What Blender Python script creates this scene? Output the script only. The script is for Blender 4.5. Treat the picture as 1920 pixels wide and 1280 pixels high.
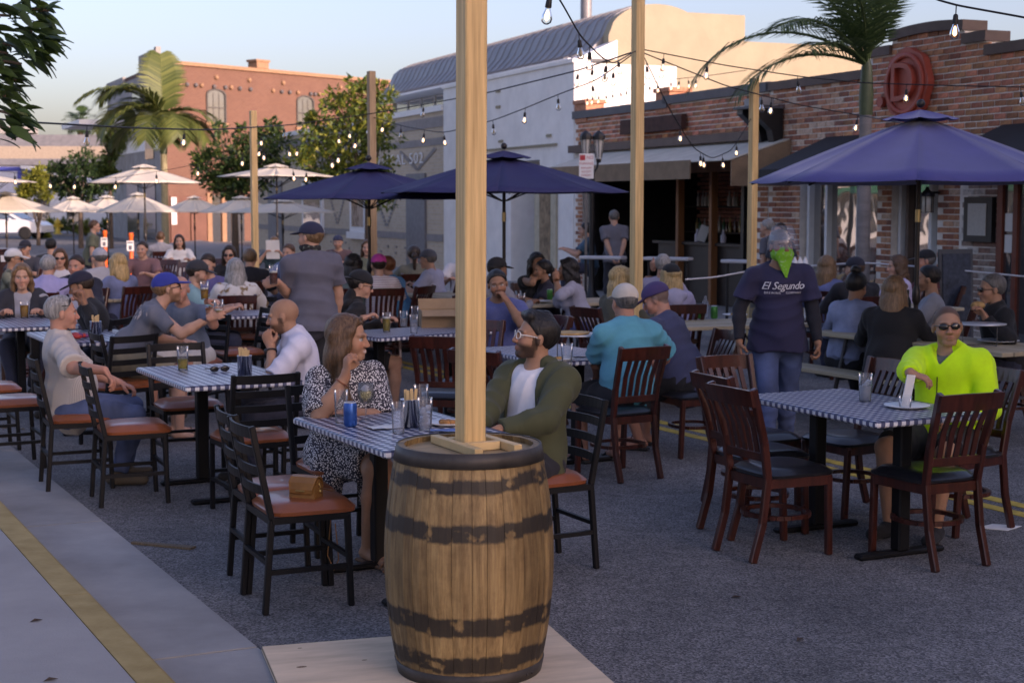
import bpy, math, random
import numpy as np
from mathutils import Vector, Matrix
for o in list(bpy.data.objects): bpy.data.objects.remove(o)
scene = bpy.context.scene
COL = scene.collection
R = math.radians
rng = random.Random(7)

# ---------------------------------------------------------------- camera
FPX = 2850.0; CAMH = 1.85; PITCH = math.atan(260/FPX)
cam_data = bpy.data.cameras.new('camera'); cam = bpy.data.objects.new('camera', cam_data)
COL.objects.link(cam); scene.camera = cam
cam.location = (0, 0, CAMH); cam.rotation_euler = (math.pi/2-PITCH, 0, 0)
cam_data.sensor_fit = 'HORIZONTAL'; cam_data.sensor_width = 36; cam_data.lens = FPX*36/1920
cam_data.clip_start = 0.1; cam_data.clip_end = 3000
cam_data.dof.use_dof = True; cam_data.dof.focus_distance = 7.2; cam_data.dof.aperture_fstop = 5.0
# ---------------------------------------------------------------- sky, sun, exposure
SUN_EL = R(15.0); SUN_DIR = Vector((0.76, -0.65, 0)).normalized()      # horizontal direction towards the sun
w = bpy.data.worlds.new('World'); scene.world = w; w.use_nodes = True
nt = w.node_tree
bg = nt.nodes['Background']; sky = nt.nodes.new('ShaderNodeTexSky')
sky.sky_type = 'NISHITA'; sky.sun_disc = False; sky.sun_elevation = SUN_EL
sky.sun_rotation = math.atan2(SUN_DIR.x, SUN_DIR.y)
sky.air_density = 1.0; sky.dust_density = 3.3; sky.ozone_density = 4.5
nt.links.new(sky.outputs[0], bg.inputs[0]); bg.inputs[1].default_value = 0.15
sl = bpy.data.lights.new('sun', 'SUN'); sun = bpy.data.objects.new('sun', sl); COL.objects.link(sun)
sl.energy = 2.0; sl.angle = R(0.5); sl.color = (1.0, 0.985, 0.965)
sv = Vector((SUN_DIR.x*math.cos(SUN_EL), SUN_DIR.y*math.cos(SUN_EL), math.sin(SUN_EL)))
sun.rotation_euler = sv.to_track_quat('Z', 'Y').to_euler()
vs = scene.view_settings
vs.view_transform = 'Standard'; vs.look = 'None'; vs.gamma = 1.0; vs.use_curve_mapping = False
vs.exposure = 1.36
vs.use_white_balance = True; vs.white_balance_temperature = 8500; vs.white_balance_tint = 38

# ---------------------------------------------------------------- pixel -> place helpers (1920 x 1280 frame of the photograph)
def ray(px, py):
    x = (px-960)/FPX; y = (640-py)/FPX
    return Vector((x, math.cos(PITCH)+y*math.sin(PITCH), -math.sin(PITCH)+y*math.cos(PITCH)))
def G(px, py, z=0.0):
    d = ray(px, py); t = (z-CAMH)/d.z
    return Vector((d.x*t, d.y*t, z))
def AT(px, py, Y):
    d = ray(px, py); t = Y/d.y
    return Vector((d.x*t, Y, CAMH+d.z*t))

# ---------------------------------------------------------------- materials
MATS = {}
def _new(name):
    m = bpy.data.materials.new(name); m.use_nodes = True
    n = m.node_tree.nodes; l = m.node_tree.links
    return m, n, l, n['Principled BSDF']
def lin(c):   # sRGB 0-255 -> linear
    out = []
    for v in c[:3]:
        v = v/255.0; out.append(v/12.92 if v <= .04045 else ((v+.055)/1.055)**2.4)
    return tuple(out)
def mat(name, col, rough=.6, metal=0.0, var=.18, scale=8.0, bump=.15, bscale=60.0, stretch=(1,1,1), emis=0.0,
        alpha=None, trans=0.0, spec=.5, detail=6.0, coat=0.0, ior=1.45, col2=None, sheen=0.0, bdist=.004):
    if name in MATS: return MATS[name]
    m, n, l, p = _new(name)
    tc = n.new('ShaderNodeTexCoord'); mp = n.new('ShaderNodeMapping'); mp.inputs['Scale'].default_value = stretch
    l.new(tc.outputs['Object'], mp.inputs[0])
    if var > 0 or col2:
        no = n.new('ShaderNodeTexNoise'); no.inputs['Scale'].default_value = scale; no.inputs['Detail'].default_value = detail
        no.inputs['Roughness'].default_value = .62
        l.new(mp.outputs[0], no.inputs['Vector'])
        rp = n.new('ShaderNodeValToRGB'); rp.color_ramp.elements[0].position = .3; rp.color_ramp.elements[1].position = .7
        a = [max(0, c*(1-var)) for c in col]; b = list(col2) if col2 else [min(1, c*(1+var)) for c in col]
        rp.color_ramp.elements[0].color = (*a, 1); rp.color_ramp.elements[1].color = (*b, 1)
        l.new(no.outputs[0], rp.inputs[0]); l.new(rp.outputs[0], p.inputs['Base Color'])
    else:
        p.inputs['Base Color'].default_value = (*col, 1)
    if bump > 0:
        nb = n.new('ShaderNodeTexNoise'); nb.inputs['Scale'].default_value = bscale; nb.inputs['Detail'].default_value = 4
        l.new(mp.outputs[0], nb.inputs['Vector'])
        bp = n.new('ShaderNodeBump'); bp.inputs['Strength'].default_value = bump; bp.inputs['Distance'].default_value = bdist
        l.new(nb.outputs[0], bp.inputs['Height']); l.new(bp.outputs[0], p.inputs['Normal'])
    p.inputs['Roughness'].default_value = rough; p.inputs['Metallic'].default_value = metal
    p.inputs['Specular IOR Level'].default_value = spec
    p.inputs['Transmission Weight'].default_value = trans; p.inputs['IOR'].default_value = ior
    p.inputs['Coat Weight'].default_value = coat; p.inputs['Sheen Weight'].default_value = sheen
    if emis > 0:
        p.inputs['Emission Color'].default_value = (*col, 1); p.inputs['Emission Strength'].default_value = emis
    if alpha is not None: p.inputs['Alpha'].default_value = alpha
    MATS[name] = m; return m
def randomize(m, amt=.25, hue=0.0):
    """per-object tint so that repeated pieces differ"""
    n = m.node_tree.nodes; l = m.node_tree.links; p = n['Principled BSDF']
    oi = n.new('ShaderNodeObjectInfo'); hs = n.new('ShaderNodeHueSaturation')
    mr = n.new('ShaderNodeMapRange'); mr.inputs[3].default_value = 1-amt; mr.inputs[4].default_value = 1+amt
    l.new(oi.outputs['Random'], mr.inputs[0]); l.new(mr.outputs[0], hs.inputs['Value'])
    if hue:
        m2 = n.new('ShaderNodeMapRange'); m2.inputs[3].default_value = .5-hue; m2.inputs[4].default_value = .5+hue
        mm = n.new('ShaderNodeMath'); mm.operation = 'FRACT'; mx = n.new('ShaderNodeMath'); mx.operation = 'MULTIPLY'; mx.inputs[1].default_value = 7.31
        l.new(oi.outputs['Random'], mx.inputs[0]); l.new(mx.outputs[0], mm.inputs[0]); l.new(mm.outputs[0], m2.inputs[0]); l.new(m2.outputs[0], hs.inputs['Hue'])
    lk = p.inputs['Base Color'].links
    if lk:
        src = lk[0].from_socket; l.remove(lk[0]); l.new(src, hs.inputs['Color'])
    else: hs.inputs['Color'].default_value = p.inputs['Base Color'].default_value
    l.new(hs.outputs[0], p.inputs['Base Color'])
    return m
def math_node(n, op, a=None, b=None):
    k = n.new('ShaderNodeMath'); k.operation = op
    if b is not None: k.inputs[1].default_value = b
    return k

# ---------------------------------------------------------------- mesh builder
class MB:
    def __init__(s): s.v = []; s.f = []; s.m = []; s.sm = []
    def add(s, vs, fs, mi=0, smooth=False):
        b = len(s.v); s.v += [tuple(x) for x in vs]
        s.f += [tuple(i+b for i in f) for f in fs]; s.m += [mi]*len(fs); s.sm += [smooth]*len(fs); return s
    def box(s, c, size, M=None, mi=0, bev=0.0, taper=1.0):
        x, y, z = [a/2 for a in size]; c = Vector(c)
        if bev <= 0:
            vs = []
            for k, sz in ((-1, z), (1, z)):
                t = taper if k > 0 else 1
                vs += [Vector((-x*t, -y*t, k*z)), Vector((x*t, -y*t, k*z)), Vector((x*t, y*t, k*z)), Vector((-x*t, y*t, k*z))]
            fs = [(3,2,1,0), (4,5,6,7), (0,1,5,4), (1,2,6,5), (2,3,7,6), (3,0,4,7)]
        else:
            b = min(bev, x*.9, y*.9, z*.9); vs = []; fs = []
            for zz, i in ((-z, b), (-z+b, 0), (z-b, 0), (z, b)):
                X, Yy = x-i, y-i
                q = b if i == 0 else b*.4
                vs += [Vector(p) for p in ((-X+q,-Yy,zz), (X-q,-Yy,zz), (X,-Yy+q,zz), (X,Yy-q,zz), (X-q,Yy,zz), (-X+q,Yy,zz), (-X,Yy-q,zz), (-X,-Yy+q,zz))]
            fs = [tuple(range(7,-1,-1)), tuple(range(24,32))]
            for r_ in range(3):
                for i in range(8): fs.append((r_*8+i, r_*8+(i+1) % 8, r_*8+8+(i+1) % 8, r_*8+8+i))
        if M is not None: vs = [M @ v for v in vs]
        s.add([v+c for v in vs], fs, mi); return s
    def bar(s, a, b, wx, wy, up=(0,0,1), mi=0, bev=0.0):
        """box beam from a to b, section wx (sideways) by wy (along up)"""
        a = Vector(a); b = Vector(b); d = (b-a); L = d.length; d = d.normalized(); up = Vector(up)
        if abs(d.dot(up)) > .98: up = Vector((0,1,0)) if abs(d.y) < .9 else Vector((1,0,0))
        x = d.cross(up).normalized(); u = x.cross(d).normalized()
        M = Matrix((x, u, d)).transposed()
        return s.box((a+b)/2, (wx, wy, L), M, mi, bev)
    def tube(s, pts, rad, n=8, mi=0, caps=True, smooth=True):
        pts = [Vector(p) for p in pts]; N = len(pts)
        if not hasattr(rad, '__len__'): rad = [rad]*N
        vs = []; fs = []; prev = None
        for i, p in enumerate(pts):
            d = (pts[min(i+1, N-1)]-pts[max(i-1, 0)]); d = d.normalized() if d.length > 1e-9 else Vector((0,0,1))
            if prev is None:
                a = Vector((0,0,1)) if abs(d.z) < .9 else Vector((1,0,0)); x = d.cross(a).normalized()
            else: x = (prev-d*prev.dot(d)).normalized()
            prev = x; y = d.cross(x)
            for k in range(n):
                t = 2*math.pi*k/n; vs.append(p+(x*math.cos(t)+y*math.sin(t))*rad[i])
        for i in range(N-1):
            for k in range(n): fs.append((i*n+k, i*n+(k+1) % n, (i+1)*n+(k+1) % n, (i+1)*n+k))
        s.add(vs, fs, mi, smooth)
        if caps: s.add(vs[:n], [tuple(range(n-1,-1,-1))], mi); s.add(vs[-n:], [tuple(range(n))], mi)
        return s
    def lathe(s, prof, c=(0,0,0), n=16, mi=0, M=None, smooth=True, close=True):
        c = Vector(c); vs = []; fs = []
        for r_, z in prof:
            for k in range(n):
                t = 2*math.pi*k/n; v = Vector((r_*math.cos(t), r_*math.sin(t), z)); vs.append(c+(M @ v if M is not None else v))
        for i in range(len(prof)-1):
            for k in range(n): fs.append((i*n+k, i*n+(k+1) % n, (i+1)*n+(k+1) % n, (i+1)*n+k))
        s.add(vs, fs, mi, smooth)
        if close:
            s.add(vs[:n], [tuple(range(n-1,-1,-1))], mi); s.add(vs[-n:], [tuple(range(n))], mi)
        return s
    def ball(s, c, r, n=10, mi=0, M=None):
        if not hasattr(r, '__len__'): r = (r, r, r)
        c = Vector(c); vs = []; fs = []; m_ = max(4, n//2+1)
        for i in range(m_+1):
            a = math.pi*i/m_
            for k in range(n):
                t = 2*math.pi*k/n; v = Vector((r[0]*math.sin(a)*math.cos(t), r[1]*math.sin(a)*math.sin(t), -r[2]*math.cos(a)))
                vs.append(c+(M @ v if M is not None else v))
        for i in range(m_):
            for k in range(n): fs.append((i*n+k, i*n+(k+1) % n, (i+1)*n+(k+1) % n, (i+1)*n+k))
        return s.add(vs, fs, mi, True)
    def prism(s, poly, a, b, mi=0):
        """poly: list of 2D points; a(u,v)->Vector front, b(u,v)->Vector back"""
        n = len(poly); vs = [a(*p) for p in poly]+[b(*p) for p in poly]
        fs = [tuple(range(n)), tuple(range(2*n-1, n-1, -1))]+[(i, i+n, (i+1) % n+n, (i+1) % n) for i in range(n)]
        return s.add(vs, fs, mi)
    def quad(s, a, b, c, d, mi=0): return s.add([a, b, c, d], [(0,1,2,3)], mi)
    def mesh(s, name, mats):
        me = bpy.data.meshes.new(name); me.from_pydata(s.v, [], s.f)
        if not isinstance(mats, (list, tuple)): mats = [mats]
        for m in mats: me.materials.append(m)
        me.polygons.foreach_set('material_index', s.m); me.polygons.foreach_set('use_smooth', s.sm); me.update()
        return me
    def build(s, name, mats, parent=None, M=None):
        return link(name, s.mesh(name, mats), parent, M)
def link(name, me, parent=None, M=None):
    o = bpy.data.objects.new(name, me); COL.objects.link(o)
    if parent is not None: o.parent = parent
    if M is not None: o.matrix_local = M
    return o
def tag(o, label=None, cat=None, group=None, kind=None):
    if label: o['label'] = label
    if cat: o['category'] = cat
    if group: o['group'] = group
    if kind: o['kind'] = kind
    return o
def thing(name, label, cat, loc=(0,0,0), rz=0.0, group=None, kind=None):
    o = bpy.data.objects.new(name, None); COL.objects.link(o); o.empty_display_size = .1
    o.location = loc; o.rotation_euler = (0, 0, rz)
    return tag(o, label, cat, group, kind)
def copy_tree(o, parent=None):
    c = o.copy(); COL.objects.link(c); c.parent = parent
    for ch in list(o.children): copy_tree(ch, c)
    return c
def dup(root, label, loc, rz):
    c = copy_tree(root); c.location = loc; c.rotation_euler = (0, 0, rz); c['label'] = label; return c
def TR(x=0, y=0, z=0, rz=0): return Matrix.Translation((x, y, z)) @ Matrix.Rotation(rz, 4, 'Z')
def text_mesh(txt, size, depth, M, mats, name, parent=None, shear=0.0, space=1.0, res=3, align='CENTER'):
    cu = bpy.data.curves.new(name, 'FONT'); cu.body = txt; cu.size = size; cu.extrude = depth; cu.align_x = align; cu.align_y = 'CENTER'
    cu.shear = shear; cu.resolution_u = res; cu.space_character = space
    t = bpy.data.objects.new(name, cu); COL.objects.link(t)
    bpy.context.view_layer.update()
    me = bpy.data.meshes.new_from_object(t.evaluated_get(bpy.context.evaluated_depsgraph_get()))
    bpy.data.objects.remove(t); me.materials.clear(); me.materials.append(mats)
    return link(name, me, parent, M)
# ================================================================= SETTING
def asphalt_mat():
    m, n, l, p = _new('asphalt')
    tc = n.new('ShaderNodeTexCoord')
    def noise(sc, det=6, ro=.6):
        k = n.new('ShaderNodeTexNoise'); k.inputs['Scale'].default_value = sc; k.inputs['Detail'].default_value = det; k.inputs['Roughness'].default_value = ro
        l.new(tc.outputs['Object'], k.inputs['Vector']); return k
    big = noise(.55, 5); mid = noise(9, 6); fine = n.new('ShaderNodeTexVoronoi'); fine.inputs['Scale'].default_value = 120
    l.new(tc.outputs['Object'], fine.inputs['Vector'])
    rp = n.new('ShaderNodeValToRGB'); e = rp.color_ramp.elements
    e[0].position = .32; e[0].color = (.070, .069, .070, 1); e[1].position = .72; e[1].color = (.168, .164, .165, 1)
    l.new(big.outputs[0], rp.inputs[0])
    sp = n.new('ShaderNodeValToRGB'); e = sp.color_ramp.elements
    e[0].position = .22; e[0].color = (.40, .40, .41, 1); e[1].position = .95; e[1].color = (2.6, 2.5, 2.4, 1)
    l.new(fine.outputs['Color'], sp.inputs[0])
    mx = n.new('ShaderNodeMix'); mx.data_type = 'RGBA'; mx.blend_type = 'MULTIPLY'; mx.inputs[0].default_value = .85
    l.new(rp.outputs[0], mx.inputs[6]); l.new(sp.outputs[0], mx.inputs[7])
    m2 = n.new('ShaderNodeMix'); m2.data_type = 'RGBA'; m2.blend_type = 'MULTIPLY'; m2.inputs[0].default_value = .6
    r2 = n.new('ShaderNodeValToRGB'); r2.color_ramp.elements[0].position = .35; r2.color_ramp.elements[1].position = .65
    r2.color_ramp.elements[0].color = (.7, .7, .7, 1); r2.color_ramp.elements[1].color = (1.25, 1.25, 1.25, 1)
    l.new(mid.outputs[0], r2.inputs[0]); l.new(mx.outputs[2], m2.inputs[6]); l.new(r2.outputs[0], m2.inputs[7])
    l.new(m2.outputs[2], p.inputs['Base Color']); p.inputs['Roughness'].default_value = .82
    bp = n.new('ShaderNodeBump'); bp.inputs['Strength'].default_value = .9; bp.inputs['Distance'].default_value = .006
    l.new(fine.outputs['Distance'], bp.inputs['Height']); l.new(bp.outputs[0], p.inputs['Normal'])
    return m
M_asph = asphalt_mat()
M_conc = mat('concrete', (.29, .282, .272), .85, var=.16, scale=1.3, bump=.5, bscale=170, detail=14)
M_conc2 = mat('gutter_concrete', (.26, .255, .245), .85, var=.24, scale=1.6, bump=.5, bscale=150, detail=14)
M_kerb = mat('kerb_yellow', (.42, .27, .065), .7, var=.35, scale=7, bump=.5, bscale=60, col2=(.40, .28, .10), detail=10)
M_yline = mat('road_yellow', (.50, .33, .05), .7, var=.35, scale=14, bump=.3)
M_walk2 = mat('far_pavement', (.25, .24, .23), .85, var=.15, scale=2)

S0 = Vector((1.32, 12.43, 0)); US = Vector((-.464, .886, 0)); VS = Vector((.886, .464, 0))   # the street: along (away), across (right)
def ST(a, c, z=0.0): v = S0+US*a+VS*c; return Vector((v.x, v.y, z))
GUT = -5.0; KB = -5.485
b = MB(); b.add([(-700,-200,0), (700,-200,0), (700,1500,0), (-700,1500,0)], [(0,1,2,3)])
tag(b.build('road', M_asph), kind='structure')
# gutter slabs, kerb stones, pavement slabs beside them
gut = thing('gutter', None, None, kind='structure'); kerb = thing('kerb', None, None, kind='structure'); walk = thing('pavement', None, None, kind='structure')
JG = 2.85; a0 = -4.42
for i in range(-4, 9):
    s0 = a0+i*JG+.009; s1 = a0+(i+1)*JG-.009
    g = MB(); j = rng.uniform(-.001, .001)
    g.prism([(s0, GUT-.003), (s1, GUT-.003), (s1, KB), (s0, KB)], lambda u, v: ST(u, v, .009+j+(.014*(GUT-v) if v < GUT-.1 else 0)), lambda u, v: ST(u, v, -.05))
    g.build('slab', M_conc2, gut)
for i in range(-5, 11):
    s0 = -6.05+i*2.4+.003; s1 = s0+2.4-.006
    g = MB(); prof = [(KB, -.05), (KB-.025, .105), (KB-.045, .122), (KB-.165, .125), (KB-.165, -.05)]
    vs_ = [ST(s0, c, z) for c, z in prof]+[ST(s1, c, z) for c, z in prof]; n_ = 5
    g.add(vs_, [(0,1,2,3,4), (9,8,7,6,5)]+[(i_, i_+n_, (i_+1) % n_+n_, (i_+1) % n_) for i_ in range(n_)])
    g.build('kerb_stone', M_kerb, kerb)
for i in range(-3, 8):
    s0 = -10.0+i*4.2; s1 = s0+4.194
    g = MB(); g.prism([(s0, KB-.171), (s1, KB-.171), (s1, KB-9), (s0, KB-9)], lambda u, v: ST(u, v, .127), lambda u, v: ST(u, v, -.05))
    g.build('slab', M_conc, walk)
ln = thing('road_marking', None, None, kind='structure')
for c in (-.10, .10):
    g = MB(); g.prism([(-14, c-.05), (60, c-.05), (60, c+.05), (-14, c+.05)], lambda u, v: ST(u, v, .004), lambda u, v: ST(u, v, .0005)); g.build('line', M_yline, ln)
# far pavement in front of the shops
FO = Vector((3.10, 26, 0)); UB = Vector((-.377, .926, 0)).normalized(); NB = Vector((-.926, -.377, 0)).normalized()
def FB(t, n, z): v = FO+UB*t+NB*n; return Vector((v.x, v.y, z))
def tpx(px, n=0.0):
    k = (px-960)/2862.0; B = FO+NB*n
    return (B.x-k*B.y)/(k*UB.y-UB.x)
g = MB(); ring = [ST(-14, 5.5), ST(46, 5.5), FB(48, -.5, 0), FB(-30, -.5, 0)]
g.prism([(p.x, p.y) for p in ring], lambda u, v: Vector((u, v, .12)), lambda u, v: Vector((u, v, -.05)))
tag(g.build('far_pavement', M_walk2), kind='structure')
g = MB(); g.prism([(-15, 5.30), (46, 5.30), (46, 5.497), (-15, 5.497)], lambda u, v: ST(u, v, .115), lambda u, v: ST(u, v, -.05)); tag(g.build('far_kerb', M_conc2), kind='structure')
g = MB(); g.box((-75, 92, .06), (110, 14, .12)); tag(g.build('cross_street_pavement', M_conc), kind='structure')

# ================================================================= BUILDINGS
brick_tints = [(.42,.165,.09), (.47,.20,.115), (.33,.12,.075), (.50,.27,.17), (.25,.10,.07), (.55,.38,.28), (.45,.18,.095)]
M_bricks = [mat('brick_%d' % i, c, .85, var=.35, scale=18, bump=.5, bscale=70) for i, c in enumerate(brick_tints)]
M_brick1 = randomize(mat('brick_single', (.43, .165, .09), .85, var=.35, scale=18, bump=.5, bscale=70), .45, .012)
M_mortar = mat('mortar', (.74, .69, .63), .9, var=.2, scale=5, bump=.4, bscale=60)
M_wwash = [mat('limewashed_brick_%d' % i, c, .9, var=.4, scale=14, bump=.5) for i, c in enumerate([(.40,.34,.30), (.30,.21,.17), (.24,.13,.10), (.50,.45,.41)])]
def brickwork(parent, rects, single_max=300, mats=None, top=None, face=0.0, singles_near=-1e9):
    """rects: (t0,t1,z0,z1); each brick is a block 12 mm proud of the mortar wall"""
    mats = mats or M_bricks; PB, PC = .222, .081; bl, bh = .207, .066
    one = MB(); one.box((0,0,0), (bl, .036, bh), bev=.004); half = MB(); half.box((0,0,0), (bl*.47, .036, bh), bev=.004)
    me1 = one.mesh('brick', M_brick1); me2 = half.mesh('brick', M_brick1)
    rot = Matrix((Vector((-UB.x, -UB.y, 0)), -NB, Vector((0,0,1)))).transposed()
    spots = []
    for (t0, t1, z0, z1) in rects:
        rows = int((z1-z0)/PC)
        for r_ in range(rows):
            z = z0+(r_+.5)*PC; off = (r_ % 2)*PB*.5; t = t0+off+PB*.5
            if off and t0+off-bl*.24 > t0: spots.append((t0+off-PB*.25, z, 1))
            while t+bl/2 <= t1+.01:
                if top is None or z+bh/2 < top(t): spots.append((t, z, 0))
                t += PB
    spots.sort(key=lambda s: s[0])
    rest = MB(); k = 0
    for t, z, h in spots:
        c = FB(t, face-.013+rng.uniform(-.003, .004), z+rng.uniform(-.002, .002))
        if k < single_max and t > singles_near:
            o = link('brick', me2 if h else me1, parent); o.matrix_local = Matrix.Translation(c) @ rot.to_4x4(); k += 1
        else:
            rest.box(c, ((bl*.47 if h else bl), .036, bh), rot, rng.randrange(len(mats)), bev=0)
    if rest.v: tag(rest.build('brickwork', mats, parent), kind='stuff')
def fbox(mb, t0, t1, n0, n1, z0, z1, mi=0):
    p = [FB(t0,n0,z0), FB(t1,n0,z0), FB(t1,n1,z0), FB(t0,n1,z0), FB(t0,n0,z1), FB(t1,n0,z1), FB(t1,n1,z1), FB(t0,n1,z1)]
    mb.add(p, [(0,1,2,3), (7,6,5,4), (0,4,5,1), (1,5,6,2), (2,6,7,3), (3,7,4,0)], mi); return mb
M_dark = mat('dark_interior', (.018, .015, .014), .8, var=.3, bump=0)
M_coping = mat('lead_coping', (.085, .085, .095), .6, var=.15, scale=4)
M_brown = mat('brown_coping', (.12, .08, .065), .7, var=.2, scale=4)
M_awn = mat('awning_cream', (.50, .47, .40), .8, var=.15, scale=3, bump=.2, bscale=200)
M_awn2 = mat('awning_tan', (.24, .16, .10), .85, var=.2, scale=4)
M_black = mat('black_paint', (.012, .012, .013), .45, var=.1, bump=.1)
M_awnb = mat('awning_black', (.014, .014, .017), .75, var=.2, scale=3, bump=.2, bscale=200)
M_plaster = mat('white_plaster', (.80, .78, .74), .9, var=.09, scale=2.2, bump=.55, bscale=35, bdist=.012, detail=9)
M_cream = mat('cream_stucco', (.31, .27, .19), .9, var=.08, scale=1.6, bump=.4, bscale=25, bdist=.012)
M_white = mat('white_paint', (.72, .72, .71), .5, var=.05, bump=.05)
M_metalroof = mat('metal_roof', (.22, .22, .225), .5, metal=.2, var=.15, scale=2)
M_rust = mat('rusted_sign', (.06, .022, .016), .8, var=.4, scale=9, bump=.3)
M_wood_o = mat('orange_timber', (.23, .085, .03), .55, var=.25, scale=5, stretch=(3,3,.4))
def glass_mat(name, tint, refl=.4):
    m, n, l, p = _new(name); p.inputs['Base Color'].default_value = (*tint, 1); p.inputs['Roughness'].default_value = .25
    g_ = n.new('ShaderNodeBsdfGlossy'); g_.inputs['Roughness'].default_value = .02; g_.inputs[0].default_value = (.95,.93,.9,1)
    tc = n.new('ShaderNodeTexCoord'); no = n.new('ShaderNodeTexNoise'); no.inputs['Scale'].default_value = 1.1; l.new(tc.outputs['Object'], no.inputs[0])
    bp = n.new('ShaderNodeBump'); bp.inputs['Strength'].default_value = .14; bp.inputs['Distance'].default_value = .05; l.new(no.outputs[0], bp.inputs['Height']); l.new(bp.outputs[0], g_.inputs['Normal'])
    mx = n.new('ShaderNodeMixShader'); mx.inputs[0].default_value = refl
    l.new(p.outputs[0], mx.inputs[1]); l.new(g_.outputs[0], mx.inputs[2]); l.new(mx.outputs[0], n['Material Output'].inputs[0]); return m
M_pane = glass_mat('window_glass', (.02,.02,.022), .5)
M_pane2 = glass_mat('dark_window_glass', (.03,.035,.04), .25)

# ---- brick bar with an open front
tA, tB = tpx(1440), tpx(1076)
bar = thing('brick_bar_building', 'low red brick bar with a wide open front, bottle shelves and cream awning', 'building', FB(tA, 0, 0))
bar.location = (0, 0, 0)
g = MB(); fbox(g, tA, tB, -.26, -.005, 2.62, 3.56); fbox(g, tB-.42, tB, -.26, -.005, 0.12, 2.62); fbox(g, tA, tA+.34, -.26, -.005, .12, 2.62); g.build('wall', M_mortar, bar)
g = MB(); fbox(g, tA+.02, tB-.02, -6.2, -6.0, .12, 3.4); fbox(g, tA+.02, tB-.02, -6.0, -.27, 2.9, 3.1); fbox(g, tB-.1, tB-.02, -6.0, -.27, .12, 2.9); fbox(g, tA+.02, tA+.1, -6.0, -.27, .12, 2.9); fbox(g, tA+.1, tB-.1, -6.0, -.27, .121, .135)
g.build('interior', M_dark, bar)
brickwork(bar, [(tA, tB, 2.98, 3.55)], 300)
brickwork(bar, [(tB-.42, tB, .16, 2.62), (tA, tA+.34, .16, 2.62)], 0)
ts = (tA-.03, tpx(1244), tpx(1252), tB+.0)
for i, (u0, u1, z0) in enumerate(((ts[0], ts[1], 3.565), (ts[2], ts[3], 3.5))):
    g = MB(); fbox(g, u0, u1, -.3, .05, z0, z0+.15); g.build('coping', M_coping, bar)
for px in (1090, 1243):
    u = tpx(px); g = MB(); fbox(g, u-.26, u+.26, -.36, .028, 3.42, 3.78); fbox(g, u-.3, u+.3, -.4, .06, 3.785, 3.86)
    g.build('parapet_pier', M_bricks[1], bar)
g = MB(); fbox(g, tA+.1, tB-.05, .002, .16, 2.83, 2.97); g.build('cornice', M_brown, bar)
g = MB(); fbox(g, tpx(1290), tpx(1175), .05, .15, 3.1, 3.36); sg = g.build('sign_board', M_rust, bar)
# awning: cream roof sheet on a frame, tan valance
u0, u1 = tpx(1300, 1.0), tpx(1030, 1.0)
g = MB(); g.prism([(.02, 2.82), (1.05, 2.50), (1.05, 2.48), (.02, 2.80)], lambda a_, z: FB(u0-1.2, a_, z), lambda a_, z: FB(u1, a_, z)); aw = g.build('awning', M_awn, bar)
g = MB(); fbox(g, u0, u1, 1.052, 1.07, 2.22, 2.515); g.build('valance', M_awn2, aw)
g = MB(); g.prism([(.02, 2.80), (1.05, 2.47), (1.05, 2.10), (.02, 2.10)], lambda a_, z: FB(u0-1.22, a_, z), lambda a_, z: FB(u0-1.24, a_, z)); g.build('side_panel', M_awn2, aw)
# lintel, posts of the open front, counter, bottle shelves
g = MB(); fbox(g, tA+.36, tB-.43, -.24, -.1, 2.36, 2.60); g.build('lintel', M_wood_o, bar)
for px in (1104, 1262, 1324, 1384):
    u = tpx(px); g = MB(); fbox(g, u-.045, u+.045, -.2, -.08, .13, 2.36); g.build('post', M_wood_o if px in (1262, 1324) else M_black, bar)
g = MB(); fbox(g, tA+.4, tpx(1215), -.55, -.22, .13, 1.12); fbox(g, tA+.38, tpx(1210), -.62, -.15, 1.125, 1.17); g.build('bar_counter', mat('bar_counter_wood', (.022,.015,.012), .5, var=.3), bar)
M_shelf = mat('shelf_wood', (.03,.02,.014), .6)
for z in (1.28, 1.78):
    g = MB(); fbox(g, tpx(1345), tB-.6, -2.5, -2.2, z-.03, z); g.build('bottle_shelf', M_shelf, bar)
brickwork(bar, [(tpx(1345), tB-.5, 1.3, 2.7)], 0, mats=M_bricks[2:5:2], face=-2.52)
M_bot = [mat('bottle_%d' % i, c, .15, var=0, bump=0, spec=.8) for i, c in enumerate([(.25,.22,.17), (.35,.35,.38), (.30,.20,.05), (.05,.12,.05), (.45,.43,.40), (.12,.05,.03)])]
M_warm = mat('bulb_glow', (1.0, .72, .38), .4, var=0, bump=0, emis=5.0)
for z in (1.28, 1.78):
    u = tpx(1335)
    while u < tB-.75:
        h = rng.uniform(.24, .34); r_ = rng.uniform(.03, .042)
        if rng.random() > .12:
            g = MB(); g.lathe([(r_, 0), (r_, h*.58), (r_*.35, h*.74), (r_*.33, h)], FB(u, -2.33, z+.001), 8)
            tag(g.build('bottle', M_bot[rng.randrange(6)]), 'liquor bottle on the back shelf of the brick bar', 'bottle', 'bottles on the bar shelves')
        u += rng.uniform(.11, .2)

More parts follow.
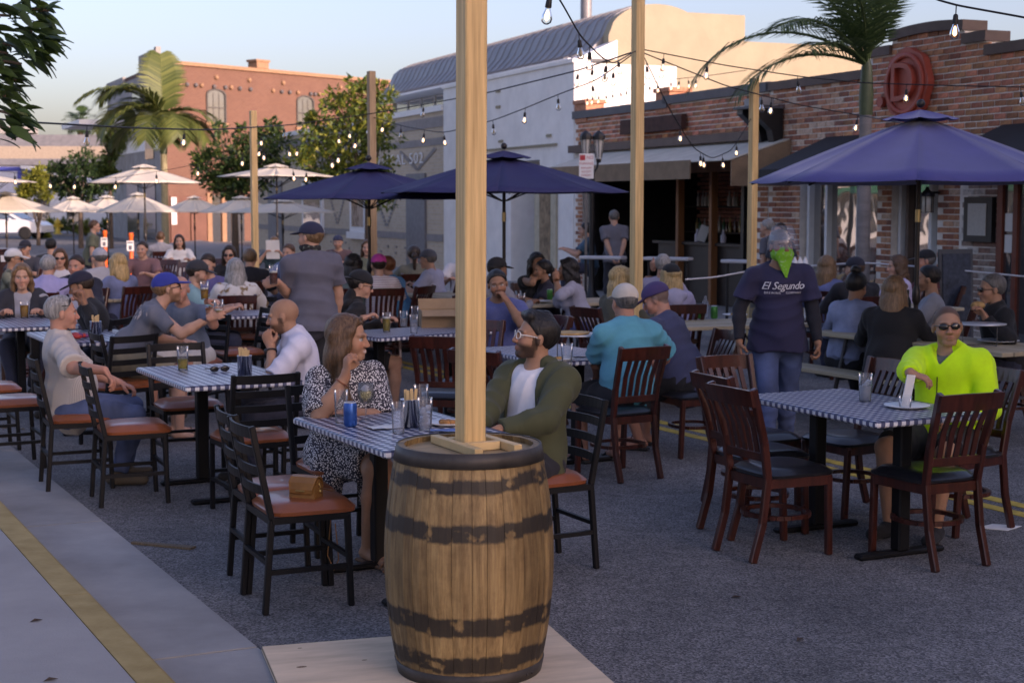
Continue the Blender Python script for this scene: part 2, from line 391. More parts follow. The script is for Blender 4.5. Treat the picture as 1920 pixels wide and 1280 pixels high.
# ---- brick restaurant with the round red emblem
tC = -14.0; tD = tA-.012
def dtop(t):
    a_, b_ = tpx(1845), tpx(1625)      # raised centre
    if a_ < t < b_:
        m_ = (t-(a_+b_)/2)/((b_-a_)/2); return 3.98+.22*math.sqrt(max(0, 1-m_*m_)) if abs(m_) < .62 else 3.98
    return 3.70 if t > b_ else 3.80
dres = thing('brick_restaurant_building', 'red brick restaurant with arched parapet, round red emblem and black awning', 'building')
samples = [tC+(tD-tC)*i/160 for i in range(161)]
wz = 2.42; w0, w1, w2, w3 = tpx(1758), tpx(1672), tpx(1645), tpx(1500)
g = MB(); poly = [(t, dtop(t)-.08) for t in samples]+[(tD, wz), (tC, wz)]
g.prism(poly, lambda t, z: FB(t, -.005, z), lambda t, z: FB(t, -.30, z))
fbox(g, tC, w0, -.30, -.005, .12, wz); fbox(g, w1, w2, -.30, -.005, .12, wz); fbox(g, w3, tD, -.30, -.005, .12, wz)
fbox(g, w0, w1, -.30, -.005, .12, .62); fbox(g, w2, w3, -.30, -.005, .12, .62); fbox(g, tC, tD, -9.0, -8.8, .12, 3.4); fbox(g, tC, tC+.2, -8.8, -.3, .12, 3.4); fbox(g, tD-.2, tD, -8.8, -.3, .12, 3.4)
g.build('wall', M_mortar, dres)
g = MB(); fbox(g, tC+.2, tD-.2, -8.8, -.3, 3.3, 3.36); g.build('roof', M_coping, dres)
brickwork(dres, [(tpx(1990), tD, 2.46, 4.2)], 300, top=lambda t: dtop(t)-.1, singles_near=tpx(1925))
brickwork(dres, [(tpx(1800), w0, .16, 2.42), (w1, w2, .16, 2.42), (w3, tD, .16, 2.42)], 0)
brickwork(dres, [(tpx(1990), tpx(1800)-.02, .16, 2.42)], 0, mats=M_wwash)
prev = None; segs = []
for i in range(160):
    t0, t1 = samples[i], samples[i+1]; z0, z1 = dtop(t0), dtop(t1)
    if abs(z1-z0) > .06: segs.append(('step', t0, t1)); continue
    segs.append((t0, t1, z0, z1))
cop = []
for s_ in segs:
    if s_[0] == 'step': cop.append([]); continue
    if not cop: cop.append([])
    cop[-1].append(s_)
for run in cop:
    if len(run) < 1: continue
    g = MB(); top_ = [(run[0][0]-.05, run[0][2])]+[(q[1], q[3]) for q in run]; top_[-1] = (top_[-1][0]+.05, top_[-1][1])
    g.prism(top_+[(t, z-.13) for t, z in reversed(top_)], lambda t, z: FB(t, .05, z), lambda t, z: FB(t, -.34, z)); g.build('coping', M_brown, dres)
for (a_, b_) in ((w0, w1), (w2, w3)):
    g = MB(); fbox(g, a_, b_, -.2, -.19, .62, wz); g.build('window_pane', M_pane, dres)
    g = MB(); fbox(g, a_-.02, b_+.02, -.22, .03, .56, .62); g.build('window_sill', M_white, dres)
    for px in (1505, 1538, 1597, 1648, 1676, 1690, 1733, 1755):
        u = tpx(px)
        if a_-.02 <= u <= b_+.02:
            g = MB(); fbox(g, u-.03, u+.03, -.19, -.1, .621, wz-.001); g.build('mullion', M_white if px != 1690 else M_brown, dres)
# black awnings
for (a_, b_) in ((tpx(1650, 1.1), tpx(1428, 1.1)), (tpx(1990, 1.1), tpx(1740, 1.1))):
    g = MB(); g.prism([(.02, 2.80), (1.15, 2.32), (1.15, 2.12), (.02, 2.12)], lambda a2, z: FB(a_, a2, z), lambda a2, z: FB(b_, a2, z)); g.build('awning', M_awnb, dres)
# emblem: scalloped rust red oval with a raised letter D
M_emb = mat('emblem_red', (.42, .075, .045), .55, var=.15, scale=6, bump=.15)
ec = tpx(1706); ez = 3.42
em = thing('wall_emblem', 'round rust red emblem with a raised letter D on the brick wall', 'sign')
def oval(r_, n0, n1, scal, mi=0, n=48):
    g_ = MB(); pts = []
    for i in range(n):
        a_ = 2*math.pi*i/n; k_ = r_*(1+scal*math.cos(8*a_)); pts.append((ec+k_*math.cos(a_), ez+k_*math.sin(a_)))
    g_.prism(pts, lambda t, z: FB(t, n1, z), lambda t, z: FB(t, n0, z)); return g_
oval(.47, .02, .12, .035).build('plaque', M_emb, em)
for r0, r1, z0, z1 in ((.41, .345, .121, .155),):
    g_ = MB(); N = 48; vs_ = []
    for i in range(N):
        a_ = 2*math.pi*i/N
        for (rr, nn) in ((r0, z0), (r0, z1), (r1, z1), (r1, z0)): vs_.append(FB(ec+rr*math.cos(a_), nn, ez+rr*math.sin(a_)))
    g_.add(vs_, [(4*i+k, 4*i+(k+1) % 4, 4*((i+1) % N)+(k+1) % 4, 4*((i+1) % N)+k) for i in range(N) for k in range(4)], 0, True); g_.build('ring', M_emb, em)
Lx = Matrix((Vector((-UB.x, -UB.y, 0)), Vector((0,0,1)), NB)).transposed().to_4x4()
text_mesh('D', .74, .035, Matrix.Translation(FB(ec, .157, ez)) @ Lx, M_emb, 'lettering', em)
g = MB(); pts = [(tpx(1655)+.075*math.cos(2*math.pi*i/8+.39), 3.22+.075*math.sin(2*math.pi*i/8+.39)) for i in range(8)]
g.prism(pts, lambda t, z: FB(t, .09, z), lambda t, z: FB(t, .02, z)); g.build('small_boss', M_emb, em)
# menu case, door, wall lantern, black gutter box by the party wall
M_paper = mat('paper', (.70, .69, .66), .8, var=.05, bump=0)
mc = thing('menu_case', 'black framed menu case hanging on whitewashed brick', 'menu case')
u0, u1 = tpx(1870), tpx(1817); g = MB(); fbox(g, u0, u1, .015, .08, 1.36, 1.92); g.build('frame', M_black, mc)
g = MB(); fbox(g, u0+.1, u1-.09, .081, .09, 1.44, 1.84); g.build('menu_sheet', mat('menu_sheet', (.42,.40,.37), .6, var=.12, scale=30), mc)
M_door = mat('red_door', (.16, .035, .018), .5, var=.2)
g = MB(); u0, u1 = tpx(1980), tpx(1878)
fbox(g, u1-.1, u1, .01, .07, .12, 2.3); fbox(g, u0, u0+.1, .01, .07, .12, 2.3); fbox(g, u0, u1, .071, .08, 2.2, 2.3); fbox(g, tpx(1912)-.04, tpx(1912)+.04, .01, .066, .12, 2.2); dd = g.build('door_frame', M_door, dres)
g = MB(); fbox(g, u0+.1, u1-.1, .005, .03, .13, 2.19); g.build('door_pane', M_pane2, dd)
for z in (1.5, 1.24):
    g = MB(); fbox(g, tpx(1908), tpx(1890), .032, .036, z, z+.22); g.build('notice', M_paper, dd)
wl = thing('wall_lantern', 'small black and white lantern on the brick pier beside the shop window', 'lantern'); u = tpx(1762)
g = MB(); g.bar(FB(u, .0, 1.98), FB(u, .2, 1.98), .03, .03); g.lathe([(.10, 1.93), (.10, 1.96), (.03, 2.02), (.015, 2.06)], FB(u, .2, 0), 8); g.build('bracket', M_black, wl)
g = MB(); g.lathe([(.055, 1.72), (.075, 1.74), (.075, 1.925), (.06, 1.93)], FB(u, .2, 0), 8); lg = g.build('lamp_glass', mat('lantern_glass', (.55,.52,.45), .3, var=.1), wl)
g = MB()
for k in range(6):
    a_ = k*math.pi/3; q = FB(u, .2, 0)+Vector((.08*math.cos(a_), .08*math.sin(a_), 0)); g.bar(q+Vector((0,0,1.72)), q+Vector((0,0,1.93)), .012, .012)
g.build('cage', M_black, lg)
db = thing('corbel_bracket', 'dark curved iron corbel with floodlights at the join of the two brick fronts', 'bracket'); u = tpx(1452)
g = MB(); g.prism([(0, 2.6), (.12, 2.62), (.2, 2.95), (.5, 3.2), (.5, 3.27), (0, 3.27)], lambda n_, z: FB(u-.26, n_+.03, z), lambda n_, z: FB(u-.1, n_+.03, z))
g.prism([(0, 2.6), (.12, 2.62), (.2, 2.95), (.5, 3.2), (.5, 3.27), (0, 3.27)], lambda n_, z: FB(u+.1, n_+.03, z), lambda n_, z: FB(u+.26, n_+.03, z)); g.build('corbel', M_black, db)
g = MB(); fbox(g, u-.3, u+.3, .05, .58, 3.272, 3.31); g.build('shelf', M_coping, db)
for k in (-.16, .14):
    g = MB(); fbox(g, u+k-.1, u+k+.1, .2, .42, 3.32, 3.44); g.build('floodlight', M_metalroof, db)

# ---- unseen neighbours added off-frame on the same side: they throw the shade over the near part of the street
def plain_building(name, label, t0, t1, h, m):
    o = thing(name, label, 'building'); g_ = MB(); fbox(g_, t0, t1, -12, 0, 0, h); g_.build('wall', m, o)
    g_ = MB(); fbox(g_, t0-.05, t1+.05, -12.05, .08, h+.002, h+.18); g_.build('coping', M_brown, o)
    t = t0+.8
    while t < t1-1.6:
        for z in ([.9] if h < 6 else [.9, 4.6]):
            g_ = MB(); fbox(g_, t, t+1.2, -.05, .03, z, z+1.7); f_ = g_.build('window', M_white, o)
            g_ = MB(); fbox(g_, t+.08, t+1.12, .031, .04, z+.08, z+1.62); g_.build('pane', M_pane2, f_)
        t += 2.4
    return o
plain_building('shade_shop', 'unseen low cream shop added along the brick front to cast shade', -24.2, tC-.02, 4.6, M_cream)
plain_building('shade_building', 'unseen two storey brick building added along the brick front to shade the street', -52, -24.25, 10.4, M_bricks[1])

# ---- white plastered building with a vaulted upper floor
tW0, tW1 = tB+.012, tpx(832)
wh = thing('white_plaster_building', 'white plastered building with a grey vaulted metal roof and cream gable', 'building')
g = MB(); fbox(g, tW0, tW1, -2.3, -.0, 2.75, 4.62); fbox(g, tpx(958), tW1, -2.3, 0, .12, 2.75); fbox(g, tW0, tpx(1012), -2.3, 0, .12, 2.75); fbox(g, tpx(1012), tpx(958), -2.3, -.7, .12, 2.75); g.build('wall', M_plaster, wh)
g = MB(); fbox(g, tW0-.02, tW1, -.3, .04, 4.622, 4.70); g.build('coping', M_plaster, wh)
g = MB(); fbox(g, tpx(1006), tpx(964), -.69, -.6, .13, 2.3); dr = g.build('door_surround', mat('door_grey', (.33,.33,.30), .7), wh)
g = MB(); fbox(g, tpx(988), tpx(955), -.595, -.57, 1.42, 1.75); g.build('notice_board', mat('notice_purple', (.30,.22,.33), .6, var=.3, scale=12), dr)
g = MB(); fbox(g, tpx(1046), tpx(1006), .002, .05, .5, 2.3); fr = g.build('display_frame', mat('ivory_frame', (.46,.41,.30), .6), wh)
g = MB(); fbox(g, tpx(1036), tpx(1016), .051, .06, .6, 2.15); g.build('carved_panel', mat('carved_panel', (.25,.17,.10), .7, var=.6, scale=6), fr)
g = MB(); fbox(g, tpx(1045), tpx(905), .004, .06, 3.02, 3.06); g.build('conduit', M_cream, wh)
for px, z in ((935, 4.3), (935, 3.95), (940, 3.18), (1030, 3.2)):
    u = tpx(px); g = MB(); fbox(g, u-.12, u+.12, .003, .03, z, z+.06); g.build('vent', M_cream, wh)
# gable and vault
tg = 8.0
def gab(m): 
    if m < 2.25: return 5.55
    if m < 4.7: 
        q = (m-3.47)/1.23; return 5.55+.74*math.sqrt(max(0, 1-q*q))
    return 5.55
ms = [2.23+i*(9.5-2.23)/60 for i in range(61)]
g = MB(); g.prism([(m, gab(m)) for m in ms]+[(9.5, 2.5), (2.23, 2.5)], lambda m, z: FB(tg, -m, z), lambda m, z: FB(tg+.3, -m, z)); g.build('gable', M_cream, wh)
g = MB(); fbox(g, tg+.3, 24, -9.5, -2.3, 3.5, 5.2); g.build('upper_wall', M_cream, wh)
g = MB(); pr = [(2.23+2.46*i/14, gab(2.23+2.46*i/14)+.02) for i in range(15)]; pr = [(1.55, 5.08), (1.9, 5.22)]+pr+[(4.9, 5.3), (4.9, 5.2)]
g.prism(pr, lambda m, z: FB(tg+.31, -m, z), lambda m, z: FB(24.2, -m, z)); vr = g.build('vault_roof', M_metalroof, wh)
g = MB()
for i in range(34):
    t = tg+.5+i*.46; g.tube([FB(t, -m, z+.012) for m, z in pr[:12]], .016, 4, smooth=False)
g.build('standing_seam', M_metalroof, vr)
g = MB(); g.prism([(1.35, 5.0), (2.3, 5.42), (2.3, 5.0)], lambda m, z: FB(tg-.3, -m, z), lambda m, z: FB(tg+.29, -m, z)); fbox(g, tg+.3, 24.2, -2.28, -1.38, 4.99, 5.05); g.build('eave', M_white, wh)
for i in range(12):
    t = tg+.6+i*1.25; g = MB(); fbox(g, t, t+1.1, -2.29, -2.27, 4.55, 4.97); wf = g.build('window', M_white, wh)
    g = MB(); fbox(g, t+.06, t+1.04, -2.268, -2.26, 4.6, 4.93); g.build('pane', M_pane2, wf)
g = MB(); fbox(g, 9.5, 11.2, -6.6, -5.0, 5.6, 6.35); g.build('roof_plant', M_cream, wh)
g = MB(); g.tube([FB(11.5, -3.3, 6), FB(11.5, -3.3, 7.6)], .14, 8); g.build('flue', M_metalroof, wh)

# ---- buff brick union hall
def buff_mat():
    m, n, l, p = _new('buff_brick'); tc = n.new('ShaderNodeTexCoord')
    mp = n.new('ShaderNodeMapping'); l.new(tc.outputs['UV'], mp.inputs[0])
    br = n.new('ShaderNodeTexBrick'); br.inputs['Scale'].default_value = 1; br.inputs['Brick Width'].default_value = .22; br.inputs['Row Height'].default_value = .08
    br.inputs['Mortar Size'].default_value = .006; br.inputs['Color1'].default_value = (.54,.44,.32,1); br.inputs['Color2'].default_value = (.47,.37,.27,1); br.inputs['Mortar'].default_value = (.50,.45,.38,1)
    l.new(mp.outputs[0], br.inputs[0]); l.new(br.outputs[0], p.inputs['Base Color']); p.inputs['Roughness'].default_value = .9; return m
def red_mat():
    m, n, l, p = _new('red_brick_far'); tc = n.new('ShaderNodeTexCoord')
    br = n.new('ShaderNodeTexBrick'); br.inputs['Scale'].default_value = 1; br.inputs['Brick Width'].default_value = .24; br.inputs['Row Height'].default_value = .085
    br.inputs['Mortar Size'].default_value = .010; br.inputs['Color1'].default_value = (.155,.070,.047,1); br.inputs['Color2'].default_value = (.128,.056,.039,1); br.inputs['Mortar'].default_value = (.18,.112,.082,1)
    l.new(tc.outputs['UV'], br.inputs[0])
    no = n.new('ShaderNodeTexNoise'); no.inputs['Scale'].default_value = .8; no.inputs['Detail'].default_value = 6; l.new(tc.outputs['UV'], no.inputs[0])
    rp = n.new('ShaderNodeValToRGB'); rp.color_ramp.elements[0].color = (.75,.72,.7,1); rp.color_ramp.elements[1].color = (1.2,1.2,1.2,1); l.new(no.outputs[0], rp.inputs[0])
    mx = n.new('ShaderNodeMix'); mx.data_type = 'RGBA'; mx.blend_type = 'MULTIPLY'; mx.inputs[0].default_value = .8; l.new(br.outputs[0], mx.inputs[6]); l.new(rp.outputs[0], mx.inputs[7])
    l.new(mx.outputs[2], p.inputs['Base Color']); p.inputs['Roughness'].default_value = .9; return m
M_buff = buff_mat(); M_red = red_mat()
def uv_wall(o, ux, uy):
    """UV in metres: along ux (direction), z"""
    me = o.data; uv = me.uv_layers.new(name='UVMap'); d = Vector((ux, uy, 0)).normalized()
    for lp in me.loops:
        c = me.vertices[lp.vertex_index].co; uv.data[lp.index].uv = (c.x*d.x+c.y*d.y, c.z)
M_greyb = mat('grey_band_brick', (.27,.25,.24), .9, var=.15, scale=6)
t5, t6 = tW1+.012, tpx(482)
hall = thing('buff_brick_hall', 'buff brick hall with grey bands and raised white lettering behind the street tree', 'building')
g = MB(); fbox(g, t5, t6, -9, 0, .12, 4.1); o = g.build('wall', M_buff, hall); uv_wall(o, UB.x, UB.y)
g = MB(); fbox(g, t5, t6+.05, -9, .06, 4.102, 4.25); g.build('coping', M_white, hall)
for z0, z1 in ((3.72, 3.98), (3.28, 3.46), (.88, 1.06)):
    g = MB(); fbox(g, t5+.02, t6-.02, .002, .02, z0, z1); g.build('band', M_greyb, hall)
text_mesh('LOCAL 502', .40, .008, Matrix.Translation(FB(tpx(752), .03, 2.98)) @ Lx @ Matrix.Diagonal((1.75, 1, 1, 1)), M_white, 'lettering', hall, space=1.15)
for pa, pb, kind_ in ((660, 690, 'w'), (570, 608, 'w'), (765, 800, 'd'), (505, 530, 'd')):
    u0, u1 = tpx(pb), tpx(pa)
    if kind_ == 'w':
        g = MB(); fbox(g, u0, u1, .003, .08, 1.0, 2.5); wf = g.build('window', M_white, hall)
        g = MB(); fbox(g, u0+.22, u1-.22, .081, .09, 1.15, 2.35); g.build('pane', M_pane2, wf)
        g = MB(); fbox(g, u0-.1, u1+.1, .03, .16, .80, .998); g.build('sill', M_white, wf)
    else:
        g = MB(); fbox(g, u0, u1, .003, .06, .13, 2.6); g.build('door', mat('grey_door', (.17,.17,.18), .6), hall)
def zig(ta, tb, za, zb, nz):
    for i in range(nz):
        u0 = ta+(tb-ta)*i/nz; u1 = ta+(tb-ta)*(i+.5)/nz; u2 = ta+(tb-ta)*(i+1)/nz
        for p, q in (((u0, zb), (u1, za)), ((u1, za), (u2, zb))):
            g_ = MB(); n_ = 13
            for k in range(n_):
                tt = p[0]+(q[0]-p[0])*(k+.5)/n_; zz = p[1]+(q[1]-p[1])*(k+.5)/n_; fbox(g_, tt-.085, tt+.085, .003, .025, zz-.04, zz+.04)
            g_.build('brick_diagonal', M_greyb, hall)
zig(tpx(758), tpx(695), 1.2, 2.5, 1); zig(tpx(655), tpx(612), 1.2, 2.5, 1); zig(tpx(818), tpx(752), 2.7, 3.2, 1)
for i in range(26):
    u = tpx(815)+rng.random()*(tpx(620)-tpx(815)); z = .3+.16*rng.randrange(4)
    g = MB(); fbox(g, u-.05, u+.05, .002, .03, z, z+.06); g.build('dark_header_brick', M_greyb, hall)

# ---- two storey red brick building in the sun
RA = Vector((-15.96, 70, 0)); RD = Vector((.63, .777, 0)).normalized(); RN = Vector((.777, -.63, 0)).normalized(); RF = Vector((-.41, .912, 0)).normalized(); RFN = Vector((-.912, -.41, 0))
def RW(s, n, z): v = RA+RD*s+RN*n; return Vector((v.x, v.y, z))
def RFw(s, n, z): v = RA+RF*s+RFN*n; return Vector((v.x, v.y, z))
def spx(px): k = (px-960)/2862.0; return (RA.y*k-RA.x)/(RD.x-RD.y*k)
red = thing('red_brick_building', 'two storey red brick building with arched windows standing in the sun', 'building')
g = MB(); q = [RA, RA+RD*22, RA+RD*22+RF*14, RA+RF*14]
g.prism([(p.x, p.y) for p in q], lambda u, v: Vector((u, v, 8.15)), lambda u, v: Vector((u, v, 0))); o = g.build('wall', M_red, red); uv_wall(o, RD.x, RD.y)
M_copr = mat('brick_coping', (.30,.17,.10), .9, var=.2)
def rbox(fn, mb, s0, s1, n0, n1, z0, z1):
    p = [fn(s0,n0,z0), fn(s1,n0,z0), fn(s1,n1,z0), fn(s0,n1,z0), fn(s0,n0,z1), fn(s1,n0,z1), fn(s1,n1,z1), fn(s0,n1,z1)]
    mb.add(p, [(0,1,2,3), (7,6,5,4), (0,4,5,1), (1,5,6,2), (2,6,7,3), (3,7,4,0)]); return mb
g = MB(); rbox(RW, g, 0, 22, -.4, .12, 8.152, 8.32); g.build('coping', M_copr, red)
g = MB(); rbox(RW, g, spx(482), spx(504), -.5, .14, 8.33, 8.62); rbox(RW, g, spx(480), spx(506), -.55, .18, 8.63, 8.74); g.build('chimney', M_copr, red)
M_greyp = mat('grey_plaster', (.30,.285,.27), .9, var=.25, scale=1.5)
g = MB(); rbox(RFw, g, 0, 14, .003, .12, 0, 7.9); rbox(RFw, g, .9, 4.6, .003, .16, 7.902, 8.85); rbox(RFw, g, 0, .5, .003, .22, 7.903, 8.9); rbox(RFw, g, 9, 14, .003, .15, 7.904, 8.2); g.build('street_front', M_greyp, red)
g = MB(); rbox(RFw, g, .3, 9.5, .125, .16, 4.3, 4.9); g.build('shop_band', M_white, red)
g = MB(); rbox(RFw, g, 7.5, 13.5, .13, 2.6, 5.7, 5.95); g.build('canopy', M_white, red)
for s0, s1, z0, z1 in ((1.0, 3.0, 5.6, 7.2), (4.4, 6.4, 5.6, 7.2), (1.2, 4.2, .1, 3.2), (5.5, 8.5, .1, 3.2), (1.4, 3.4, 3.9, 4.9)):
    g = MB(); rbox(RFw, g, s0, s1, .121, .17, z0, z1); g.build('window', M_pane2, red)
for px in (408, 574, 700):
    s = spx(px); hw = .52; g = MB()
    pts = [(s-hw, 5.62), (s+hw, 5.62), (s+hw, 6.86)]+[(s+hw*math.cos(a_), 6.86+.26*math.sin(a_)) for a_ in [math.pi*i/8 for i in range(1, 8)]]+[(s-hw, 6.86)]
    g.prism(pts, lambda u, z: RW(u, .012, z), lambda u, z: RW(u, .002, z)); wf = g.build('window', M_pane2, red)
    g = MB(); big = [(s+(u-s)*1.16, 6.3+(z-6.3)*1.09) for u, z in pts]
    for i in range(len(pts)):
        j = (i+1) % len(pts); p_ = [pts[i], pts[j], big[j], big[i]]; g.prism(p_, lambda u, z: RW(u, .06, z), lambda u, z: RW(u, .003, z))
    for z in (6.3,): rbox(RW, g, s-hw, s+hw, .013, .03, z-.03, z+.03)
    for k in (-.17, .17): rbox(RW, g, s+k-.015, s+k+.015, .013, .025, 5.63, 7.0)
    g.build('frame', mat('window_frame_dark', (.06,.055,.05), .6), wf)
    g = MB(); rbox(RW, g, s-.68, s+.68, .003, .12, 5.46, 5.61); g.build('sill', M_copr, wf)
g = MB()
M_star = mat('iron_anchor', (.10,.09,.09), .6)
for i, px in enumerate([340, 354, 370, 381, 404, 425, 436, 452, 472, 514, 530, 545, 560, 584, 592, 600]):
    s = spx(px); z = 7.28+(.0 if i % 3 else .02); c_ = RW(s, .05, z)
    g_ = MB(); g_.ball(c_, (.11, .11, .11), 8); g_.build('wall_anchor', M_star if i % 3 else M_copr, red)
for px in (341, 409, 470, 533, 640):
    s = spx(px); g_ = MB(); g_.ball(RW(s, .04, 7.72), .12, 8); g_.build('wall_anchor', M_copr, red)
g = MB(); rbox(RW, g, .25, spx(338)+.05, .003, .07, 3.7, 3.95); 
g = MB(); rbox(RW, g, spx(318), spx(352), .003, .08, 0, 2.15); g.build('service_door', mat('brown_door', (.15,.065,.045), .7, var=.15, scale=2), red)
g = MB(); rbox(RW, g, spx(356), spx(386), .003, .08, 0, 2.15); g.build('service_door', MATS['brown_door'], red)
for s0, z0, z1 in ((spx(319), 1.5, 2.1), (spx(319), .85, 1.4)):
    g = MB(); rbox(RW, g, s0, s0+.3, .082, .09, z0, z1); g.build('notice', M_paper, red)
for px in (395, 422, 440):
    g = MB(); rbox(RW, g, spx(px), spx(px)+.5, .003, .1, 0, 2.2); g.build('door', M_pane2, red)
    g = MB(); rbox(RW, g, spx(px)-.3, spx(px)-.03, .003, .14, 0, 2.3); g.build('pilaster', M_buff if False else M_copr, red)

# ---- far buildings at the end of the street
M_shingle = mat('grey_shingle', (.16,.16,.165), .9, var=.2, scale=3)
fb = thing('shingled_building', 'long grey shingled building far down the street', 'building')
g = MB(); g.box((-36, 110, 3.0), (22, 10, 5.4)); g.build('wall', mat('tan_wall', (.36,.29,.22), .9), fb)
g = MB(); g.prism([(105.0, 4.4), (104.6, 4.4), (106.5, 6.55), (115, 6.7), (115, 4.4)], lambda y, z: Vector((-46.9, y, z)), lambda y, z: Vector((-24.6, y, z))); g.build('roof', M_shingle, fb)
g = MB(); g.box((-34.8, 108, 6.9), (2.2, 2, .5)); g.build('roof_vent', M_greyp, fb)
pv = thing('white_pavilion', 'small white kiosk with blue trim at the far left', 'building')
g = MB(); g.box((-33.5, 98, 2.1), (5.6, 5, 4.0)); g.build('wall', mat('pale_blue_wall', (.50,.52,.58), .8), pv)
M_blue = mat('blue_trim', (.05,.07,.30), .6)
g = MB(); g.box((-33.5, 95.46, 3.95), (5.7, .06, .25)); g.box((-30.75, 95.46, 2.4), (.25, .05, 2.8)); g.box((-33.6, 95.47, 1.9), (5.2, .04, .5)); g.build('trim', M_blue, pv)
g = MB(); g.prism([(-30.6, 4.0), (-30.6, 4.15), (-25.2, 3.0), (-25.2, 2.85)], lambda x, z: Vector((x, 95.2, z)), lambda x, z: Vector((x, 99, z))); g.build('lean_to_roof', M_white, pv)
g = MB(); g.box((-27.9, 98, 1.4), (5.2, 4, 2.8)); g.build('lean_to', M_white, pv)
for x in (-27.5, -29.6):
    g = MB(); g.box((x, 95.95, 1.1), (1.0, .1, 1.9)); g.build('window', M_pane2, pv)
# unseen shops added across the street, left of the frame: they are what the shop windows mirror
for i, (a_, b_, h, m_, lab) in enumerate(((2, 11, 3.6, M_plaster, 'unseen cream shop with green awning added across the street for window reflections'), (11.1, 24, 4.6, M_red, 'unseen red brick shop added across the street for window reflections'), (24.1, 80, 5.2, M_plaster, 'unseen pale shop added beyond the brick one for window reflections'))):
    o = thing('reflection_shop', lab, 'building'); c0 = KB-4.2-9.5
    def sbox(mb, s0, s1, q0, q1, z0, z1):
        p = [ST(s0,q0,z0), ST(s1,q0,z0), ST(s1,q1,z0), ST(s0,q1,z0), ST(s0,q0,z1), ST(s1,q0,z1), ST(s1,q1,z1), ST(s0,q1,z1)]
        mb.add(p, [(0,3,2,1), (4,5,6,7), (0,1,5,4), (1,2,6,5), (2,3,7,6), (3,0,4,7)])
    g = MB(); sbox(g, a_, b_, c0-6, c0, 0, h); q_ = g.build('wall', m_, o); uv_wall(q_, US.x, US.y)
    g = MB(); sbox(g, a_+.5, b_-.5, c0+.01, c0+1.3, 2.3, 2.9); g.build('awning', mat('awning_green', (.03,.16,.10), .8) if i != 1 else M_awn, o)
    s = a_+.7
    while s < b_-1.6:
        g = MB(); sbox(g, s, s+1.3, c0+.005, c0+.05, .4, 2.2); g.build('window', M_pane2, o); s += 1.9
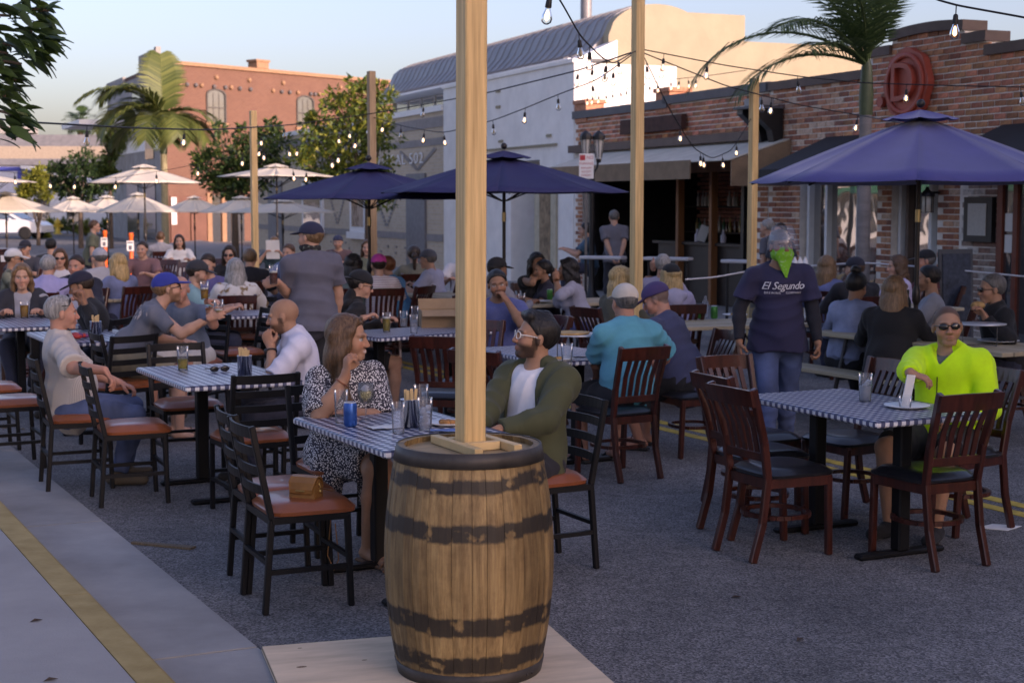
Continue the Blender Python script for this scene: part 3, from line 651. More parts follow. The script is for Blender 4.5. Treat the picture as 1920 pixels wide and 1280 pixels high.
# ================================================================= BARRELS, POSTS
def fir_mat():
    m = mat('fir_timber', (.60, .37, .155), .6, var=.24, scale=3.2, bump=.12, bscale=8, stretch=(14, 14, .55), col2=(.80, .54, .25), detail=8); return m
M_fir = fir_mat()
M_fir2 = mat('weathered_fir', (.36, .23, .13), .7, var=.28, scale=3.2, bump=.12, bscale=8, stretch=(14, 14, .6), col2=(.46,.31,.18))
M_batten = mat('pine_batten', (.60, .41, .20), .6, var=.2, scale=6, bump=.1)
def stave_mat():
    m, n, l, p = _new('oak_stave'); tc = n.new('ShaderNodeTexCoord'); oi = n.new('ShaderNodeObjectInfo')
    mp = n.new('ShaderNodeMapping'); mp.inputs['Scale'].default_value = (22, 22, 1.1); l.new(tc.outputs['Object'], mp.inputs[0])
    ad = n.new('ShaderNodeVectorMath'); ad.operation = 'ADD'; cx = n.new('ShaderNodeCombineXYZ'); mu = math_node(n, 'MULTIPLY', b=37.0)
    l.new(oi.outputs['Random'], mu.inputs[0]); l.new(mu.outputs[0], cx.inputs[2]); l.new(mp.outputs[0], ad.inputs[0]); l.new(cx.outputs[0], ad.inputs[1])
    gr = n.new('ShaderNodeTexNoise'); gr.inputs['Scale'].default_value = 2.2; gr.inputs['Detail'].default_value = 9; gr.inputs['Roughness'].default_value = .7; l.new(ad.outputs[0], gr.inputs[0])
    rp = n.new('ShaderNodeValToRGB'); e = rp.color_ramp.elements; e[0].position = .28; e[0].color = (.12,.058,.018,1); e[1].position = .75; e[1].color = (.46,.295,.125,1)
    x = rp.color_ramp.elements.new(.5); x.color = (.27,.165,.066,1); l.new(gr.outputs[0], rp.inputs[0])
    mr = n.new('ShaderNodeMapRange'); mr.inputs[3].default_value = .62; mr.inputs[4].default_value = 1.18; l.new(oi.outputs['Random'], mr.inputs[0])
    hs = n.new('ShaderNodeHueSaturation'); l.new(mr.outputs[0], hs.inputs['Value']); l.new(rp.outputs[0], hs.inputs['Color'])
    # black marks left where the old hoops sat
    st = n.new('ShaderNodeTexNoise'); st.inputs['Scale'].default_value = 9; st.inputs['Detail'].default_value = 7; st.inputs['Roughness'].default_value = .75; l.new(tc.outputs['Object'], st.inputs[0])
    sp = n.new('ShaderNodeSeparateXYZ'); l.new(tc.outputs['Object'], sp.inputs[0])
    o1 = math_node(n, 'MULTIPLY', b=.045); l.new(st.outputs[0], o1.inputs[0]); o2 = math_node(n, 'MULTIPLY', b=.022); l.new(oi.outputs['Random'], o2.inputs[0])
    z1 = n.new('ShaderNodeMath'); z1.operation = 'ADD'; l.new(sp.outputs[2], z1.inputs[0]); l.new(o1.outputs[0], z1.inputs[1])
    z2 = n.new('ShaderNodeMath'); z2.operation = 'ADD'; l.new(z1.outputs[0], z2.inputs[0]); l.new(o2.outputs[0], z2.inputs[1])
    acc = None
    for zc, hw in ((.778, .026), (.605, .033), (.25, .036), (.10, .033)):
        s_ = math_node(n, 'SUBTRACT', b=zc+.033); l.new(z2.outputs[0], s_.inputs[0]); a_ = math_node(n, 'ABSOLUTE'); l.new(s_.outputs[0], a_.inputs[0])
        m_ = n.new('ShaderNodeMapRange'); m_.inputs[1].default_value = hw-.006; m_.inputs[2].default_value = hw+.005; m_.inputs[3].default_value = 1; m_.inputs[4].default_value = 0; l.new(a_.outputs[0], m_.inputs[0])
        if acc is None: acc = m_
        else:
            k = n.new('ShaderNodeMath'); k.operation = 'MAXIMUM'; l.new(acc.outputs[0], k.inputs[0]); l.new(m_.outputs[0], k.inputs[1]); acc = k
    br = n.new('ShaderNodeValToRGB'); br.color_ramp.elements[0].position = .60; br.color_ramp.elements[0].color = (1,1,1,1); br.color_ramp.elements[1].position = .68; br.color_ramp.elements[1].color = (.15,.15,.15,1)
    st2 = n.new('ShaderNodeTexNoise'); st2.inputs['Scale'].default_value = 16; st2.inputs['Detail'].default_value = 6; l.new(tc.outputs['Object'], st2.inputs[0]); l.new(st2.outputs[0], br.inputs[0])
    mm = n.new('ShaderNodeMath'); mm.operation = 'MULTIPLY'; l.new(acc.outputs[0], mm.inputs[0]); l.new(br.outputs[0], mm.inputs[1])
    m9 = math_node(n, 'MULTIPLY', b=.93); l.new(mm.outputs[0], m9.inputs[0])
    mx = n.new('ShaderNodeMix'); mx.data_type = 'RGBA'; l.new(m9.outputs[0], mx.inputs[0]); l.new(hs.outputs[0], mx.inputs[6]); mx.inputs[7].default_value = (.014,.011,.009,1)
    # dirt blotches
    bl = n.new('ShaderNodeTexNoise'); bl.inputs['Scale'].default_value = 4.5; bl.inputs['Detail'].default_value = 8; bl.inputs['Roughness'].default_value = .7; l.new(tc.outputs['Object'], bl.inputs[0])
    rb = n.new('ShaderNodeValToRGB'); rb.color_ramp.elements[0].position = .3; rb.color_ramp.elements[0].color = (.42,.38,.34,1); rb.color_ramp.elements[1].position = .55; rb.color_ramp.elements[1].color = (1,1,1,1); l.new(bl.outputs[0], rb.inputs[0])
    m3 = n.new('ShaderNodeMix'); m3.data_type = 'RGBA'; m3.blend_type = 'MULTIPLY'; m3.inputs[0].default_value = .8; l.new(mx.outputs[2], m3.inputs[6]); l.new(rb.outputs[0], m3.inputs[7])
    l.new(m3.outputs[2], p.inputs['Base Color']); p.inputs['Roughness'].default_value = .62
    bp = n.new('ShaderNodeBump'); bp.inputs['Strength'].default_value = .5; bp.inputs['Distance'].default_value = .003; l.new(gr.outputs[0], bp.inputs['Height']); l.new(bp.outputs[0], p.inputs['Normal'])
    return m
M_stave = stave_mat()
M_hoop = mat('hoop_steel', (.055, .048, .043), .55, metal=.35, var=.35, scale=7, bump=.25, bscale=40)
M_head = mat('barrel_head', (.30, .205, .105), .7, var=.3, scale=3, bump=.2, bscale=30, stretch=(1, 9, 1))
def brad(z):
    q = (z-.445)/.445; return .333-.054*abs(q)**1.9
def make_barrel(label, loc, nst=30, fine=True, H=.89):
    o = thing('barrel', label, 'barrel', loc, group='oak barrels holding posts')
    cuts = [0]; 
    for i in range(nst): cuts.append(cuts[-1]+rng.uniform(.6, 1.5))
    tot = cuts[-1]; nz = 16 if fine else 8
    for i in range(nst):
        a0 = 2*math.pi*cuts[i]/tot+.0025; a1 = 2*math.pi*cuts[i+1]/tot-.0025; g_ = MB(); vs_ = []; pr = rng.uniform(-.0012, .0012)
        for k in range(nz+1):
            z = H*k/nz; r_ = brad(z)+pr
            am = (a0+a1)/2
            for a_, rr in ((a0, r_-.001), (am, r_+.0008), (a1, r_-.001), (a1, r_-.027), (a0, r_-.027)): vs_.append((rr*math.cos(a_), rr*math.sin(a_), z))
        fs_ = []
        for k in range(nz):
            for j in range(5): fs_.append((k*5+j, k*5+(j+1) % 5, k*5+5+(j+1) % 5, k*5+5+j))
        fs_ += [(4,3,2,1,0), tuple(range(nz*5, nz*5+5))]
        g_.add(vs_, fs_); q = g_.build('stave', M_stave, o)
        for p_ in q.data.polygons: p_.use_smooth = False
    for z0, z1 in ((.836, .893), (-.002, .052)):
        g_ = MB(); N = 64; r0, r1 = brad(z0)+.0045, brad(z1)+.0045
        g_.lathe([(r0-.006, z0), (r0, z0), (r1, z1), (r1-.006, z1)], (0,0,0), N, close=False); g_.build('hoop', M_hoop, o)
    g_ = MB(); g_.lathe([(.262, .845), (.262, .868)], (0,0,0), 48, smooth=False); g_.build('head', M_head, o)
    for k in range(2):
        g_ = MB(); a_ = -1.08+k*.11; g_.ball(((brad(.025)+.006)*math.cos(a_), (brad(.025)+.006)*math.sin(a_), .026), .006, 8); g_.build('rivet', M_hoop, o)
    return o
# plywood sheet under the near barrel
M_ply = mat('plywood', (.66, .50, .345), .7, var=.2, scale=2.2, bump=.08, stretch=(1, 5, 1), detail=9)
pl = thing('plywood_sheet', 'pale plywood sheet lying on the asphalt under the near barrel', 'plywood', (-.265, 5.70, .008), math.atan2(.34, 1.18))
for k in range(3):
    g = MB(); g.box((0, 0, .006+k*.0062), (1.24-.004*k, 1.25, .006)); g.build('ply', M_ply if k != 1 else mat('ply_core', (.28,.19,.12), .8), pl)
g = MB()
for i in range(13):
    x, y = rng.uniform(-.58, .58), rng.uniform(-.6, .6); a_ = rng.uniform(.006, .017)
    g.add([(x+a_*1.5*math.cos(t), y+a_*.7*math.sin(t), .0222) for t in [k*math.pi/5 for k in range(10)]], [tuple(range(10))])
g.build('knot', mat('knot', (.16,.09,.05), .8), pl)
BX, BY, BZ = -.168, 5.86, .0275
barrel = make_barrel('large weathered oak barrel on plywood holding the nearest timber post', (BX, BY, BZ), 30)
barrel.rotation_euler = (0, 0, .4)
def street_rot(): return Matrix((-US, -(-VS), Vector((0,0,1)))).transposed()
TH = math.atan2(VS.y, VS.x)
def post(label, x, y, z0, z1, wid=.092, lean=(0,0), m=None, rz=TH):
    g_ = MB(); g_.box((0, 0, (z1-z0)/2), (wid, wid, z1-z0), bev=.005); o = g_.build('timber_post', m or M_fir)
    o.location = (x, y, z0); o.rotation_euler = (lean[0], lean[1], rz)
    return tag(o, label, 'post', 'timber posts carrying string lights')
post('nearest fir timber post rising from the large barrel', BX+.005, BY+.02, BZ+.869, 4.4, .092, (0, R(.35)))
bt = thing('batten_frame', 'pale pine battens bracing the post on top of the large barrel', 'brace', (BX, BY+.02, BZ+.869), TH)
for x, y, sx, sy in ((-.066, -.02, .034, .40), (.112, -.02, .034, .36), (.022, -.072, .138, .034), (.022, .08, .138, .034)):
    g = MB(); g.box((x, y, .0165), (sx, sy, .032), bev=.002); g.build('batten', M_batten, bt)
p2 = AT(1194, 380, 13.9); p3 = AT(1411, 380, 19.0); p4 = AT(698, 380, 20.0); p5 = AT(477, 380, 23.0)
post('tall fir post behind the man in the cream cap', p2.x, p2.y, 0, 4.6)
post('fir post behind the waiter wearing the face shield', p3.x, p3.y, 0, 3.38)
post('brown timber post rising in front of the street tree', p4.x, p4.y, .87, 3.55, m=M_fir2)
post('timber post with a sunlit edge at the left of the street', p5.x, p5.y, 0, 3.22)
b4 = make_barrel('oak barrel behind the umbrella pole holding the brown post', (p4.x, p4.y, 0), 26, False)
b3 = make_barrel('oak barrel half hidden behind the waiter holding a post', (p3.x+.25, p3.y-.4, 0), 24, False)

# ================================================================= CHAIRS
M_chair = mat('black_steel', (.007, .007, .008), .5, var=.1, bump=.05, metal=.0, spec=.28)
M_vinyl = mat('tan_vinyl', (.27, .075, .028), .33, var=.16, scale=5, bump=.25, bscale=180, bdist=.001, coat=.25)
M_mahog = mat('mahogany', (.046, .010, .006), .32, var=.35, scale=4, bump=.05, stretch=(6, 6, .8), coat=.3, col2=(.078, .017, .010))
M_bvinyl = mat('black_vinyl', (.012, .012, .014), .3, var=.15, scale=6, bump=.3, bscale=160, bdist=.001, coat=.2)
def pad_mesh(mb, w, d, z0, h, front=1.08):
    """puffed cushion"""
    N = 12; vs_ = []; fs_ = []
    for i in range(N+1):
        for j in range(N+1):
            u = i/N*2-1; v = j/N*2-1
            k = (1-abs(u)**5)*(1-abs(v)**5); wid = w*(1+(front-1)*(v+1)/2)
            # superellipse outline
            s_ = max(abs(u), abs(v)); L_ = (abs(u)**6+abs(v)**6)**(1/6) or 1; f_ = s_/L_ if s_ > 0 else 1
            vs_.append((u*f_*wid/2, v*f_*d/2, z0+h*(.30+.70*k**.45)))
    for i in range(N):
        for j in range(N): a_ = i*(N+1)+j; fs_.append((a_, a_+N+1, a_+N+2, a_+1))
    ring_ = [i*(N+1) for i in range(N+1)]+[N*(N+1)+j for j in range(1, N+1)]+[i*(N+1)+N for i in range(N-1, -1, -1)]+[j for j in range(N-1, 0, -1)]
    mb.add(vs_, fs_, 0, True); low = [Vector((vs_[i][0]*.985, vs_[i][1]*.985, z0)) for i in ring_]
    b0 = [Vector(vs_[i]) for i in ring_]; n_ = len(ring_)
    mb.add(b0+low, [(i, i+n_, (i+1) % n_+n_, (i+1) % n_) for i in range(n_)]+[tuple(range(2*n_-1, n_-1, -1))], 0, False)
def metal_chair():
    o = thing('metal_chair', '', 'chair', group='black metal ladder back chairs'); w = .40; d = .39; s = .028
    for sx in (-1, 1):
        g_ = MB(); g_.bar((sx*w/2, d/2-.02, 0), (sx*w/2, d/2-.035, .43), s, s, bev=.004); g_.build('leg', M_chair, o)
        g_ = MB(); x = sx*(w/2-.005)
        g_.bar((x, -d/2-.035, 0), (x, -d/2, .43), s, s, bev=.004); g_.bar((x, -d/2, .43), (x, -d/2-.085, .86), s, s, bev=.004); g_.build('back_leg', M_chair, o)
        g_ = MB(); g_.bar((sx*w/2, d/2-.03, .19), (x, -d/2-.02, .19), .022, .022); g_.build('stretcher', M_chair, o)
    for y in (.0, ):
        g_ = MB(); g_.bar((-w/2, d/2-.03, .235), (w/2, d/2-.03, .235), .02, .02); g_.build('stretcher', M_chair, o)
        g_ = MB(); g_.bar((-w/2, -d/2-.02, .235), (w/2, -d/2-.02, .235), .02, .02); g_.build('stretcher', M_chair, o)
    g_ = MB(); zz = .425
    for a_, b_ in (((-w/2, d/2-.03), (w/2, d/2-.03)), ((-w/2, -d/2), (w/2, -d/2)), ((-w/2, -d/2), (-w/2, d/2-.03)), ((w/2, -d/2), (w/2, d/2-.03))):
        g_.bar((*a_, zz), (*b_, zz), .025, .03)
    g_.build('seat_frame', M_chair, o)
    g_ = MB(); pad_mesh(g_, .41, .42, .441, .058); g_.build('seat', M_vinyl, o, Matrix.Translation((0, .01, 0)))
    for k in range(4):
        z = .565+k*.088; y0 = -d/2-.085*(z-.43)/.43; g_ = MB(); N = 8; vs_ = []
        for i in range(N+1):
            x = -w/2+.012+(w-.024)*i/N; yb = y0-.028*(1-(2*i/N-1)**2); h_ = .021 if k < 3 else .026
            vs_ += [(x, yb-.006, z-h_), (x, yb+.006, z-h_), (x, yb+.002, z+h_), (x, yb-.010, z+h_)]
        g_.add(vs_, [(4*i+j, 4*i+(j+1) % 4, 4*i+4+(j+1) % 4, 4*i+4+j) for i in range(N) for j in range(4)], 0, False); g_.build('back_slat', M_chair, o)
    return o
def wood_chair():
    o = thing('wooden_chair', '', 'chair', group='mahogany slat back chairs'); w = .42; d = .40
    for sx in (-1, 1):
        g_ = MB(); g_.bar((sx*(w/2-.02), d/2-.015, 0), (sx*(w/2-.015), d/2-.03, .425), .036, .036, bev=.006); g_.build('leg', M_mahog, o)
        g_ = MB(); x = sx*(w/2-.045); pts = [(x, -d/2-.09, 0), (x, -d/2-.03, .2), (x, -d/2, .43), (x*1.03, -d/2-.03, .62), (x*1.12, -d/2-.115, .90)]
        for a_, b_ in zip(pts[:-1], pts[1:]):
            a_ = Vector(a_); b_ = Vector(b_); e_ = (b_-a_).normalized()*.008; g_.bar(a_-(e_ if a_.z > 0 else e_*0), b_+(e_ if b_.z < .9 else e_*0), .032, .042, bev=.005)
        g_.build('back_leg', M_mahog, o)
    g_ = MB(); N = 10; vs_ = []
    for i in range(N+1):
        q = 2*i/N-1; x = q*(w/2-.01); yb = -d/2-.115-.022*(1-q*q); 
        vs_ += [(x, yb-.012, .815), (x, yb+.016-.004, .815), (x, yb-.006, .905-.006*q*q), (x, yb-.032, .905-.006*q*q)]
    g_.add(vs_, [(4*i+j, 4*i+(j+1) % 4, 4*i+4+(j+1) % 4, 4*i+4+j) for i in range(N) for j in range(4)]+[(0,1,2,3), (4*N+3, 4*N+2, 4*N+1, 4*N)]); g_.build('crest_rail', M_mahog, o)
    g_ = MB(); g_.bar((-w/2+.05, -d/2-.022, .545), (w/2-.05, -d/2-.022, .545), .024, .045, bev=.003); g_.build('lower_rail', M_mahog, o)
    for k in range(5):
        q = (k-2)/2*.62; g_ = MB(); x = q*(w/2-.04); pts = [(x, -d/2-.022, .56), (x*1.03, -d/2-.055, .70), (x*1.07, -d/2-.118, .83)]
        for a_, b_ in zip(pts[:-1], pts[1:]): g_.bar(a_, b_, .03, .011)
        g_.build('slat', M_mahog, o)
    g_ = MB(); g_.bar((-w/2, d/2-.025, .405), (w/2, d/2-.025, .405), .022, .05); g_.bar((-w/2+.035, -d/2, .405), (w/2-.035, -d/2, .405), .022, .05)
    for sx in (-1, 1): g_.bar((sx*(w/2-.01), d/2-.03, .405), (sx*(w/2-.045), -d/2, .405), .022, .05)
    g_.build('apron', M_mahog, o)
    g_ = MB(); N = 28; pts = [((.150+.02*abs(math.sin(2*math.pi*i/N)))*math.cos(2*math.pi*i/N)*1.13, .0+.165*math.sin(2*math.pi*i/N)-.02, .215) for i in range(N+1)]
    for a_, b_ in zip(pts[:-1], pts[1:]): g_.bar(a_, b_, .026, .022)
    g_.build('ring_stretcher', M_mahog, o)
    g_ = MB(); pad_mesh(g_, .40, .43, .432, .05, 1.12); g_.build('seat', M_bvinyl, o, Matrix.Translation((0, .01, 0)))
    return o
mc_proto = metal_chair(); wc_proto = wood_chair(); _used = {}
def chair(proto, label, x, y, h, z=0.0):
    if id(proto) not in _used:
        _used[id(proto)] = 1; o = proto; o.location = (x, y, z); o.rotation_euler = (0, 0, R(h)); o['label'] = label; return o
    return dup(proto, label, (x, y, z), R(h))
HV = -62.4; HU = 27.6      # headings: facing across the street (right) / along it (away)
C = lambda *a: chair(mc_proto, *a); W = lambda *a: chair(wc_proto, *a)
C('nearest black metal chair with brown seat carrying the small handbag', -.985, 6.99, HV-3)
C('black metal chair with brown seat just behind the one with the handbag', -1.12, 7.36, HV-4)
C('black metal chair under the woman in the speckled dress', -.92, 8.06, HU+180)
C('black metal chair behind the man in the olive jacket', .135, 7.66, HV+180)
C('empty metal chair with brown seat nearest the kerb', -2.37, 9.40, HV-4)
C('metal chair under the man in the pale checked shirt', -2.84, 9.88, HV-4)
C('empty metal chair with its back to the camera at the left checked table', -1.56, 9.04, HU)
C('empty metal chair at the far end of the left checked table', -2.26, 10.5, HU+180)
C('metal chair under the bald man in the white shirt', -1.42, 9.98, HV+180)
C('metal chair under the leaning man in the blue cap', -2.95, 11.75, HV)
C('metal chair by the kerb left of the man in the pale checked shirt', -3.52, 10.62, HV)
C('metal chair at the left edge of the picture', -3.95, 11.4, HV)
C('metal chair facing away in front of the table with the cutlery tin', -3.05, 11.6, HU+20)
C('metal chair with brown seat between the left tables', -2.55, 14.2, HV+180)
C('metal chair behind the woman in the floral blouse', -2.75, 15.85, 170)
C('metal chair under the man in the black sweater', -3.65, 13.15, 80)
W('mahogany chair at the front left of the right checked table', 1.42, 7.98, HV)
W('mahogany chair beyond the front left one at the right checked table', 1.40, 8.50, HV-4)
W('mahogany chair nearest the camera with its back turned at the right checked table', 2.16, 7.84, HU-3)
W('mahogany chair under the man in the neon jacket', 2.52, 8.55, HV+183)
W('mahogany chair pulled to the far side of the right checked table', 2.02, 9.02, HV+180)
W('mahogany chair at the far end of the right checked table', 1.47, 9.12, HU+180)
W('mahogany chair under the man in the turquoise polo', .71, 10.27, HU+4)
W('mahogany chair under the man in the purple cap', 1.32, 11.15, HV+175)
W('mahogany chair facing the small table beside the near post', -.47, 11.1, -12)
W('mahogany chair beyond the near post by the cardboard box', -.33, 11.95, 165)
W('mahogany chair left of the man in the olive jacket', -.06, 10.0, -35)
W('mahogany chair in front of the man in the blue shirt', .12, 12.6, 120)
for i, (px, Y, h, lab) in enumerate(((55, 21.5, 150, 'dark wooden chair by the left edge behind the white cap'), (345, 24, 180, 'dark slat chair behind the blue capped man'), (300, 25, 170, 'dark slat chair beside the orange marker post'), (275, 26.5, 20, 'dark slat chair left of the orange marker post'), (390, 25.5, 160, 'dark slat chair behind the man in the purple shirt'), (250, 23, 190, 'dark slat chair behind the blonde woman'))):
    p_ = AT(px, 380, Y); W(lab, p_.x, Y, h)

# ================================================================= TABLES
def check_mat():
    m, n, l, p = _new('gingham_vinyl'); tc = n.new('ShaderNodeTexCoord'); sp = n.new('ShaderNodeSeparateXYZ'); l.new(tc.outputs['Object'], sp.inputs[0])
    outs = []
    for i in (0, 1, 2):
        m1 = math_node(n, 'MULTIPLY', b=1/.052); l.new(sp.outputs[i], m1.inputs[0]); f_ = math_node(n, 'FRACT'); l.new(m1.outputs[0], f_.inputs[0]); g_ = math_node(n, 'GREATER_THAN', b=.5); l.new(f_.outputs[0], g_.inputs[0]); outs.append(g_)
    # edge rows take z instead of the axis that is constant there
    ge = n.new('ShaderNodeNewGeometry'); no = n.new('ShaderNodeSeparateXYZ'); l.new(tc.outputs['Normal'], no.inputs[0])
    ax = math_node(n, 'ABSOLUTE'); l.new(no.outputs[0], ax.inputs[0]); gx = math_node(n, 'GREATER_THAN', b=.6); l.new(ax.outputs[0], gx.inputs[0])
    ay = math_node(n, 'ABSOLUTE'); l.new(no.outputs[1], ay.inputs[0]); gy = math_node(n, 'GREATER_THAN', b=.6); l.new(ay.outputs[0], gy.inputs[0])
    def pick(fac, a_, b_):
        k = n.new('ShaderNodeMix'); k.data_type = 'FLOAT'; l.new(fac.outputs[0], k.inputs[0]); l.new(a_.outputs[0], k.inputs[2]); l.new(b_.outputs[0], k.inputs[3]); return k
    A_ = pick(gx, outs[0], outs[2]); B_ = pick(gy, outs[1], outs[2])
    s_ = n.new('ShaderNodeMath'); s_.operation = 'ADD'; l.new(A_.outputs[0], s_.inputs[0]); l.new(B_.outputs[0], s_.inputs[1])
    h_ = math_node(n, 'MULTIPLY', b=.5); l.new(s_.outputs[0], h_.inputs[0])
    rp = n.new('ShaderNodeValToRGB'); rp.color_ramp.interpolation = 'CONSTANT'; e = rp.color_ramp.elements; e[0].position = 0; e[0].color = (.66,.66,.68,1); e[1].position = .8; e[1].color = (.014,.017,.045,1)
    x = e.new(.3); x.color = (.09,.10,.17,1); l.new(h_.outputs[0], rp.inputs[0]); l.new(rp.outputs[0], p.inputs['Base Color']); p.inputs['Roughness'].default_value = .33; return m
M_check = check_mat()
def checked_table():
    """origin on the floor; long side along Y (the street)"""
    o = thing('checked_table', '', 'table', group='tables with blue gingham covers')
    g_ = MB(); g_.box((0, 0, .745), (.74, 1.20, .034), bev=.008); g_.build('gingham_cover', M_check, o)
    for s in (-1, 1):
        g_ = MB(); g_.box((0, s*.36, .378), (.075, .075, .70), bev=.008); g_.build('leg', M_chair, o)
        g_ = MB(); g_.box((0, s*.36, .016), (.56, .07, .03), bev=.01); g_.build('foot', M_chair, o)
        g_ = MB(); g_.box((0, s*.36, .716), (.5, .06, .022)); g_.build('bracket', M_chair, o)
    return o
tp = checked_table()
def table(label, x, y, h=HU, first=[True]):
    if first[0]: first[0] = False; tp.location = (x, y, 0); tp.rotation_euler = (0, 0, R(h)); tp['label'] = label; return tp
    return dup(tp, label, (x, y, 0), R(h))
T1 = table('gingham table with glasses between the couple beside the large barrel', -.51, 7.31)
T2 = table('gingham table with one beer and a cutlery tin at the left', -1.89, 9.67)
T8 = table('gingham table in front of the man in the neon jacket', 1.89, 8.21, HU-2)
T7 = table('gingham table in front of the man in the turquoise polo', .30, 11.05, HU)
T6 = table('gingham table with beer beside the boy in the black hoodie', -.83, 12.9, HV+10)
T3 = table('gingham table with a red bag and cutlery tin behind the grey haired man', -3.50, 12.45, HU)
T4 = table('gingham table with food in front of the girl at the left edge', -4.45, 13.9, HU)
T5 = table('gingham table by the man in the floral company far left of the standing man', -2.55, 15.1, HV)
T5['label'] = 'gingham table left of the standing man in the navy cap'
M_plank = [mat('beige_plank_%d' % i, c, .7, var=.15, scale=4, stretch=(8, .6, 8), bump=.1) for i, c in enumerate([(.40,.33,.22), (.36,.29,.19), (.44,.36,.25)])]
M_grey = mat('grey_steel', (.12,.12,.125), .4, metal=.6, var=.1)
def plank_table(label, x, y, h, L=1.85, wd=.76, bench=True):
    o = thing('plank_table', label, 'table', (x, y, 0), R(h), group='beige plank tables')
    for k in range(6):
        g_ = MB(); g_.box(((k-2.5)*wd/6, 0, .735), (wd/6-.006, L, .035), bev=.005); g_.build('plank', M_plank[k % 3], o)
    for s in (-1, 1):
        for sx in (-1, 1):
            g_ = MB(); g_.tube([(sx*.28, s*L*.34, .715), (sx*.31, s*L*.42, 0)], .018, 8); g_.build('leg', M_grey, o)
        g_ = MB(); g_.tube([(0, s*L*.2, .70), (0, s*L*.37, .36)], .012, 6); g_.bar((-.29, s*L*.37, .36), (.29, s*L*.37, .36), .02, .02); g_.build('brace', M_grey, o)
    return o
def bench(label, x, y, h, L=1.85):
    o = thing('bench', label, 'bench', (x, y, 0), R(h), group='beige plank benches')
    for k in range(2):
        g_ = MB(); g_.box(((k-.5)*.14, 0, .44), (.132, L, .034), bev=.005); g_.build('plank', M_plank[k], o)
    for s in (-1, 1):
        g_ = MB(); g_.tube([(-.1, s*L*.4, .42), (-.13, s*L*.44, 0)], .016, 6); g_.tube([(.1, s*L*.4, .42), (.13, s*L*.44, 0)], .016, 6); g_.build('leg', M_grey, o)
    return o
plank_table('beige plank table where the three dark haired women sit', .42, 16.9, HV)
bench('beige bench under the woman in the grey hoodie', 1.0, 16.5, HU)
plank_table('beige plank table with green cans right of the purple cap', 1.75, 13.9, HV-8)
plank_table('beige plank table with a steel tray beside the man eating at the right', 3.42, 12.25, HU, 2.2)
bench('beige bench under the woman in the denim jacket', 2.75, 12.55, HU, 2.2)
plank_table('beige plank table under the people in front of the shop window', 4.0, 16.6, HU)
plank_table('dark topped table where a person reads a menu', -4.2, 25.0, HV)
plank_table('plank table of the crowd at the far left', -5.2, 18.0, HU)
plank_table('plank table between the floral blouse and the black tee', -3.6, 18.4, HU)
plank_table('plank table by the pink headscarf woman', -.9, 18.4, HU)

# ================================================================= UMBRELLAS
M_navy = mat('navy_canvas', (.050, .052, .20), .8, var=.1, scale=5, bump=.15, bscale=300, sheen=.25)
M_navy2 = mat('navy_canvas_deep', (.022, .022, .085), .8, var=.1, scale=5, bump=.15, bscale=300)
M_offw = mat('ivory_canvas', (.54, .49, .40), .85, var=.05, scale=4, bump=.12, bscale=300)
M_pole = mat('bronze_pole', (.030, .026, .024), .4, metal=.4, var=.1)
M_polew = mat('pale_pole', (.30, .22, .13), .5, var=.15)
def gore_mesh(name, r, rise, n, mat_, valance=0.0, r0=0.0):
    g_ = MB(); U, V_ = 6, 7; vs_ = []
    for i in range(U+1):
        q = r0+(1-r0)*i/U
        for j in range(V_+1):
            a_ = (j/V_-.5)*2*math.pi/n; rr = r*q*math.cos(math.pi/n)/math.cos(a_)*1.0
            sag = .045*r*math.sin(math.pi*q)*(1-(2*j/V_-1)**2)*.5+.012*(1-(2*j/V_-1)**2)*q
            vs_.append((rr*math.cos(a_), rr*math.sin(a_), rise*(1-q**1.12)-sag))
    for i in range(U):
        for j in range(V_): a_ = i*(V_+1)+j; vs_f = (a_, a_+V_+1, a_+V_+2, a_+1); g_.f.append(vs_f); g_.m.append(0); g_.sm.append(True)
    g_.v = vs_
    me = g_.mesh(name, mat_); return me
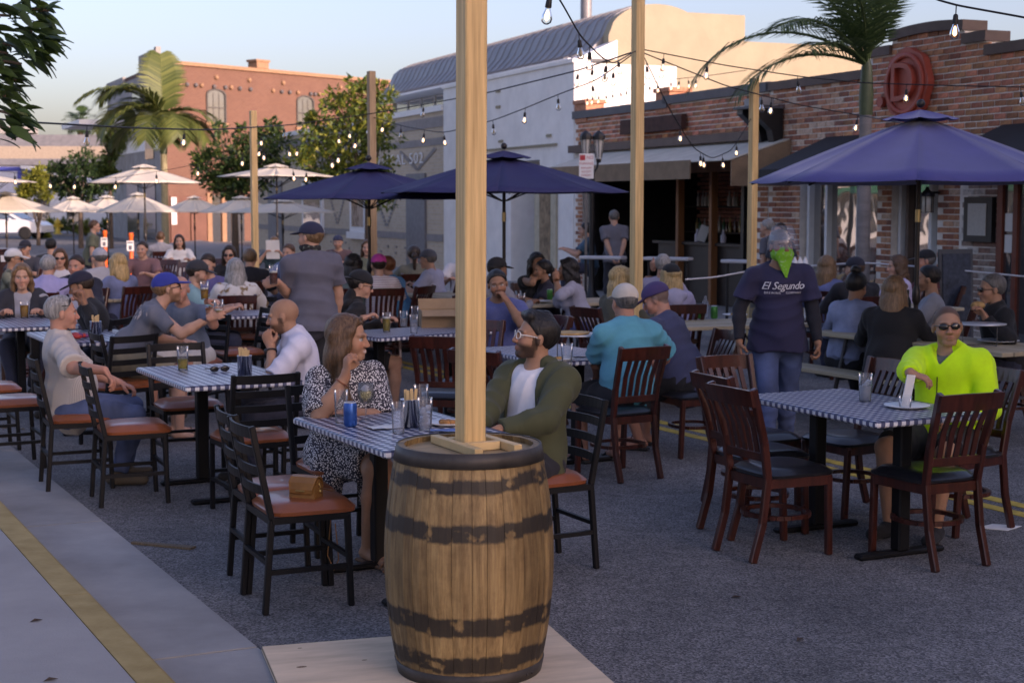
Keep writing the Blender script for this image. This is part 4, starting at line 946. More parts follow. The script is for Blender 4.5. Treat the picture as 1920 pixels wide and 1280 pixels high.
def umbrella(label, x, y, ztop, zedge, r, canvas, n=8, rz=0.0, pole=M_pole, knob=True, group='navy umbrellas'):
    o = thing('market_umbrella', label, 'umbrella', (x, y, 0), rz, group=group)
    rise = ztop-.07-zedge; me = gore_mesh('canopy_panel', r, rise, n, canvas); ch = rise*.16
    mv = gore_mesh('vent_panel', r*.22, .075, n, canvas)
    mr = MB(); mr.tube([(.03, 0, rise-.03), (r*.5, 0, rise*.5-.05), (r*.985, 0, -.012)], .009, 5); mr = mr.mesh('rib', pole)
    ms_ = MB(); ms_.tube([(.03, 0, rise-.48), (r*.48, 0, rise*.53-.05)], .008, 5); ms_ = ms_.mesh('strut', pole)
    for k in range(n):
        a_ = 2*math.pi*k/n; Mk = Matrix.Translation((0, 0, zedge)) @ Matrix.Rotation(a_, 4, 'Z')
        q = link('canopy_panel', me, o, Mk); 
        so = q.modifiers.new('cloth', 'SOLIDIFY'); so.thickness = .004
        Mv = Matrix.Translation((0, 0, zedge+rise-.012)) @ Matrix.Rotation(a_, 4, 'Z'); link('vent_panel', mv, o, Mv)
        Mh = Matrix.Translation((0, 0, zedge)) @ Matrix.Rotation(a_+math.pi/n, 4, 'Z'); link('rib', mr, o, Mh); link('strut', ms_, o, Mh)
    g_ = MB(); g_.tube([(0,0,.05), (0,0,zedge+rise+.05)], .019, 12); g_.build('pole', pole, o)
    g_ = MB(); g_.lathe([(.024, zedge-.32), (.024, zedge-.22)], (0,0,0), 10); g_.build('collar', mat('brass_collar', (.45,.33,.16), .35, metal=.7, var=0, bump=0), o)
    g_ = MB(); g_.lathe([(.018, 1.02), (.034, 1.06), (.034, 1.13), (.02, 1.18)], (0,0,0), 10); g_.build('tilt_joint', pole, o)
    g_ = MB(); g_.lathe([(.24, 0), (.24, .035), (.05, .06), (.03, .3)], (0,0,0), 20); g_.build('base', M_chair, o)
    if knob: g_ = MB(); g_.ball((0, 0, zedge+rise+.11), .036, 10); g_.build('finial', pole, o)
    return o
p_ = AT(1722, 380, 12.3); umbrella('big navy umbrella at the right in front of the brick restaurant', p_.x, 12.3, 2.60, 2.015, 1.36, M_navy, rz=.12)
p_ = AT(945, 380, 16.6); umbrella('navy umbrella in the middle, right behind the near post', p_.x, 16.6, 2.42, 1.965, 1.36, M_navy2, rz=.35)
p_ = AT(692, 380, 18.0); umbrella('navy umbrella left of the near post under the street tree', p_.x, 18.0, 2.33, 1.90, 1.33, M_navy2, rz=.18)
wu = [(270, 307, 343, 34, 1.33), (518, 306, 331, 35, 1.36), (-25, 321, 341, 34, 1.1), (10, 358, 397, 35, 1.34), (258, 360, 397, 43, 1.2), (136, 367, 396, 44, 1.0), (200, 365, 397, 46, 1.1), (364, 366, 397, 45, 1.05), (452, 366, 398, 44, 1.25), (530, 372, 398, 41, 1.5)]
wl_ = ['tall ivory umbrella in front of the palm and the red brick building', 'tall ivory umbrella right of the sunlit post', 'ivory umbrella cut by the left edge, higher one', 'low ivory umbrella at the left edge over the white car', 'low ivory umbrella under the tall one by the palm', 'low ivory umbrella between the left edge and the palm, farther one', 'low ivory umbrella just left of the one under the palm', 'low ivory umbrella in front of the brown service doors', 'low ivory umbrella left of the sunlit post', 'low ivory umbrella right of the sunlit post']
for (px, pt, pe, Y, r_), lab in zip(wu, wl_):
    a_ = AT(px, pt, Y); e_ = AT(px, pe, Y); umbrella(lab, a_.x, Y, a_.z, e_.z, r_, M_offw, rz=rng.uniform(0, .7), knob=False, pole=M_pole if Y > 34 else M_pole, group='ivory umbrellas')
# ================================================================= STRING LIGHTS
M_cable = mat('cable', (.008,.008,.009), .6, var=0, bump=0)
M_sock = mat('socket_rubber', (.010,.010,.010), .6, var=0, bump=0)
def bulb_glass():
    m, n, l, p = _new('bulb_glass'); tr = n.new('ShaderNodeBsdfTransparent'); gl = n.new('ShaderNodeBsdfGlossy'); gl.inputs['Roughness'].default_value = .04
    fr = n.new('ShaderNodeFresnel'); fr.inputs[0].default_value = 1.35; mx = n.new('ShaderNodeMixShader'); tr.inputs[0].default_value = (.93,.92,.88,1)
    l.new(fr.outputs[0], mx.inputs[0]); l.new(tr.outputs[0], mx.inputs[1]); l.new(gl.outputs[0], mx.inputs[2]); l.new(mx.outputs[0], n['Material Output'].inputs[0]); return m
M_bglass = bulb_glass()
M_fil = mat('filament', (1.0, .70, .36), .4, var=0, bump=0, emis=2.2)
M_fil_off = mat('filament_off', (.35,.28,.18), .4, var=0, bump=0)
def bulb_parts(drop=.05):
    s = MB(); s.tube([(0,0,.0), (0,0,-drop)], .0035, 5); s.lathe([(.008, -drop), (.014, -drop-.008), (.017, -drop-.05), (.015, -drop-.055)], (0,0,0), 10)
    g_ = MB(); z = -drop-.054; g_.lathe([(.013, z), (.016, z-.014), (.026, z-.04), (.0285, z-.058), (.024, z-.074), (.011, z-.084), (.001, z-.086)], (0,0,0), 12)
    f_ = MB(); f_.lathe([(.004, z-.012), (.010, z-.03), (.012, z-.055), (.004, z-.066)], (0,0,0), 6)
    return s.mesh('socket', M_sock), g_.mesh('bulb', M_bglass), f_.mesh('filament', M_fil), f_.mesh('filament', M_fil_off)
BP = bulb_parts()
def string(label, pts, bulbs, sag=0.0, rad=.0055, n=8, scale=1.0):
    """pts: (px,py,Y) the cable passes through; bulbs: (px, lit) placed where the cable crosses that column"""
    o = thing('string_light', label, 'string lights', group='festoon cables over the street'); W_ = []
    P = [AT(*p) for p in pts]
    for i in range(len(P)-1):
        a_, b_ = P[i], P[i+1]
        for k in range(n):
            t = k/n; v = a_.lerp(b_, t); v.z -= sag*4*t*(1-t); W_.append((v, pts[i][0]+(pts[i+1][0]-pts[i][0])*t))
    W_.append((P[-1], pts[-1][0]))
    # smooth
    Q = [w_[0].copy() for w_ in W_]
    for _ in range(3): Q = [Q[0]]+[(Q[i-1]+Q[i]*2+Q[i+1])/4 for i in range(1, len(Q)-1)]+[Q[-1]]
    g_ = MB(); g_.tube(Q, rad, 6); g_.build('cable', M_cable, o)
    for bx in bulbs:
        lit = True
        if isinstance(bx, tuple): bx, lit = bx
        best = min(range(len(Q)), key=lambda i: abs(project(Q[i])[0]-bx)); c = Q[best]
        for j in range(len(Q)-1):
            xa, xb = project(Q[j])[0], project(Q[j+1])[0]
            if min(xa, xb) <= bx <= max(xa, xb) and abs(xb-xa) > 1e-6: c = Q[j].lerp(Q[j+1], (bx-xa)/(xb-xa)); break
        Mb = Matrix.Translation(c) @ Matrix.Rotation(rng.uniform(-.16, .16), 4, 'X') @ Matrix.Rotation(rng.uniform(-.16, .16), 4, 'Y') @ Matrix.Scale(scale*.86, 4)
        link('socket', BP[0], o, Mb); q = link('bulb', BP[1], o, Mb); link('filament', BP[2] if lit else BP[3], q)
    return o
def project(v):
    dz = v.z-CAMH; fw = v.y*math.cos(PITCH)-dz*math.sin(PITCH); up = v.y*math.sin(PITCH)+dz*math.cos(PITCH)
    return 960+FPX*v.x/fw, 640-FPX*up/fw
string('cable dropping from the near post to the tall fir post with big clear bulbs', [(1006, -60, 7.6), (1050, 0, 8.4), (1088, 68, 9.6), (1128, 108, 11.2), (1150, 120, 12.3), (1192, 96, 13.9)], [(1085, False), 1106, (1138, False)])
string('short cable at the very top with the nearest bulb left of the tall fir post', [(960, -40, 6.6), (1033, -20, 6.4), (1120, -60, 6.2)], [1033], scale=.95)
string('long cable from tall fir post past the brown post to the left edge', [(1192, 96, 13.9), (1085, 132, 15), (911, 175, 17), (700, 213, 20), (540, 235, 19), (390, 244, 15), (250, 240, 13), (30, 228, 10.5), (-60, 215, 9.5)], [1158, 1112, 1085, (795, False), (905, False), 346, (163, False), (532, False)], n=12, rad=.007)
string('sagging cable low from the tall fir post to the brown post', [(1192, 98, 13.9), (1120, 150, 14.6), (1045, 178, 15.4), (985, 203, 16), (925, 226, 16.7), (832, 250, 18), (760, 238, 19), (700, 220, 20)], [1150, 1110, (1046, False), 985, (924, False), 832, 796, (752, False), 718])
string('upper cable from the tall fir post to the right across the red emblem', [(1200, 92, 13.9), (1360, 123, 14), (1501, 144, 14), (1622, 156, 14), (1786, 161, 13.5), (1990, 165, 13)], [1245, 1327, (1495, False), 1700, (1913, False)], n=10)
string('second cable from the tall fir post to the right below the upper one', [(1200, 97, 13.9), (1360, 161, 14.4), (1429, 179, 14.6), (1498, 197, 14.8), (1609, 216, 15), (1708, 234, 12.6)], [1242, (1428, False), 1609, 1447], n=10)
string('cable looping down from the tall fir post to the post behind the waiter', [(1203, 98, 13.9), (1255, 205, 15), (1300, 278, 16.3), (1335, 298, 17.2), (1372, 282, 18), (1398, 240, 18.7), (1408, 222, 19)], [1212, 1275, 1313, 1318, 1354, 1381])
string('row of tiny bulbs along the parapet of the brick bar', [(1092, 180, 27), (1150, 172, 26.5), (1250, 150, 25.5), (1330, 142, 24.8), (1400, 132, 24.2)], [1101, 1112, 1124, 1136, 1148, 1163, 1176, 1218, 1233, 1258, 1274, 1290, 1306], scale=1.15)
string('thick cable in the top right corner with a big clear bulb', [(1690, -30, 7.6), (1757, 0, 7.4), (1797, 11, 7.3), (1920, 33, 7.1), (2000, 50, 7)], [1793])
string('cable over the ivory umbrellas at the left', [(-20, 318, 24), (93, 332, 24), (218, 334, 24), (293, 322, 23.8), (372, 308, 23.6), (455, 290, 23.2), (477, 272, 23)], [27, 93, 140, 218, 293, 372, 455], n=8, rad=.004, scale=1.2)
string('cable from the sunlit post to the brown post', [(480, 262, 23), (500, 285, 22.6), (549, 318, 22), (590, 318, 21.5), (628, 286, 21), (668, 255, 20.5), (695, 222, 20)], [488, 494, 549, 575, 622, 634, 668, 691], rad=.004, scale=1.15)
string('low cable behind the sunlit post running to the trees', [(480, 246, 23), (545, 276, 25), (640, 248, 27), (700, 215, 28)], [490, 542, 557, 634, 655], rad=.004, scale=1.2)

# ================================================================= LAMP POST, SIGNS
lp = AT(1110, 380, 25.0)
sl_ = thing('street_lamp', 'black street lamp with twin glass lanterns beside the parking sign', 'street lamp', (lp.x, lp.y, 0))
g = MB(); g.lathe([(.14, 0), (.14, .3), (.07, .4), (.05, .6), (.04, 2.3), (.05, 2.35)], (0,0,0), 12); g.tube([(0,0,2.3), (-.08,0,2.42), (-.10,0,2.55)], .018, 8); g.tube([(0,0,2.3), (.08,0,2.42), (.10,0,2.55)], .018, 8); g.build('pole', M_black, sl_)
M_lg = mat('lamp_glass', (.62,.62,.58), .15, var=0, bump=0, alpha=.55)
for s in (-1, 1):
    g = MB(); g.lathe([(.045, 2.56), (.05, 2.6), (.085, 2.86), (.08, 2.87)], (s*.105, 0, 0), 8, smooth=False); lg = g.build('lantern_glass', M_lg, sl_)
    g = MB(); g.tube([(s*.105-.025, 0, 2.62), (s*.105-.03, 0, 2.78), (s*.105, 0, 2.82), (s*.105+.03, 0, 2.78), (s*.105+.025, 0, 2.62)], .010, 6); g.build('lamp_tube', M_white, lg)
    g = MB(); g.lathe([(.103, 2.872), (.103, 2.93), (.08, 2.97), (.015, 3.02)], (s*.105, 0, 0), 8, smooth=False); g.lathe([(.035, 2.50), (.05, 2.56)], (s*.105, 0, 0), 8)
    for k in range(8): a_ = k*math.pi/4; g.bar((s*.105+.052*math.cos(a_), .052*math.sin(a_), 2.58), (s*.105+.089*math.cos(a_), .089*math.sin(a_), 2.875), .009, .009)
    g.build('lantern_frame', M_black, sl_)
ps = AT(1099, 380, 24.5)
sg = thing('parking_sign', 'white and red no parking sign under the twin lanterns', 'sign', (ps.x, ps.y, 0))
g = MB(); g.box((0, 0, 1.3), (.04, .04, 2.5)); g.build('sign_post', M_grey, sg)
g = MB(); g.box((0, -.026, 2.43), (.235, .008, .40), bev=.003); sp_ = g.build('sign_plate', mat('sign_white', (.66,.66,.66), .4, var=.04, bump=0), sg)
M_rp = mat('sign_red', (.42,.02,.03), .4, var=0, bump=0); RX = Matrix.Rotation(math.pi/2, 4, 'X')
g = MB(); g.box((-.062, -.0315, 2.565), (.085, .002, .085)); g.build('symbol', M_rp, sp_)
for txt, z, s in (('NO', 2.565, .07), ('PARKING', 2.47, .052), ('8AM-6PM', 2.40, .042), ('EXCEPT', 2.34, .042), ('SUNDAY', 2.285, .042)):
    text_mesh(txt, s, .0006, Matrix.Translation((.055 if txt == 'NO' else 0, -.0316, z)) @ RX, M_rp, 'lettering', sp_)
g = MB(); g.box((0, -.026, 2.10), (.16, .006, .2), bev=.002); g.build('sign_plate', mat('sign_green', (.02,.20,.14), .4, var=0, bump=0), sg)
# orange marker posts with notices
M_or = mat('orange_plastic', (.75,.12,.02), .5, var=.05, bump=0)
for px, py, Y, lab in ((244, 470, 33, 'orange marker post with a white notice beside the palm umbrella'), (195, 458, 36, 'orange marker post with a white notice further left')):
    c = AT(px, 380, Y); o = thing('marker_post', lab, 'marker post', (c.x, Y, 0), group='orange marker posts')
    g = MB(); g.lathe([(.18, 0), (.18, .04), (.05, .06), (.045, 1.1), (.055, 1.12), (.055, 1.2)], (0,0,0), 12); g.build('post', M_or, o)
    g = MB(); g.box((0, -.07, .92), (.15, .012, .22)); nb_ = g.build('notice', M_paper, o)
    g = MB(); g.box((0, -.0775, .88), (.07, .002, .09)); g.box((0, -.0775, .99), (.12, .002, .03)); g.build('print', mat('print_grey', (.12,.12,.14), .7, var=0, bump=0), nb_)

# ================================================================= VEGETATION
def leaf_mat(name, c1, c2, tr=.25):
    m, n, l, p = _new(name); oi = n.new('ShaderNodeNewGeometry'); rp = n.new('ShaderNodeValToRGB'); rp.color_ramp.elements[0].color = (*c1, 1); rp.color_ramp.elements[1].color = (*c2, 1)
    l.new(oi.outputs['Random Per Island'], rp.inputs[0]); l.new(rp.outputs[0], p.inputs['Base Color']); p.inputs['Roughness'].default_value = .5; p.inputs['Specular IOR Level'].default_value = .35
    tl = n.new('ShaderNodeBsdfTranslucent'); l.new(rp.outputs[0], tl.inputs[0]); mx = n.new('ShaderNodeMixShader'); mx.inputs[0].default_value = tr
    l.new(p.outputs[0], mx.inputs[1]); l.new(tl.outputs[0], mx.inputs[2]); l.new(mx.outputs[0], n['Material Output'].inputs[0]); return m
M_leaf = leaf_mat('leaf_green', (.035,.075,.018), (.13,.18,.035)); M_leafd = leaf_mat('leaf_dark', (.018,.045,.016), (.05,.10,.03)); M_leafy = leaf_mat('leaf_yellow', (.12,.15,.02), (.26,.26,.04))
M_leafn = leaf_mat('leaf_near', (.020,.050,.012), (.050,.095,.022), .15); M_frond = leaf_mat('frond', (.04,.08,.03), (.10,.16,.055), .25); M_frondy = leaf_mat('frond_sunny', (.055,.085,.02), (.16,.18,.045), .3)
M_bark = mat('bark', (.10,.070,.048), .9, var=.35, scale=12, bump=.8, bscale=40)
def leaf_quad(g_, c, d, nrm, L, wd, mi=0):
    d = d.normalized(); s_ = d.cross(nrm); s_ = s_.normalized() if s_.length > 1e-5 else Vector((1,0,0)); u = s_.cross(d)
    g_.add([c, c+d*L*.45+s_*wd*.5+u*L*.05, c+d*L, c+d*L*.45-s_*wd*.5+u*L*.05], [(0,1,2,3)], mi)
def rvec(r_=rng):
    while True:
        v = Vector((r_.uniform(-1,1), r_.uniform(-1,1), r_.uniform(-1,1)))
        if .05 < v.length < 1: return v
def tree(label, x, y, clumps, leaf, trunk_h, n=2600, tr=.10, size=.11, cat='tree', lean=0.0, name='street_tree', leafy=None, group=None):
    """clumps: list of (dx,dz,r) in the picture plane at depth y (dy jittered)"""
    o = thing(name, label, cat, (x, y, 0), group=group)
    g_ = MB(); tt = Vector((lean, 0, trunk_h)); g_.tube([(0,0,0), (lean*.4, .02, trunk_h*.5), tt], [tr, tr*.8, tr*.66], 8)
    CL = []
    for dx, dz, r_ in clumps:
        dy = rng.uniform(-.5, .5)*r_*1.2; c = Vector((dx, dy, dz)); CL.append((c, r_))
        mid = tt.lerp(c, .5)+Vector((0,0,-.08)); g_.tube([tt-Vector((0,0,.1)), mid, c], [tr*.5, tr*.3, tr*.1], 6)
    g_.build('trunk', M_bark, o)
    g_ = MB(); tot = sum(r_**2 for _, r_ in CL)
    for c, r_ in CL:
        tw = []
        for k in range(max(10, int(26*r_**2/tot*len(CL)))):
            v = rvec().normalized()*r_*(rng.random()**.45); v.z *= .85; tw.append(c+v)
        per = int(n*r_**2/tot/len(tw))+1
        for tc_ in tw:
            for k in range(per):
                pz = tc_+rvec()*r_*.32; dd = (pz-c)*.6+rvec()*.7*r_; nn = rvec()+Vector((0,0,.8))
                top = (pz.z-c.z)/r_
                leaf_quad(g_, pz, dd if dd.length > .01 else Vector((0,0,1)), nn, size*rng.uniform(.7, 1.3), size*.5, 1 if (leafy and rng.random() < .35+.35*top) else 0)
    g_.build('crown', [leaf, leafy] if leafy else leaf, o)
    return o
def pxclumps(px0, Y, lst):
    out = []; a_ = AT(px0, 380, Y)
    for px, py, rp_ in lst: c = AT(px, py, Y); out.append((c.x-a_.x, c.z, rp_/FPX*Y))
    return a_.x, out
x_, cl = pxclumps(690, 36, [(640,200,42), (700,190,40), (660,250,50), (595,265,42), (715,255,36), (600,320,38), (650,320,46), (700,320,40), (565,300,26), (670,155,22), (720,370,26), (590,230,24), (705,165,16)])
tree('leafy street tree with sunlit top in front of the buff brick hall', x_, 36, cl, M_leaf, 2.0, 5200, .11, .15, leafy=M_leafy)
x_, cl = pxclumps(440, 48, [(430,300,48), (480,290,42), (390,310,32), (455,345,42), (510,270,34), (405,345,30), (520,320,26), (465,255,26), (515,235,14), (412,240,12)])
tree('dark bushy tree in front of the red brick wall', x_, 48, cl, M_leafd, 1.8, 4200, .13, .19, leafy=M_leaf)
x_, cl = pxclumps(150, 62, [(130,330,30), (165,310,34), (185,345,28), (120,350,24), (155,360,30), (190,310,20), (110,315,16)])
tree('dark green tree left of the palm', x_, 62, cl, M_leafd, 1.5, 2600, .12, .22)
x_, cl = pxclumps(70, 66, [(70,345,26), (50,355,22), (90,355,18), (75,325,16)])
tree('yellow green round shrub at the far left', x_, 66, cl, M_leafy, .8, 2000, .1, .2, name='round_tree')
x_, cl = pxclumps(207, 58, [(207,240,8), (205,265,12), (208,290,14), (200,315,16), (210,335,16), (196,255,8), (215,275,8)])
tree('slender vine covered tree beside the palm', x_, 58, cl, M_leaf, 3.4, 1500, .09, .2)
for i, (px, py, Y, rr, lab) in enumerate(((95, 422, 86, 12, 'low bush behind the hydrant'), (125, 420, 86, 13, 'low bush right of the hydrant'), (160, 425, 84, 12, 'low bush under the far umbrellas'), (205, 422, 84, 13, 'low bush beside the palm foot'), (80, 440, 80, 9, 'small bush beside the white car'))):
    x_, cl = pxclumps(px, Y, [(px, py, rr), (px-8, py+4, rr*.8), (px+9, py+5, rr*.8)]); tree(lab, x_, Y, cl, M_leaf if i % 2 else M_leafy, .4, 500, .05, .2, cat='bush', name='bush', group='bushes at the end of the street')
def frond(g_, base, dirv, L, droop, leaf_l, n=26, mi=0, up=.55, twist=0.0, width=.028):
    d = Vector(dirv).normalized(); h = Vector((d.x, d.y, 0)); h = h.normalized() if h.length > .05 else Vector((1,0,0)); pts = []; p = Vector(base); N = 12; el = math.asin(max(-1, min(1, d.z)))
    for i in range(N+1):
        pts.append(p.copy()); e_ = el-droop*(i/N)**1.2; p = p+(h*math.cos(e_)+Vector((0,0,math.sin(e_))))*L/N
    g_.tube(pts, [.022*(1-.85*i/N)+.003 for i in range(N+1)], 5, mi)
    for k in range(n):
        t = .10+.9*k/n; i = min(N-1, int(t*N)); q = pts[i].lerp(pts[i+1], t*N-i); tan = (pts[i+1]-pts[i]).normalized(); side = tan.cross(Vector((0,0,1))); side = side.normalized() if side.length > .05 else Vector((1,0,0)); un = side.cross(tan)
        ll = leaf_l*math.sin(math.pi*(.12+.80*t))**.6
        for s in (-1, 1):
            dv = (side*s*1.0+tan*.75+un*(up-.55*t)+Vector((0,0,-.25))).normalized(); dv = (dv+rvec()*.06).normalized()
            a_ = q; b_ = q+dv*ll*.55; c_ = q+dv*ll+Vector((0,0,-.18*ll)); wv = tan*width*.5
            g_.add([a_-wv*.6, b_-wv, c_, b_+wv, a_+wv*.6], [(0,1,2,3,4)], mi)
def palm(label, x, y, h, tr, fronds, leafm, leaf_l, crown=.55, trunkm=None, n=26, width=.028):
    o = thing('palm_tree', label, 'palm tree', (x, y, 0)); g_ = MB(); N = 26; prof = []
    for i in range(N+1): z = h*i/N; prof.append((tr*(1.12-.22*i/N)*(1+.02*(i % 2)), z))
    g_.lathe(prof, (0,0,0), 12); g_.build('trunk', trunkm, o)
    g_ = MB(); g_.lathe([(tr*.98, h-.01), (tr*1.08, h+crown*.3), (tr*.8, h+crown*.8), (tr*.35, h+crown)], (0,0,0), 12); g_.build('crownshaft', mat('crownshaft', (.06,.085,.04), .5, var=.2), o)
    for (az, el, L, dr) in fronds:
        g_ = MB(); frond(g_, (0, 0, h+crown*.85), (math.cos(az)*math.cos(el), math.sin(az)*math.cos(el), math.sin(el)), L, dr, leaf_l, n, width=width); g_.build('frond', leafm, o)
    return o
M_ptrunk = mat('palm_trunk', (.20,.185,.18), .85, var=.2, scale=4, bump=.5, bscale=20, stretch=(1,1,5))
x_ = AT(1620, 380, 19.2).x
palm('palm with arching dark fronds in front of the brick restaurant', x_, 19.2, 2.95, .086, [(3.1,.62,2.5,1.75), (3.35,.30,1.9,1.3), (3.6,1.05,2.3,1.1), (2.6,1.15,2.2,.9), (2.2,.9,1.7,1.2), (1.5,1.25,2.2,.7), (.9,1.2,2.0,.8), (.35,1.28,1.8,.45), (-.35,1.32,1.6,.5), (-1.2,1.3,1.7,.6), (-2.1,1.15,1.9,1.0), (-2.6,.8,1.6,1.3), (3.9,.5,1.3,1.0), (4.4,.9,1.7,1.2)], M_frond, .62, .72, M_ptrunk, 42, .026)
x_ = AT(309, 380, 55).x
palm('king palm with yellow green drooping fronds beside the red brick building', x_, 55, 3.6, .13, [(2.9,.6,3.2,1.9), (3.4,.9,3.4,1.7), (2.4,.8,3.0,1.9), (3.8,.5,3.0,2.0), (.2,.1,2.4,1.5), (-.4,.2,2.3,1.6), (4.6,.3,2.4,1.8), (1.2,.3,2.2,1.7), (3.1,.05,2.2,1.4), (-1.2,.1,2.0,1.5), (1.9,1.45,2.4,.25), (3.0,1.1,3.0,2.1), (2.6,.4,2.8,1.9), (-.1,.5,2.6,2.0), (3.6,1.2,2.8,2.2), (5.2,.4,2.4,1.9)], M_frondy, 1.05, 1.5, mat('palm_trunk_lit', (.30,.26,.15), .8, var=.2), 46, .085)
# distant fan palm
x_ = AT(153, 380, 130).x; o = thing('fan_palm', 'tall fan palm against the sky above the shingled building', 'palm tree', (x_, 130, 0))
zc = AT(153, 225, 130).z; g = MB(); g.tube([(0,0,0), (.1,0,zc*.6), (0,0,zc)], [.3,.25,.22], 8); g.build('trunk', M_bark, o)
for k in range(34):
    a_ = rng.uniform(0, 6.28); e_ = rng.uniform(-1.1, 1.3); d = Vector((math.cos(a_)*math.cos(e_), math.sin(a_)*math.cos(e_), math.sin(e_))); g = MB(); c = Vector((0,0,zc))+d*.75
    s_ = d.cross(Vector((0,0,1))); s_ = s_.normalized() if s_.length > .1 else Vector((1,0,0)); u = s_.cross(d)
    g.tube([(0,0,zc), c], .03, 4)
    for q in range(-5, 6):
        dd = (d*math.cos(q*.21)+s_*math.sin(q*.21)); g.add([c-u*.03+s_*.03, c+dd*.6+s_*.06, c+dd*.95-Vector((0,0,.18)), c+dd*.6-s_*.06], [(0,1,2,3)])
    g.build('frond', M_leafd, o)
# foreground branch of the pavement tree, top left
ft = thing('pavement_tree', 'dark leafy branches of a near tree hanging in at the top left corner', 'tree', (-3.6, 5.4, 0))
g = MB(); g.tube([(0,0,0), (.05,0,1.6), (.1,.05,3.0)], [.12,.10,.08], 10); tip = []
br = []
for (px, py, Y, r_) in ((60,60,5.1,.30), (20,30,5.0,.3), (40,120,5.1,.3), (15,100,5.2,.3), (10,180,5.1,.2), (25,215,5.0,.15), (15,240,5.05,.15), (70,90,5.2,.15), (-10,60,5.2,.3), (50,15,5.0,.2), (-20,150,5.1,.25), (90,20,5.0,.06), (30,150,5.15,.15)):
    c = AT(px, py, Y)-Vector((-3.6, 5.4, 0)); br.append((c, r_)); s_ = Vector((.1,.05,2.3)); g.tube([s_, s_.lerp(c, .5)+Vector((0,0,.15)), c], [.03,.016,.005], 6)
g.build('trunk', M_bark, ft)
lm = MB(); N = 7; vs_ = []
for i in range(N+1):
    t = i/N; w_ = .5*math.sin(math.pi*t**.8)**.9; zc = -.25*t*t
    vs_ += [(t, -w_*.42, zc+.05*w_), (t, 0, zc-.03), (t, w_*.42, zc+.05*w_)]
lm.add(vs_, [(3*i+j, 3*i+3+j, 3*i+4+j, 3*i+1+j) for i in range(N) for j in range(2)], 0, True); lme = lm.mesh('leaf', M_leafn)
for k in range(255):
    c, r_ = br[k % len(br)]; pz = c+rvec()*r_*.36; pp = pz+Vector((-3.6, 5.4, 0)); qx, qy = project(pp)
    if qx > 86 or qy > 262 or (qy > 150 and qx > 40) or (120 < qy < 195 and qx > 30): continue
    L = rng.uniform(.06, .105); d = (Vector((.8, rng.uniform(-.5,.5), rng.uniform(-.7,.3)))+rvec()*.5).normalized(); nn = (Vector((0,0,1))+rvec()*.9).normalized(); s_ = nn.cross(d).normalized(); u = d.cross(s_)
    Mx = Matrix((d, s_, u)).transposed().to_4x4(); Mx = Matrix.Translation(pz) @ Mx @ Matrix.Scale(L, 4); link('leaf', lme, ft, Mx)

# ================================================================= FAR STREET THINGS
cx_, cy_ = AT(8, 380, 78).x, 78.0
car = thing('parked_car', 'white saloon car at the far left end of the street', 'car', (cx_, cy_, 0), R(-4))
M_carw = mat('car_white', (.75,.75,.75), .25, var=0, bump=0, coat=.6); M_tyre = mat('tyre', (.015,.015,.015), .8, var=0, bump=0)
prof = [(-2.2,.35), (-2.2,.75), (-2.0,.92), (-1.5,.97), (-.8,1.38), (-.2,1.46), (.5,1.40), (1.2,1.0), (1.9,.88), (2.2,.7), (2.25,.35)]
g = MB()
for i, w_ in ((0, .86),): g.prism(prof, lambda x, z: Vector((x, -.86*(1-.14*max(0, z-.9)), z)), lambda x, z: Vector((x, .86*(1-.14*max(0, z-.9)), z)))
g.build('body', M_carw, car)
g = MB(); g.prism([(-1.3,1.0), (-.75,1.32), (-.2,1.38), (.4,1.33), (1.0,1.0)], lambda x, z: Vector((x, -.868*(1-.14*max(0, z-.9)), z)), lambda x, z: Vector((x, -.84*(1-.14*max(0, z-.9)), z))); g.build('side_window', M_pane2, car)
g = MB(); g.prism([(.52,1.36), (1.16,1.01), (1.2,1.03), (.56,1.39)], lambda x, z: Vector((x, -.72, z)), lambda x, z: Vector((x, .72, z))); g.build('windscreen', M_pane2, car)
for x in (-1.35, 1.38):
    for s in (-1, 1):
        g = MB(); RXm = Matrix.Rotation(math.pi/2, 3, 'X'); g.lathe([(.2, -.1), (.32, -.1), (.33, -.06), (.33, .06), (.32, .1), (.2, .1)], (x, s*.82, .33), 20, M=RXm); wq = g.build('wheel', M_tyre, car)
        g = MB(); g.lathe([(.21, -.105), (.05, -.12)], (x, s*.82+(0 if s < 0 else 0), .33), 10, M=Matrix.Rotation(math.pi/2*(-1 if s < 0 else 1)*-1, 3, 'X')); g.build('rim', M_grey, wq)
g = MB(); g.ball((2.05, -.7, .72), (.16,.1,.07), 8); g.build('headlight', M_paper, car)
g = MB(); g.ball((.62, -.93, 1.02), (.09,.06,.06), 8); g.build('wing_mirror', M_carw, car)
hx = AT(107, 380, 84).x; hy = thing('fire_hydrant', 'yellow fire hydrant in the sun at the far left', 'hydrant', (hx, 84, 0.12)); M_hy = mat('hydrant_yellow', (.62,.42,.05), .5, var=.1)
g = MB(); g.lathe([(.22, 0), (.22, .06), (.14, .08), (.14, .55), (.19, .58), (.19, .64), (.15, .74), (.05, .84), (.04, .9)], (0,0,0), 14); g.build('body', M_hy, hy)
for s in (-1, 1):
    g = MB(); g.lathe([(.07, 0), (.07, .13), (.09, .14), (.09, .2)], (0,0,0), 10, M=Matrix.Rotation(s*math.pi/2, 3, 'Y')); g.build('outlet', M_hy, hy, Matrix.Translation((s*.1, 0, .45)))
wb = thing('wooden_host_stand', 'dark wooden host stand with a white notice at the left edge', 'stand', (AT(8, 380, 24).x, 24, 0))
g = MB(); g.box((0, 0, .55), (.5, .4, 1.1), bev=.01); g.build('cabinet', M_mahog, wb); g = MB(); g.box((.02, -.206, .98), (.07, .006, .1)); g.build('notice', M_paper, wb)
